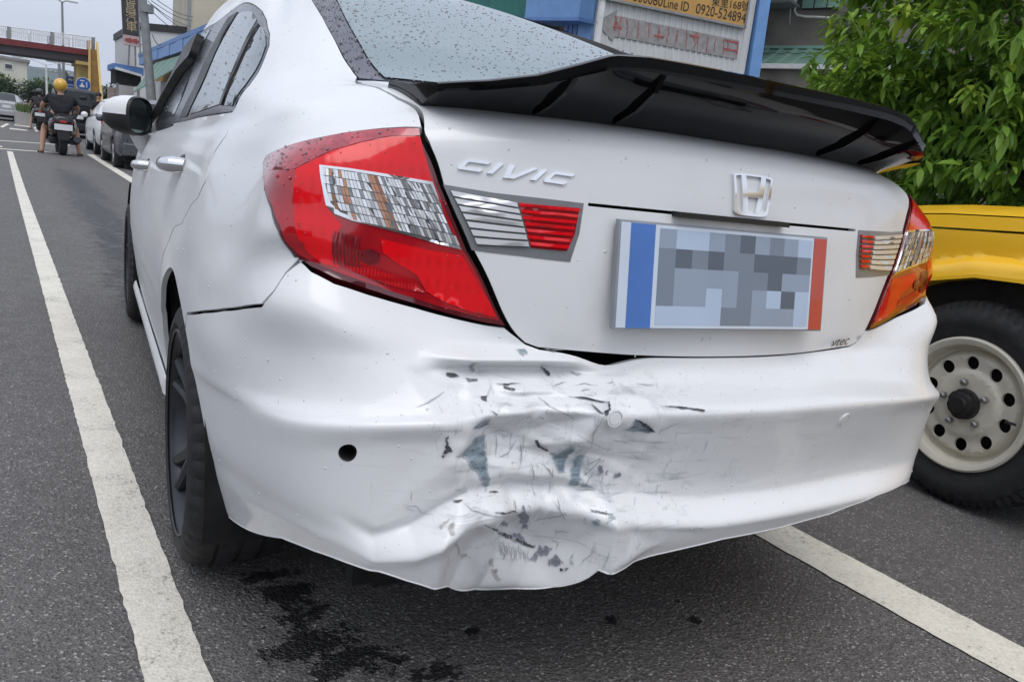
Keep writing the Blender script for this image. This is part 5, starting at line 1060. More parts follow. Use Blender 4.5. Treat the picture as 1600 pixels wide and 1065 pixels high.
# stair flight that comes down towards the near side
t0,t1=(3.997,58,4.449),(4.39,58,5.979); b0,b1=(3.041,47,1.838),(3.722,47,2.19)
m=MB(); n=18; P=[]
for s_ in range(2):
    pass
xa,xb=t0[0]-.1,t1[0]+.05; xc,xd=b0[0]-.1,b1[0]
zt=lin(g['a'],g['b'],XR); 
rows=[]
for i in range(n+1):
    k=i/n; y=58-11*k; l=xa+(xc-xa)*k; r=xb+(xd-xb)*k; z=zt+(gz(47)+.05-zt)*k; rows.append((l,r,y,z))
for (l,r,y,z),(l2,r2,y2,z2) in zip(rows[:-1],rows[1:]):
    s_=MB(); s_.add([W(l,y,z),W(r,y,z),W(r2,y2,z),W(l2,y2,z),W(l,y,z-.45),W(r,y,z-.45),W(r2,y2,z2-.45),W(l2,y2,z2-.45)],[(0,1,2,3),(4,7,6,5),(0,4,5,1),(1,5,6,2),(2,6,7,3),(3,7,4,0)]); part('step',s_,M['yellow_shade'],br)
for side in (0,1):
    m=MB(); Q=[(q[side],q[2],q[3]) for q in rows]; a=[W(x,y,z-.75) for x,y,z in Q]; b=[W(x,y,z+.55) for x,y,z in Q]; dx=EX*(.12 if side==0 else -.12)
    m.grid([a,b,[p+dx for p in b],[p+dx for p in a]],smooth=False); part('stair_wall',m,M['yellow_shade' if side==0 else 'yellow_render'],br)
# ================================================================ poles, lamps, road signs
def street_lamp(label,base,top,arms,r=.07,mat='steel_grey',head=True,group=None):
    b=W(base[0],base[1],gz(base[1])); t=W(*top); o=thing('street_lamp',label,'street lamp',b,0,group)
    part('pole',MB().tube([b,(b+t)/2,t],[r*1.25,r,r*.75],8),M[mat],o)
    for dx,dz in arms:
        e=t+EX*dx+EZ*dz; part('arm',MB().tube([t-EZ*.05,t+EX*dx*.5+EZ*dz*.8,e],r*.5,6),M[mat],o)
        if head: m=MB(); m.obox(e+EX*(math.copysign(.22,dx)),(EX,EY,EZ),(.30,.12,.06),.03); part('lamp_head',m,M['steel_white'],o)
    return o
L1=(3.059,66,5.9); L0=(2.96,66,8.763)
street_lamp('tall grey street lamp rising behind the footbridge railing',(L1[0],66),L0,((-.45,.12),(.45,.12)),.09)
L1=(2.198,70,2.027); L0=(2.141,70,4.633); 
street_lamp('slim white street lamp with long thin arms below the footbridge',(L1[0],70),L0,((-1.6,.25),(1.3,.25)),.075,'steel_white')
def utility_pole(label,base,top,arms,r=.14):
    b=W(base[0],base[1],gz(base[1])); t=W(*top); o=thing('utility_pole',label,'utility pole',b)
    part('pole',MB().tube([b,t],[r*1.2,r*.85],10),M['steel_grey'],o); u=(t-b).normalized()
    for d,w_ in arms:
        c=t-u*d; m=MB().obox(c,(EX,EY,EZ),(w_,.05,.05)); a=part('crossarm',m,M['steel_grey'],o)
        for k in (-.9,-.45,.45,.9):
            part('insulator',MB().tube([c+EX*w_*k+EZ*.05,c+EX*w_*k+EZ*.2],.035,6),M['steel_white'],a)
    return o
b_=(3.51,75,3.047); t_=(3.257,75,5.277); utility_pole('distant utility pole with crossarms left of the yellow bridge pier',(b_[0],75),t_,((.1,.9),(.9,.7)),.13)
pb_=(3.247,28,1.807); pt_=(2.742,28,5.959); up_=utility_pole('tall grey utility pole in front of the blue shop canopy',(pb_[0]+.06,28),pt_,((.3,.9),),.135)
ug=W(*(2.961,28,4.615)); part('pole_collar',MB().tube([ug-EZ*.12,ug+EZ*.12],.21,12),M['steel_grey'],up_)
# ladder-like bracket by the pole
lb=thing('wire_rack','thin grey ladder-like bracket between the black sign and the utility pole','bracket',W(*(2.929,29,3.295)))
m=MB(); a,b=W(*(2.929,29,3.295)),W(*(2.847,29,5.353)); c_,d_=W(*(3.083,29,3.321)),W(*(2.998,29,5.384)); m.tube([a,b],.022,5); part('rail',m,M['steel_grey'],lb); 
for k in range(7):
    t=k/7; part('rung',MB().tube([a+(b-a)*t,c_+(d_-c_)*t],.018,5),M['steel_grey'],lb)
# overhead wires
for i,(p,q,lab) in enumerate((((2.994,28,4.85),(-1.055,8.506,2.011) if False else (6.59,40,5.431),'highest'),((3.032,28,4.819),(6.528,40,5.699),''),((3.086,28,4.887),(6.577,40,5.959),''),((3.197,28,4.967),(6.628,40,6.136),''),((2.978,28,4.675),(5.952,38,5.087),''),((3.139,28,3.861),(4.349,34,4.157),''))):
    a,b=W(*p),W(*q); P=[a+(b-a)*(k/10)-EZ*.12*math.sin(math.pi*k/10) for k in range(11)]
    o=part('overhead_wire',MB().tube(P,.012,5),M['ink_black']); tag(o,('topmost thin wire fanning out from the grey utility pole','second thin wire from the top of the grey utility pole','third thin wire from the top of the grey utility pole','fourth thin wire from the top, right of the grey utility pole','lowest long wire sagging from the grey utility pole','short stay wire slanting down beside the grey utility pole')[i],'wire','overhead wires from the utility pole')
# signs
sg=W(*(2.96,50,1.978)); sg.z=gz(50); o=thing('road_sign','round blue road sign with white symbols before the yellow bridge pier','road sign',sg)
c_=W(*(2.961,50,2.856)); part('post',MB().tube([sg,c_],.035,8),M['steel_grey'],o)
m=MB(); n=28; 
for sx,mt,nm,dy,R_ in ((1,'steel_white','sign_rim',0,.365),(1,'sign_blue','sign_face',-.012,.34)):
    m=MB(); ring=[c_+EX*R_*math.cos(2*math.pi*k/n)+EZ*R_*math.sin(2*math.pi*k/n)+EY*(dy-.06) for k in range(n)]; m.add(ring+[p+EY*.02 for p in ring],[tuple(range(n)),tuple(range(n,2*n))[::-1]]+[(k,(k+1)%n,n+(k+1)%n,n+k) for k in range(n)]); part(nm,m,M[mt],o)
m=MB(); f=c_-EY*.078
m.add([f+EX*a+EZ*b for a,b in ((-.16,.16),(.06,.16),(.06,.21),(-.16,.21))],[(0,1,2,3)]); m.add([f+EX*a+EZ*b for a,b in ((-.18,-.16),(.06,-.16),(.06,-.06),(-.02,-.02),(-.04,.08),(-.09,.08),(-.10,-.02),(-.18,-.07))],[tuple(range(8))]); m.add([f+EX*a+EZ*b for a,b in ((.14,-.16),(.19,-.16),(.19,.13),(.14,.13),(.10,.08),(.14,.07))],[tuple(range(6))]); part('sign_symbol',m,M['steel_white'],o)
sb=W(*(2.939,62,2.4)); sb.z=gz(62); o=thing('road_sign','small blue road sign on a mast, up to the left of the round one','road sign',sb); ct=W(*(2.91,62,3.96)); part('post',MB().tube([sb,ct],.05,8),M['steel_grey'],o)
part('mast_arm',MB().tube([ct,W(*(3.095,62,3.579)),W(*(3.621,62,3.411))],.05,6),M['steel_grey'],o)
c_=W(*(3.169,62,3.425)); m=MB().obox(c_,(EX,EY,EZ),(.26,.02,.27),.01); part('sign_face',m,M['sign_blue'],o); m=MB().obox(c_-EY*.025+EZ*.05,(EX,EY,EZ),(.12,.004,.05)); part('sign_symbol',m,M['steel_white'],o)
sb=W(*(3.261,64,2.386)); sb.z=gz(64); c_=W(*(3.264,64,2.814)); o=thing('notice_board','white notice board on a post below the small blue road sign','sign',sb); part('post',MB().tube([sb,c_],.05,8),M['steel_grey'],o); part('board',MB().obox(c_,(EX,EY,EZ),(.32,.02,.48)),M['steel_white'],o)
for k in range(3): part('print_line',MB().obox(c_-EY*.024+EZ*(.3-.3*k),(EX,EY,EZ),(.25,.003,.07)),M['sign_blue' if k!=1 else 'faded_grey'],o)
# ================================================================ left side: cream block, trees
tr_=(2.083,110,6.579); tl_=(-0.503,110,6.71)
o=thing('apartment_block','pale cream block with a small window far off at the left edge','building',W(tr_[0]-8,118,gz(110)))
sl=(tr_[2]-tl_[2])/(tr_[0]-tl_[0]); xl=tr_[0]-22
m=MB(); rpoly(m,[(xl,110,gz(90)-.5),(tr_[0],110,gz(90)-.5),(tr_[0],110,tr_[2]),(xl,110,tr_[2]-sl*22*.4)],14,(0,1,0)); part('wall',m,M['cream_pale'],o)
m=MB(); rpoly(m,[(xl-.2,109.7,tr_[2]-sl*22*.4),(tr_[0]+.3,109.7,tr_[2]),(tr_[0]+.3,109.7,tr_[2]+.3),(xl-.2,109.7,tr_[2]-sl*22*.4+.3)],14.6,(0,1,0)); part('roof_edge',m,M['concrete'],o)
wa,wb=(-0.029,109.9,6.091),(0.638,109.9,5.641)
for dx in (0,-4.5,-9):
    m=MB(); rb(m,(wa[0]+dx-.08,109.9,wb[2]-.08),(wb[0]+dx+.08,110.05,wa[2]+.08)); f=part('window',m,M['steel_white'],o); m=MB(); rb(m,(wa[0]+dx,109.86,wb[2]),(wb[0]+dx,109.95,wa[2])); part('pane',m,M['window_dark'],f)
m=MB(); rb(m,(xl,109.94,wb[2]-1.6),(tr_[0]+.02,110.02,wb[2]-1.4)); part('string_course',m,M['white_wall'],o)
def leaf_mat(name,stops):
    q=NT(name); at=q.n('Attribute'); at.attribute_name='tint'; cc_=q.ramp(at.outputs['Fac'],stops); q.set(Base_Color=cc_,Roughness=.42); q.b.inputs['Specular IOR Level'].default_value=.4
    tr=q.n('BsdfTranslucent'); q.l(q.mix(.5,cc_,(.20,.30,.02,1),'MIX'),tr.inputs[0]); ms=q.n('MixShader'); ms.inputs[0].default_value=.30; q.l(q.b.outputs[0],ms.inputs[1]); q.l(tr.outputs[0],ms.inputs[2]); q.l(ms.outputs[0],q.t.nodes['Material Output'].inputs[0]); M[name]=q.m
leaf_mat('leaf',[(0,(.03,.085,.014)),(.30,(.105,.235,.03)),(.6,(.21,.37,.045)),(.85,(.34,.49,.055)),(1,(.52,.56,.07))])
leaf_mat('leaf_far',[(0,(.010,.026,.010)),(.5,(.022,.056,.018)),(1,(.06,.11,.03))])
def foliage(name,pts,size,mat,parent,var=.4):
    V=[];F=[];T=[]
    for p,d,tint in pts:
        L=size*random.uniform(1-var,1+var); d=d.normalized(); s=d.cross(EZ); s=s.normalized() if s.length>.05 else EX.copy(); n_=s.cross(d); w_=L*.19; o=len(V); dr=-EZ*L*.22
        V+=[p,p+d*L*.38+s*w_+n_*w_*.25,p+d*L*.38-s*w_+n_*w_*.25,p+d*L*.42,p+d*L*.75+s*w_*.75+dr*.45+n_*w_*.2,p+d*L*.75-s*w_*.75+dr*.45+n_*w_*.2,p+d*L*.77+dr*.45,p+d*L+dr]
        F+=[(o,o+3,o+1),(o,o+2,o+3),(o+1,o+3,o+6,o+4),(o+3,o+2,o+5,o+6),(o+4,o+6,o+7),(o+6,o+5,o+7)]; T+=[tint]*8
    me=bpy.data.meshes.new(name); off=worldloc(parent) if parent else Vector((0,0,0)); me.from_pydata([v-off for v in V],[],F); me.materials.append(M[mat]); at=me.attributes.new('tint','FLOAT','POINT'); at.data.foreach_set('value',np.array(T,np.float32))
    return link(name,me,parent)
def rdir(droop=.35):
    a=random.random()*6.283; z=random.uniform(-1,1); r=math.sqrt(1-z*z); return Vector((r*math.cos(a),r*math.sin(a),z))
def small_tree(label,c,R,H,n,size,cat='tree',group=None,trunk=True):
    b=Vector((c.x,c.y,c.z)); o=thing('tree',label,cat,b,0,group); P=[]
    cl=[]
    for _ in range(26):
        d=rdir(); d.z=abs(d.z)*1.0-.25; cl.append((b+EZ*(H*.52)+Vector((d.x*R,d.y*R,d.z*H*.46))*random.uniform(.55,1.0),random.uniform(.28,.5)*R))
    for k in range(n):
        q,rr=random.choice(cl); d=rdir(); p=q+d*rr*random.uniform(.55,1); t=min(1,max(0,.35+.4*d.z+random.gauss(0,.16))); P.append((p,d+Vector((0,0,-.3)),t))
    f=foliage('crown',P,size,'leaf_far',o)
    m=MB().tube([b-EZ*.1,b+EZ*H*.3,b+EZ*H*.55],[.16,.12,.07],8)
    for k in range(5): q,_=cl[k*4]; m.tube([b+EZ*H*.35,(b+EZ*H*.4+q)/2,q],[.07,.05,.02],6)
    part('trunk',m,M['bark'],o); return o
def gp(px,yr): return None
a=(-0.406,78,1.375); small_tree('dark round tree at the left edge in front of the cream block',W(a[0]-.3,78,gz(78)),1.35,3.2,3800,.26)
a=(2.256,84,1.758); small_tree('dark bushy tree behind the rider with the yellow helmet',W(a[0],84,gz(84)),1.5,3.5,4200,.26)
a=(3.874,88,1.992); small_tree('low dark tree between the white street lamp and the utility pole',W(a[0]+.3,88,gz(88)),.9,2.4,2200,.26)
# low tiled shed under the trees
a=(0.619,80,1.886); o=thing('shed','low shed with a red-brown roof between the two dark trees','shed',W(a[0],80,gz(80))); m=MB(); rb(m,(a[0]-1.2,80,gz(80)),(a[0]+1.2,82,gz(80)+1.0)); part('wall',m,M['concrete_stained'],o); m=MB(); rpoly(m,[(a[0]-1.5,79.8,gz(80)+1.0),(a[0]+1.5,79.8,gz(80)+.85),(a[0]+1.5,79.8,gz(80)+.95),(a[0]-1.5,79.8,gz(80)+1.3)],2.4,(0,1,0)); part('roof',m,M['red_tile'],o)
# ================================================================ right side, far: shelter, sign, white and cream buildings
a,b,c_=(4.191,47,4.026),(5.256,47,3.973),(5.265,47,3.194)
o=thing('roadside_shelter','dark open shelter with a blue roof edge, left of the blue shop','shelter',W((a[0]+b[0])/2,49,gz(47)))
zr=a[2]; z1=(4.493,47,3.883)[2]; z2=(4.5,47,3.079)[2]
m=MB(); rpoly(m,[(a[0]-.1,47,zr-.28),(b[0]+.3,47,zr-.42),(b[0]+.3,47,zr-.02),(a[0]-.1,47,zr)],2.6,(0,1,0)); part('roof',m,M['sheet_blue'],o)
m=MB(); rb(m,(a[0]+.05,47.2,z2),(b[0]+.2,49.4,z1+.05)); part('shade_block',m,M['void'],o)  # solid black box stands for the shade under the roof
m=MB(); rpoly(m,[(a[0],46.98,z1-.16),(b[0]+.2,46.98,z1-.34),(b[0]+.2,46.98,z1-.22),(a[0],46.98,z1-.02)],.1,(0,1,0)); part('gutter',m,M['steel_white'],o)
for x in (a[0]+.15,b[0]+.1):
    m=MB(); rb(m,(x-.06,47.25,gz(47)),(x+.06,47.4,z2)); part('post',m,M['steel_grey'],o)
# black vertical sign on its roof
q=[(4.39,46.6,7.376),(5.221,46.6,7.545),(4.493,46.6,5.538),(5.305,46.6,5.591),(4.496,46.6,5.194),(5.309,46.6,5.211)]
xm=(q[2][0]+q[3][0])/2; hw=(q[3][0]-q[2][0])/2; lean=(q[0][0]-q[2][0])/(q[0][2]-q[2][2])
o=thing('shop_sign','tall black vertical shop sign with gold characters, standing on the shelter roof','sign',W(xm,46.6,zr))
UPV=(EZ+EX*lean).normalized(); bz=q[2][2]-.05; topz=q[0][2]+.9; H_=topz-bz
c_=W(xm,46.6,bz)+UPV*H_/2; part('board',MB().obox(c_,(EX,EY,UPV),(hw,.12,H_/2),.01),M['sign_black'],o)
c2=W(xm,46.6,bz)-UPV*.26; part('name_strip',MB().obox(c2,(EX,EY,UPV),(hw,.11,.25),.01),M['sign_pink'],o)
m=MB()
for k in range(7): m.obox(c2-EY*.125+EX*(-.36+.12*k)*hw/.5,(EX,EY,UPV),(.045,.004,.07+.03*(k%3)))
part('strip_lettering',m,M['sign_red'],o)
for i,ch in enumerate('恒昌汽車'):
    p=W(xm,46.6,bz)+UPV*(1.72-.44*i)-EY*.127; m=MB(); text_on(m,ch,.55,p,EX,UPV,-EY); part('character',m,M['sign_gold'],o)
p=W(xm,46.6,bz)+UPV*2.35-EY*.126; m=MB(); m.add([p+EX*.30*math.cos(t)+UPV*.28*math.sin(t)*(1 if math.sin(t)>0 else .8) for t in np.linspace(0,2*math.pi,25)[:-1]],[tuple(range(24))]); part('emblem',m,M['ochre'],o)
for dx in (-.12,.22):
    part('leg',MB().tube([W(xm+dx,46.7,zr-.02),W(xm+dx*.8,46.6,bz-.5)],.05,6),M['steel_grey'],o)
# blue shop row with green awning
xr=5.0
p0,p1,p2,p3=(5,44.69,4.42),(5,30.45,4.52),(5,44.65,3.96),(5,33.33,3.99)
ya,yb=26.,p0[1]; hz=lambda y:gz(y)
o=thing('blue_shop','long low shop with a blue metal fascia and yellow wall along the far pavement','shop',W(8,36,gz(36)))
zt0,zt1=p0[2],p1[2]+ (p1[2]-p0[2])*(p1[1]-ya)/(p0[1]-p1[1]); zb0,zb1=p2[2],p3[2]+(p3[2]-p2[2])*(p3[1]-ya)/(p2[1]-p3[1])
def side_wall(m,x,ya,za0,za1,yb,zb0,zb1,t): rpoly(m,[(x,ya,za0),(x,yb,zb0),(x,yb,zb1),(x,ya,za1)],t,(1,0,0)); return m
for k in range(13):
    u0,u1=k/13,(k+.97)/13; L_=lambda a,b,u:a+(b-a)*u
    m=MB(); side_wall(m,xr-.02*(k%2),L_(yb,ya,u0),L_(zb0,zb1,u0),L_(zt0,zt1,u0),L_(yb,ya,u1),L_(zb0,zb1,u1),L_(zt0,zt1,u1),.2); part('fascia_panel',m,M['sheet_blue_light'],o)
m=MB(); side_wall(m,xr-.03,yb+.05,zt0-.06,zt0+.1,ya,zt1-.06,zt1+.1,.3); part('ridge_trim',m,M['sheet_blue'],o)
m=MB(); rpoly(m,[(xr+.1,yb,zt0),(12,yb,zt0+1.2),(12,ya,zt1+1.2),(xr+.1,ya,zt1)],.1,(0,0,1)); part('roof',m,M['sheet_blue'],o)
m=MB(); side_wall(m,xr+.35,yb,gz(44)-.3,zb0+.2,ya,gz(26)-.3,zb1+.2,.2); rpoly(m,[(xr+.36,yb-.02,gz(44)-.3),(12,yb-.02,gz(44)-.3),(12,yb-.02,zt0+1.1),(xr+.36,yb-.02,zt0)],.2,(0,-1,0)); part('wall',m,M['ochre'],o)
q0,q1=(5.3,46.58,3.25),(5.3,39.88,3.07); zs=q0[2]
for k in range(6):
    y=yb-.3-k*1.6; m=MB(); rb(m,(xr+.28,y-1.45,gz(y)-.2),(xr+.34,y,gz(y)+ (zs-gz(44))*(1-.02*k))); part('shutter',m,M['shutter_white'],o)
# awning
A0,A1=(4.1,39.81,2.42),(4.1,39.84,2.81); B0=(4.6,30.49,3.66)
o=thing('awning','faded green sloping awning under the blue fascia, behind the utility pole','awning',W(4.6,36,gz(36)))
za=(A0[2]+A1[2])/2; y_a=min(A0[1],40); y_b=27.
n=14
for k in range(n):
    y=y_a+(y_b-y_a)*k/n; y2=y_a+(y_b-y_a)*(k+.96)/n; zlo=lambda yy:A0[2]+((4.1,29.97,3.06)[2]-A0[2])*(yy-A0[1])/((4.1,29.97,3.06)[1]-A0[1]); zhi=lambda yy: zb0+(zb1-zb0)*(yb-yy)/(yb-ya)-.12
    m=MB(); P=[W(4.1,y,zlo(y)),W(4.1,y2,zlo(y2)),W(5.02,y2,zhi(y2)),W(5.02,y,zhi(y))]; m.add(P+[p-EZ*.05 for p in P],[(0,1,2,3),(7,6,5,4),(0,4,5,1),(1,5,6,2),(2,6,7,3),(3,7,4,0)]); part('awning_panel',m,M['green_sheet' if k%2 else 'sea_green'],o)
# white building with dark coping, cream tower
a,b=(6.055,54,6.913),(9.106,54,7.483)
o=thing('white_building','plain white building with a dark coping behind the utility pole','building',W(a[0]+4,58,gz(54))); m=MB(); rb(m,(a[0],54.4,gz(54)-.5),(b[0]+3,64,a[2])); part('wall',m,M['white_wall'],o); m=MB(); rpoly(m,[(a[0]-.1,54.3,a[2]-.32),(b[0]+3,54.3,b[2]-.32),(b[0]+3,54.3,b[2]+.1),(a[0]-.1,54.3,a[2]+.1)],9.8,(0,1,0)); part('coping',m,M['ink_black'],o)
a=(9.109,53.9,6.613); o=thing('tower_block','tall plain cream block rising beside the sedan roof','building',W(a[0]+5,58,gz(54))); m=MB(); rb(m,(a[0],53.9,gz(54)-.5),(a[0]+14,60,24)); part('wall',m,M['cream_wall'],o); m=MB(); rb(m,(a[0]-.16,53.8,gz(54)),(a[0],54.1,24)); part('downpipe',m,M['steel_grey'],o)
a=(4.775,54,2.187); small_tree('small green tree below the dark shelter',W(a[0],56,gz(56)),1.0,3.0,900,.22)
a,b=(4.15,50,2.898),(4.725,50,2.983); o=thing('fence','low pinkish panel fence beyond the white hatchback','fence',W(a[0],50,gz(50)))
for k in range(5):
    x0=a[0]+(b[0]-a[0])*k/5; x1=a[0]+(b[0]-a[0])*(k+.9)/5; m=MB(); rb(m,(x0,50,gz(50)),(x1,50.06,a[2])); part('panel',m,M['sign_pink'],o)
# ================================================================ right side, near: shop front, sign board
s0,s1=(6,17.41,4.51),(6,10.44,3.35)
o=thing('teal_shop','shop with a teal fascia behind the rear window','shop',W(8,14,0))
m=MB(); side_wall(m,6.0,s1[1]+.02,s1[2]-.02,5.4,24,3.3,5.4,.25); part('fascia',m,M['teal_sheet'],o)
m=MB(); rb(m,(6.4,s1[1]-.2,0),(6.6,24,3.5)); part('wall',m,M['wood_brown'],o); m=MB(); rb(m,(6.3,s1[1]-.4,5.4),(14,24,5.6)); part('roof',m,M['dark_soffit'],o)
for k in range(8):
    y=s1[1]+.3+k*1.5; m=MB(); rb(m,(6.33,y,.1),(6.39,y+1.3,2.9)); part('shutter',m,M['steel_grey'],o)
a,b=(5.8,10.17,3.32),(5.8,8.74,3.19)
o=thing('light_box','blue box sign hanging above the wooden shop wall beside the teal fascia','sign',W(6,(a[1]+b[1])/2,a[2])); m=MB(); rpoly(m,[(5.8,b[1],b[2]),(5.8,a[1],a[2]-.0),(5.8,a[1],4.6),(5.8,b[1],4.6)],.45,(1,0,0)); part('box',m,M['sheet_blue_light'],o); m=MB(); rpoly(m,[(5.79,b[1]-.02,b[2]-.05),(5.79,a[1]+.02,a[2]-.05),(5.79,a[1]+.02,a[2]),(5.79,b[1]-.02,b[2])],.48,(1,0,0)); part('bottom_trim',m,M['sheet_blue'],o)
o=thing('brown_wall','dark brown plank wall under the blue box sign','wall',W(6.5,8.6,0))
y1,y2=(6.5,10.15,3.33)[1],(6.5,11.38,3.53)[1]
for k in range(9):
    ya_=y1+(y2-y1)*k/9; yb_=y1+(y2-y1)*(k+.94)/9; m=MB(); rb(m,(6.48+.01*(k%2),ya_,0),(6.54,yb_,4.2)); part('plank',m,M['wood_brown'],o)
c_=(6,8.92,3.31); d_=(6.2,9.68,3.23)
o=thing('blue_column','blue metal column between the brown wall and the white sign board','column',W(*(6.1,9.17,2.99)[:2],0))
y1,y2=(6.05,8.74,3.21)[1],(6.05,9.08,3.24)[1]; m=MB(); 
part('post',rb(MB(),(6.05,y1,0),(6.3,y2,5.0)),M['sheet_blue_light'],o)
y3=(6.15,9.56,3.17)[1]
for k in range(4):
    t0_=y2+(y3-y2)*k/4; t1_=y2+(y3-y2)*(k+.8)/4; part('corrugation',rb(MB(),(6.12,t0_,0),(6.25,t1_,(6.1,9.23,3.27)[2])),M['sheet_blue'],o)
# --- corrugated white board
b0,b1=Vector(W(*(4.968,7.2,2.655))),Vector(W(*(7.106,6.736,3.004))); BX=(b1-b0); BX.z=0; wB=BX.length; BX.normalize(); BN=Vector((BX.y,-BX.x,0))   # towards the viewer
if BN.dot(Vector(CAMPOS)-b0)<0: BN=-BN
def bd(p,off=0.): return W(*p)+BN*off
bl=Vector((b0.x,b0.y,0))
o=thing('sign_board','white corrugated board carrying the orange sign and the faded arrow','sign',bl)
nb=26
for k in range(nb):
    x0=wB*k/nb; x1=wB*(k+1)/nb; w_=(x1-x0)
    m=MB(); P=[(x0,0),(x0+w_*.62,0),(x0+w_*.72,.012),(x0+w_*.90,.012),(x1,0)]
    V=[bl+BX*a+BN*h+EZ*.3 for a,h in P]+[bl+BX*a+BN*h+EZ*5.2 for a,h in P]; m.add(V,[(i,i+1,6+i,5+i) for i in range(4)]); part('cladding_sheet',m,M['white_wall'],o,recalc=False)
part('backing',MB().obox(bl+BX*wB/2-BN*.05+EZ*2.7,(BX,BN,EZ),(wB/2,.03,2.5)),M['steel_grey'],o)
pr=[(7.137,6.73,2.571),(7.301,6.694,2.595),(7.276,6.7,3.502),(7.115,6.734,3.473)]
V=[bd(p) for p in pr]; d_=(V[2]-V[1]); V[2]=V[1]+d_*2.2; V[3]=V[0]+(V[3]-V[0])*2.2; V[0]=V[0]-d_*2.2; V[1]=V[1]-d_*2.2
m=MB(); m.add([p+BN*.06 for p in V]+[p-BN*.1 for p in V],[(0,1,2,3),(7,6,5,4),(0,4,5,1),(1,5,6,2),(2,6,7,3),(3,7,4,0)]); part('blue_post',m,M['sheet_blue_light'],o)
part('edge_trim',MB().obox(bl+BX*.02+BN*.02+EZ*2.7,(BX,BN,EZ),(.03,.03,2.5)),M['steel_white'],o)
# orange phone sign
e0,e1,e2=bd((4.903,7.214,3.093),.03),bd((6.98,6.764,3.093),.03),bd((6.981,6.764,3.557),.03)
tx=(e1-e0); Lw=tx.length; tx.normalize(); ty=tx.cross(BN); ty=-ty if ty.z<0 else ty
o2=thing('phone_sign','orange sign with a phone number in black digits above the faded arrow','sign',e1)
m=MB(); hh=.95; Lw2=Lw*1.15; m.obox(e1-tx*Lw2/2+ty*hh/2,(tx,ty,BN),(Lw2/2,hh/2,.02)); part('board',m,M['sign_orange'],o2)
m=MB(); 
for c0,a_,b_ in ((e1-tx*Lw2/2+ty*.012,Lw2/2,.014),(e1-tx*.012+ty*hh/2,.014,hh/2)): m.obox(c0+BN*.012,(tx,ty,BN),(a_,b_,.022))
part('sign_frame',m,M['steel_grey'],o2)
def on_board(s,A,B_,H,name):
    d=B_-A; L_=d.length; d=d.normalized(); up=d.cross(BN); up=-up if up.z<0 else up
    V,F=text_mesh(s,1.0,align='LEFT'); V=np.array(V); w0,w1=V[:,0].min(),V[:,0].max(); h0,h1=V[:,1].min(),V[:,1].max()
    m=MB().add([A+d*((x-w0)/(w1-w0)*L_)+up*((y-h0)/(h1-h0)*H)+BN*.004 for x,y,z in V],F); return part(name,m,M['ink_black'],o2)
def sh(p): return bd(p,.05)
hd=(sh((6.227,6.927,3.277))-sh((6.23,6.926,3.157))).length
on_board('0920-524894',sh((6.232,6.926,3.15)),sh((6.958,6.769,3.155)),hd,'phone_number')
on_board('Line ID',sh((5.781,7.024,3.143)),sh((6.131,6.948,3.148)),hd*.92,'lettering')
on_board('000080',sh((5.362,7.115,3.139)),sh((5.763,7.028,3.144)),hd,'phone_number')
on_board('東里168號',sh((6.439,6.881,3.277)),sh((6.989,6.762,3.285)) if False else sh((6.987,6.762,3.296)),hd*1.0,'lettering')
# faded arrow
o3=thing('painted_arrow','faded grey arrow with red strokes pointing left on the white board','painted sign',bd((5.902,6.998,2.807)))
ar=[(4.94,7.206,2.833),(5.201,7.149,3.017),(5.198,7.15,2.951),(6.945,6.771,2.946),(6.957,6.769,2.716),(5.205,7.149,2.713),(5.196,7.151,2.65)]
vv2=[bd(p) for p in ar]; loc=[((v-bl).dot(BX),v.z) for v in vv2]
vv,F,be=fill([np.array(loc)],.05); m=MB(); m.add([bl+BX*a+BN*(.0165)+EZ*z for a,z in vv],[tuple(t) for t in F]); part('arrow_shape',m,M['faded_grey'],o3,recalc=False)
pA,pB=np.array(loc[2]),np.array(loc[3]); pC,pD=np.array(loc[5]),np.array(loc[4])
for t,w_ in ((-.12,.02),(.0,.045),(.03,.02),(.09,.02),(.17,.022),(.26,.02),(.34,.026),(.41,.018),(.48,.022),(.56,.018),(.63,.030),(.66,.02),(.74,.02),(.80,.02),(.87,.022),(.905,.02),(.99,.022)):
    m=MB(); top=pA+(pB-pA)*t; bot=pC+(pD-pC)*t; k0,k1=random.uniform(.02,.12),random.uniform(.72,.98)
    for j in range(3):
        a=top+(bot-top)*(k0+(k1-k0)*j/3); b=top+(bot-top)*(k0+(k1-k0)*(j+.9)/3); ww=w_*random.uniform(.4,1.1); dx=random.uniform(-.02,.02)
        q=[(a[0]+dx-ww/2,a[1]),(a[0]+dx+ww/2,a[1]),(b[0]+ww*.3,b[1]),(b[0]-ww*.4,b[1])]; m.add([bl+BX*x+BN*.0195+EZ*z for x,z in q],[(0,1,2,3)])
    part('red_stroke',m,M['faded_red'],o3,recalc=False)
for t0_,t1_,k in ((.87,.99,.08),(.87,.99,.52),(.58,.66,.2),(.0,.05,.5),(.3,.38,.55)):
    a=pA+(pB-pA)*t0_; b=pA+(pB-pA)*t1_; c0=pC+(pD-pC)*t0_; d0=pC+(pD-pC)*t1_; A_=a+(c0-a)*k; B2=b+(d0-b)*k; A3=a+(c0-a)*(k+.10); B3=b+(d0-b)*(k+.12); m=MB().add([bl+BX*x+BN*.020+EZ*z for x,z in (A_,B2,B3,A3)],[(0,1,2,3)]); part('red_stroke',m,M['faded_red'],o3,recalc=False)
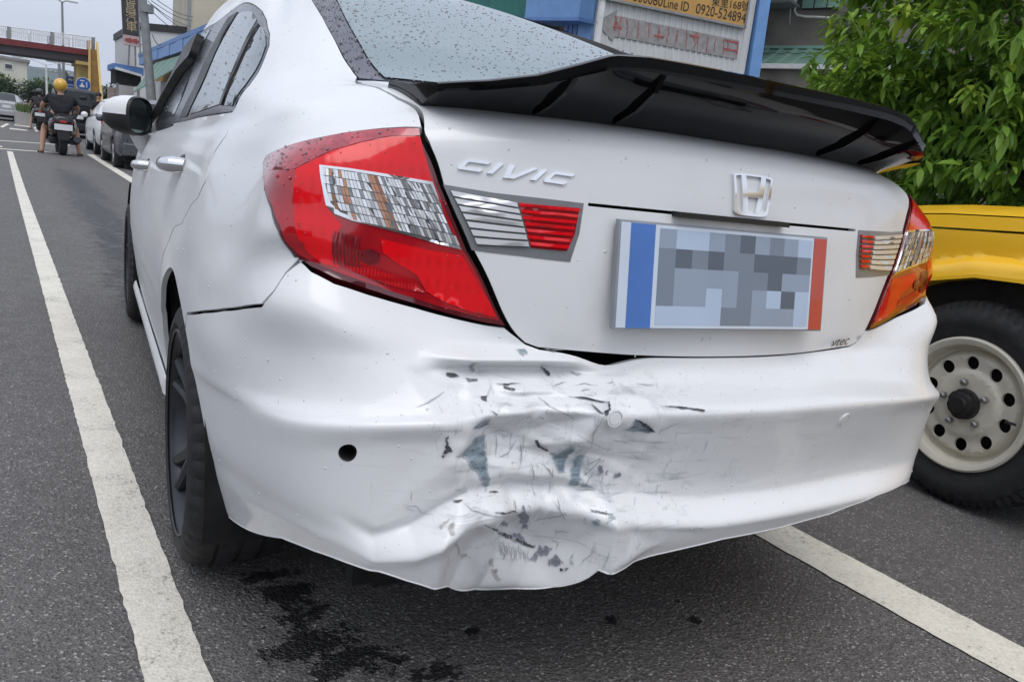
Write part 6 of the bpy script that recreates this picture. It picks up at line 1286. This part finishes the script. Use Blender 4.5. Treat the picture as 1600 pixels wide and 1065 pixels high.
# ================================================================ grey building with green awning
g0,g1=W(*(12.524,11.465,4.074)),W(*(13.175,9.602,4.077)); GX=(g1-g0); GX.z=0; GX.normalize(); GN=Vector((GX.y,-GX.x,0)); GN=-GN if GN.dot(Vector(CAMPOS)-g0)<0 else GN
zA=g0.z; gb=Vector((g0.x,g0.y,0)); Lg=(g1-g0).length
o=thing('grey_building','stained grey concrete building behind the tree, with a green awning roof','building',gb+GX*2)
part('wall',MB().obox(gb+GX*2-GN*.2+EZ*4,(GX,GN,EZ),(7.5,.15,4)),M['concrete_stained'],o)
def bl_(p,off=0.): return W(*p)+GN*off
# awning: ribbed sheets from the wall outwards
n=16; x0=-1.2; x1=Lg+1.6
for k in range(n):
    a=x0+(x1-x0)*k/n; b=x0+(x1-x0)*(k+1)/n; w_=b-a; m=MB()
    P=[(a,0),(a+w_*.55,0),(a+w_*.65,.025),(a+w_*.9,.025),(b,0)]
    for r0,r1,z0,z1 in ((0,.42,0,-.16),(.40,1.15,-.165,-.50)):
        m.add([gb+GX*q_+GN*r0+EZ*(zA+z0+h) for q_,h in P]+[gb+GX*q_+GN*r1+EZ*(zA+z1+h) for q_,h in P],[(i,i+1,6+i,5+i) for i in range(4)])
    part('roof_sheet',m,M['sea_green'],o,recalc=False)
part('ridge_trim',MB().obox(gb+GX*(x0+x1)/2+GN*.02+EZ*(zA+.03),(GX,GN,EZ),((x1-x0)/2,.05,.03)),M['sea_green_light'],o)
part('eave_gutter',MB().obox(gb+GX*(x0+x1)/2+GN*1.17+EZ*(zA-.53),(GX,GN,EZ),((x1-x0)/2,.05,.045)),M['steel_white'],o)
part('lower_wall',MB().obox(gb+GX*(x0+x1)/2+GN*1.05+EZ*(zA-.56)/2,(GX,GN,EZ),((x1-x0)/2,.06,(zA-.58)/2)),M['concrete_stained'],o)
w0_,w1_=bl_((12.777,10.739,4.85)),bl_((13.032,10.01,4.829)); zw=w0_.z; a=(w0_-gb).dot(GX); b=(w1_-gb).dot(GX)
for k in range(3):
    xa_=a+(b-a)*k/3; xb_=a+(b-a)*(k+1)/3; f=part('window',MB().obox(gb+GX*(xa_+xb_)/2+EZ*(zw+.7)-GN*.02,(GX,GN,EZ),((xb_-xa_)/2,.04,.7)),M['dark_soffit'],o); part('pane',MB().obox(gb+GX*(xa_+xb_)/2+EZ*(zw+.7)+GN*.03,(GX,GN,EZ),((xb_-xa_)/2-.015,.01,.685)),M['sea_green_light'],f)
q0,q1=bl_((12.523,11.468,4.921)),bl_((12.765,10.773,4.9)); a=(q0-gb).dot(GX); b=(q1-gb).dot(GX); zc=q0.z
ac=thing('air_conditioner','white air conditioner unit on a bracket high on the grey wall','air conditioner',gb+GX*(a+b)/2+EZ*zc)
part('casing',MB().obox(gb+GX*(a+b)/2+GN*.30+EZ*(zc+.34),(GX,GN,EZ),((b-a)/2*.92,.18,.33),.02),M['steel_white'],ac)
cc=gb+GX*(a+b)/2+GN*.485+EZ*(zc+.36); m=MB(); m.add([cc+GX*.24*math.cos(t)+EZ*.24*math.sin(t) for t in np.linspace(0,2*math.pi,25)[:-1]],[tuple(range(24))]); part('fan_grille',m,M['dark_soffit'],ac)
part('bracket',MB().obox(gb+GX*(a+b)/2+GN*.25+EZ*(zc-.02),(GX,GN,EZ),((b-a)/2,.28,.025)),M['steel_grey'],ac)
st_=bl_((12.716,10.916,4.855),.12); part('strut',MB().tube([st_,bl_((12.722,10.897,4.542),.06)],.02,6),M['steel_grey'],ac)
hp=[(12.744,10.834,4.89),(12.74,10.846,4.815),(12.763,10.78,4.727),(12.822,10.612,4.692),(12.908,10.365,4.68),(12.994,10.12,4.657),(13.116,9.77,4.667),(13.236,9.428,4.671)]
oh=part('hose',MB().tube([bl_(p,.06) for p in hp],.022,6),M['rail_white']); tag(oh,'pale hose sagging along the grey wall from the air conditioner','hose')
pc=thing('parked_scooter_rack','white pipe rail with black clamp in front of the grey building','rail',W(*(7.521,6.646,2.604)))if False else None
# ================================================================ the tree on the right
def big_tree():
    base=Vector((5.5,2.3,0)); o=thing('tree','leafy green tree filling the right side behind the yellow car','tree',base)
    cl=[]; C0=Vector((5.45,2.35,2.25))
    for _ in range(950):
        d=rdir(); d=Vector((d.x*1.95,d.y*1.95,d.z*1.75)); k=random.random()**.30; cl.append(C0+d*k)
    for _ in range(110):
        t=random.random(); cl.append(Vector((4.05,2.95,1.75))+rdir()*.42*random.random()+Vector((.9*t,-.3*t,.1*t)))
    for _ in range(170): cl.append(Vector((random.uniform(3.7,6.5),random.uniform(1.0,2.6),random.uniform(.35,1.5))))
    cl=[c for c in cl if c.z>.3]; cam_=Vector(CAMPOS); L=[]
    m=MB().tube([base,base+Vector((-.05,.05,.8)),base+Vector((-.15,.1,1.7)),base+Vector((-.1,.1,2.6))],[.15,.12,.09,.05],10)
    for c in cl[::14]:
        s_=base+Vector((-.1,.08,min(max(c.z*.55,.4),2.4))); mid_=(s_+c)/2+Vector((0,0,.15)); m.tube([s_,mid_,c],[.022,.013,.004],5,cap=False)
    part('trunk',m,M['bark'],o)
    for c in cl:
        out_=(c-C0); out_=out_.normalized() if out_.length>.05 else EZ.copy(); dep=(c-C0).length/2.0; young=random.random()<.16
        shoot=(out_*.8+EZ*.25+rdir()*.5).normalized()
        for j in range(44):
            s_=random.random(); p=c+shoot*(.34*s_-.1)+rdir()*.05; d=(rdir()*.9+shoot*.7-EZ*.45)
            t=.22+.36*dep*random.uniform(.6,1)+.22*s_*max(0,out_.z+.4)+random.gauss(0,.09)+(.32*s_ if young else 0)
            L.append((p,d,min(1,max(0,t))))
    L.sort(key=lambda q:(q[0]-cam_).length)
    # nearest leaves one by one
    F0=Vector(_F); near=[]; rest=[]
    for q in L:
        (near if len(near)<285 and random.random()<.35 else rest).append(q)
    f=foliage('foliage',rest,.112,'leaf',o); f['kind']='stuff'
    protos=[]
    for tt in (.35,.55,.75,.92):
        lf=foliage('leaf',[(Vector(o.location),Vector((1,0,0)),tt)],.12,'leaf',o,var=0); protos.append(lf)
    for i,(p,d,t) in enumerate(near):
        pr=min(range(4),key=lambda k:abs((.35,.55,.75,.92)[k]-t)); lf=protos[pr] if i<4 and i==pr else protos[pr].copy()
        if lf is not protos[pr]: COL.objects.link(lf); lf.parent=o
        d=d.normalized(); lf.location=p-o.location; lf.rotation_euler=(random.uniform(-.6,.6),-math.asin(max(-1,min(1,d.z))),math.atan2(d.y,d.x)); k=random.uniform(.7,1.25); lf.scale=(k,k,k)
    for lf in protos:
        if lf.location.length<1e-6: lf.location=near[0][0]-o.location
big_tree()
# ================================================================ people and scooters
def skin_body(name,joints,bones,mat,parent,sub=2,label=None):
    """joints: name -> ((x,y,z), radius); one continuous skinned mesh"""
    names=list(joints); me=bpy.data.meshes.new(name); me.from_pydata([joints[n_][0] for n_ in names],[(names.index(a),names.index(b)) for a,b in bones],[])
    ob=bpy.data.objects.new(name,me); COL.objects.link(ob); md=ob.modifiers.new('s','SKIN'); md.use_smooth_shade=True; sb=ob.modifiers.new('u','SUBSURF'); sb.levels=sub; sb.render_levels=sub
    sv=me.skin_vertices[0].data
    for i,n_ in enumerate(names):
        r=joints[n_][1]; sv[i].radius=(r,r) if not isinstance(r,tuple) else r; sv[i].use_root=(i==0)
    bpy.context.view_layer.update(); nm=bpy.data.meshes.new_from_object(ob.evaluated_get(bpy.context.evaluated_depsgraph_get())); nm.name=name
    bpy.data.objects.remove(ob); bpy.data.meshes.remove(me); nm.materials.clear(); nm.materials.append(M[mat]); nm.shade_smooth()
    return link(name,nm,parent)
def scooter(label,x,y,group=None):
    o=rthing('scooter',label,'scooter',x,y,group=group)
    m=MB().lathe([(-.06,.14),(-.065,.20),(-.045,.245),(0,.255),(.045,.245),(.065,.20),(.06,.14)],28,'x',(0,.0,.255)); part('tyre',m,M['tyre_black'],o,local=True)
    m=MB().lathe([(-.05,.145),(-.03,.06),(.03,.06),(.05,.145)],20,'x',(0,0,.255)); part('rim',m,M['alloy'],o,local=True)
    m=MB().lathe([(-.05,.14),(-.055,.20),(-.04,.235),(0,.245),(.04,.235),(.055,.20),(.05,.14)],28,'x',(0,1.28,.245)); part('tyre',m,M['tyre_black'],o,local=True)
    m=MB(); R=[]
    for yy,w_,zb,zt in ((-.30,.10,.62,.78),(-.26,.16,.56,.82),(-.1,.20,.46,.84),(.1,.21,.40,.82),(.35,.19,.34,.78),(.5,.15,.30,.72)):
        R.append([(-w_*.5,yy,zb),(-w_*.95,yy,zb+.08),(-w_,yy,(zb+zt)/2+.03),(-w_*.85,yy,zt-.05),(-w_*.5,yy,zt),(w_*.5,yy,zt),(w_*.85,yy,zt-.05),(w_,yy,(zb+zt)/2+.03),(w_*.95,yy,zb+.08),(w_*.5,yy,zb),(-w_*.5,yy,zb)])
    m.grid(R); m.add(R[0][:-1],[tuple(range(10))]); m.add(R[-1][:-1],[tuple(range(10))]); part('rear_body',m,M['scooter_black'],o,local=True)
    m=MB(); R=[[(x_*w_,yy,zt-.03+.05*(1-x_*x_)) for x_ in np.linspace(-1,1,7)] for yy,w_,zt in ((-.28,.12,.80),(-.1,.16,.86),(.2,.16,.83),(.5,.13,.80))]; m.grid(R); part('saddle',m,M['black_plastic'],o,local=True)
    m=MB().box((-.05,-.335,.675),(.05,-.29,.72),.012); part('tail_lamp',m,M['lamp_red'],o,local=True)
    for s in (-1,1): m=MB().box((s*.135-.022,-.30,.67),(s*.135+.022,-.25,.705),.01); part('indicator',m,M['lens_shade'],o,local=True)
    m=MB().box((-.13,-.365,.53),(.13,-.355,.65)); part('number_plate',m,M['plate'],o,local=True)
    m=MB().add([(-.10,-.33,.64),(.10,-.33,.64),(.08,-.36,.33),(-.08,-.36,.33)],[(0,1,2,3)]); m.add([(-.10,-.31,.64),(.10,-.31,.64),(.08,-.345,.33),(-.08,-.345,.33)],[(3,2,1,0)]); part('mudguard',m,M['black_plastic'],o,local=True)
    m=MB().tube([(.15,.35,.26),(.19,.0,.30),(.21,-.22,.36)],[.035,.06,.065],10); part('exhaust',m,M['gunmetal'],o,local=True)
    m=MB().box((-.19,.1,.22),(-.07,.42,.38),.04); m.box((-.20,.45,.24),(.20,.95,.30),.02); part('floorboard',m,M['black_plastic'],o,local=True)
    m=MB(); R=[[(x_*w_,yy-.05*(1-x_*x_)*-1,z_) for x_ in np.linspace(-1,1,7)] for yy,w_,z_ in ((.98,.20,.26),(1.0,.22,.5),(1.02,.20,.75),(1.05,.13,.98))]; m.grid(R); m.grid([[(p[0],p[1]+.10,p[2]) for p in r] for r in R]); part('front_shield',m,M['scooter_black'],o,local=True)
    m=MB().tube([(-.33,.80,1.02),(-.2,.9,1.03),(0,1.0,1.02),(.2,.9,1.03),(.33,.80,1.02)],.018,8); part('handlebar',m,M['black_plastic'],o,local=True)
    for s in (-1,1):
        m=MB().tube([(s*.24,.9,1.03),(s*.34,.93,1.22)],.008,6); m.sphere((s*.35,.92,1.26),(.065,.02,.045),12,6); part('mirror',m,M['black_plastic'],o,local=True)
    m=MB().box((-.09,1.05,.86),(.09,1.16,.98),.03); part('headlamp',m,M['lamp_clear_small'],o,local=True)
    m=MB().tube([(0,1.05,.8),(0,1.2,.4),(0,1.28,.245)],.04,8); part('fork',m,M['gunmetal'],o,local=True)
    return o
def rider(label,x,y,shirt,helmet,group=None,k=1.0):
    o=rthing('person',label,'person',x,y,group=group)
    J={'pelvis':((0,.12,.90),.14),'waist':((0,.14,1.04),.135),'chest':((0,.20,1.24),.165),'neck0':((0,.22,1.38),.07),'neck':((0,.23,1.44),.052),'head0':((0,.25,1.50),.075),'head':((0,.26,1.58),.095),'headt':((0,.25,1.66),.075)}
    B=[('pelvis','waist'),('waist','chest'),('chest','neck0'),('neck0','neck'),('neck','head0'),('head0','head'),('head','headt')]
    for s,n_ in ((-1,'l'),(1,'r')):
        J.update({n_+'sh':((s*.19,.20,1.33),.068),n_+'el':((s*.30,.42,1.13),.048),n_+'wr':((s*.31,.70,1.05),.034),n_+'ha':((s*.30,.80,1.045),.040),n_+'hip':((s*.12,.16,.86),.105),n_+'kn':((s*.27,.50,.62),.066),n_+'cf':((s*.295,.44,.40),.056),n_+'an':((s*.32,.36,.10),.037),n_+'he':((s*.325,.34,.05),.038),n_+'to':((s*.355,.52,.035),.034)})
        B+=[('chest',n_+'sh'),(n_+'sh',n_+'el'),(n_+'el',n_+'wr'),(n_+'wr',n_+'ha'),('pelvis',n_+'hip'),(n_+'hip',n_+'kn'),(n_+'kn',n_+'cf'),(n_+'cf',n_+'an'),(n_+'an',n_+'he'),(n_+'he',n_+'to')]
    skin_body('body',J,B,'skin',o)
    g=.014; SJ={k_:(J[k_][0],J[k_][1]+g+.012) for k_ in ('pelvis','waist','chest','neck0','lsh','rsh')}; SJ['neck0']=(J['neck0'][0],.085); SJ['pelvis']=((0,.12,.90),.185); SJ['waist']=(J['waist'][0],.175)
    for s,n_ in ((-1,'l'),(1,'r')): SJ[n_+'sl']=(tuple(np.array(J[n_+'sh'][0])*.35+np.array(J[n_+'el'][0])*.65),.082)
    skin_body('shirt',SJ,[('pelvis','waist'),('waist','chest'),('chest','neck0'),('chest','lsh'),('chest','rsh'),('lsh','lsl'),('rsh','rsl')],shirt,o)
    HJ={'pelvis':((0,.12,.93),.185)}
    HB=[]
    for s,n_ in ((-1,'l'),(1,'r')): HJ[n_+'h']=((s*.13,.17,.85),.13); HJ[n_+'k']=((s*.235,.42,.68),.098); HB+=[('pelvis',n_+'h'),(n_+'h',n_+'k')]
    skin_body('shorts',HJ,HB,'cloth_shorts',o)
    m=MB().sphere((0,.245,1.60),(.145,.165,.150),20,12); hm=part('helmet',m,M[helmet],o,local=True)
    m=MB().tube([(-.13,.27,1.53),(-.10,.30,1.44),(0,.32,1.42),(.10,.30,1.44),(.13,.27,1.53)],.010,5); part('chin_strap',m,M['black_plastic'],hm,local=True)
    for s in (-1,1):
        m=MB().box((s*.345-.05,.28,.0),(s*.345+.05,.56,.025),.008); sa=part('sandal',m,M['sandal'],o,local=True)
        m=MB().tube([(s*.345-.05,.45,.02),(s*.345,.46,.085),(s*.345+.05,.45,.02)],.014,6); part('strap',m,M['sandal'],sa,local=True)
        for f in range(5):
            m=MB().tube([(s*.30+(f-2)*.016,.80,1.045),(s*.30+(f-2)*.017,.845,1.04),(s*.30+(f-2)*.017,.835,1.005)],[.011,.010,.008],6); part('finger',m,M['skin'],o,local=True)
    return o
s1=(0.208,21.3,0.112); sc=scooter('black scooter with a white number plate under the rider in the yellow helmet',s1[0]+.02,s1[1]+.12)
rd_=rider('person in a black T-shirt and yellow helmet astride the nearer scooter',s1[0],s1[1]+.12-.02,'cloth_black','helmet_yellow')
s2=(0.781,47.25,0.423); a=(0.494,40,0.513)
sc.scale=(1.45,1,1.12); rd_.scale=(1.22,1,1.0)
for ch_ in rd_.children:
    if ch_.name.startswith('helmet'): ch_.scale=(1/1.18,1,1.02)
def place(o,x,y): o.location=W(x,y,gz(y)); return o
sc2=copy_tree(sc); place(sc2,a[0],40.0); sc2['label']='distant dark scooter with a red tail lamp beside the median'
r2=rider('person in dark clothes and black helmet riding the distant scooter',a[0],39.98,'cloth_dark','helmet_black')
# bystander by the white hatchback
a=(1.846,31,1.461)
o=rthing('person','person with dark hair standing beyond the white hatchback by the bridge stairs','person',a[0]+.05,31,rz=rad(200))
J={'pelvis':((0,0,.94),.135),'waist':((0,0,1.08),.12),'chest':((0,.02,1.30),.15),'neck0':((0,.02,1.43),.065),'neck':((0,.02,1.50),.05),'head0':((0,.035,1.56),.075),'head':((0,.04,1.63),.092),'headt':((0,.03,1.71),.07)}
B=[('pelvis','waist'),('waist','chest'),('chest','neck0'),('neck0','neck'),('neck','head0'),('head0','head'),('head','headt')]
for s,n_ in ((-1,'l'),(1,'r')):
    J.update({n_+'sh':((s*.18,.02,1.38),.062),n_+'el':((s*.23,.0,1.11),.045),n_+'wr':((s*.24,.06,.87),.033),n_+'ha':((s*.24,.08,.79),.036),n_+'hip':((s*.10,0,.90),.10),n_+'kn':((s*.11,.03,.50),.066),n_+'an':((s*.11,0,.09),.042),n_+'to':((s*.12,.15,.035),.038)})
    B+=[('chest',n_+'sh'),(n_+'sh',n_+'el'),(n_+'el',n_+'wr'),(n_+'wr',n_+'ha'),('pelvis',n_+'hip'),(n_+'hip',n_+'kn'),(n_+'kn',n_+'an'),(n_+'an',n_+'to')]
skin_body('body',J,B,'skin',o)
skin_body('shirt',{k_:(J[k_][0],J[k_][1]+.022) for k_ in ('pelvis','waist','chest','neck0','lsh','rsh','lel','rel')},[('pelvis','waist'),('waist','chest'),('chest','neck0'),('chest','lsh'),('chest','rsh'),('lsh','lel'),('rsh','rel')],'cloth_dark',o)
skin_body('trousers',{k_:(J[k_][0],J[k_][1]+.02) for k_ in ('pelvis','lhip','rhip','lkn','rkn','lan','ran')},[('pelvis','lhip'),('pelvis','rhip'),('lhip','lkn'),('rhip','rkn'),('lkn','lan'),('rkn','ran')],'cloth_shorts',o)
m=MB().sphere((0,.02,1.655),(.098,.105,.105),16,10); part('hair',m,M['hair'],o,local=True)

# ================================================================ unseen buildings behind and across from the camera, added to darken reflections
def facade(label,x0,x1,ya,yb,h,wall,face,group=None):
    o=thing('unseen_building',label,'building',W((x0+x1)/2,(ya+yb)/2,0),0,group); m=MB(); rb(m,(x0,ya,-.3),(x1,yb,h)); part('wall',m,M[wall],o)
    m=MB(); rb(m,(x0-.15,ya-.15,h),(x1+.15,yb+.15,h+.35)); part('parapet',m,M['concrete'],o)
    if face=='x': n_=int((yb-ya)/2.4)
    else: n_=int((x1-x0)/2.4)
    for fl in range(int(h//3.1)):
        for k in range(n_):
            z=.9+fl*3.1 if fl else .1; hh=1.5 if fl else 2.6; m=MB(); f=MB()
            if face=='x': y=ya+.5+k*2.4; rb(m,(x1-.04,y-.06,z-.06),(x1+.05,y+1.66,z+hh+.06)); rb(f,(x1+.02,y,z),(x1+.07,y+1.6,z+hh))
            else: x=x0+.5+k*2.4; rb(m,(x-.06,yb-.04,z-.06),(x+1.66,yb+.05,z+hh+.06)); rb(f,(x,yb+.02,z),(x+1.6,yb+.07,z+hh))
            w_=part('window',m,M['dark_soffit'],o); part('pane',f,M['window_dark'],w_)
facade('unseen low grey house across the road, added to darken reflections',-30,-20,-22,-4,4.6,'concrete_stained','x')
facade('unseen long grey block behind the camera, added to darken reflections',-16,12,-56,-44,7.5,'concrete_stained','y')
# ================================================================ damp air
hz_=MB().box((-960,-260,-3),(960,1640,130)); q=NT('haze'); q.t.nodes.remove(q.b); vp_=q.n('VolumePrincipled'); vp_.inputs['Color'].default_value=(.80,.87,1,1); vp_.inputs['Density'].default_value=.00042; vp_.inputs['Anisotropy'].default_value=.2; q.l(vp_.outputs[0],q.t.nodes['Material Output'].inputs['Volume'])
ho=part('haze',hz_,q.m); ho['kind']='stuff'; tag(ho,'thin pale haze in the damp air over the whole street','haze'); ho.display_type='WIRE'

for o_ in COL.objects:
    if o_.parent is None and 'label' in o_.keys():
        n_=o_.name.split('.')[0]; g_=None
        if n_=='tree' and 'right side' not in o_['label'] and 'shelter' not in o_['label']: g_='dark trees across the far end of the street'
        if n_=='scooter': g_='scooters in the left lane'
        if n_=='street_lamp': g_='street lamps by the footbridge'
        if n_=='road_sign': g_='blue road signs before the footbridge'
        if g_: o_['group']=g_
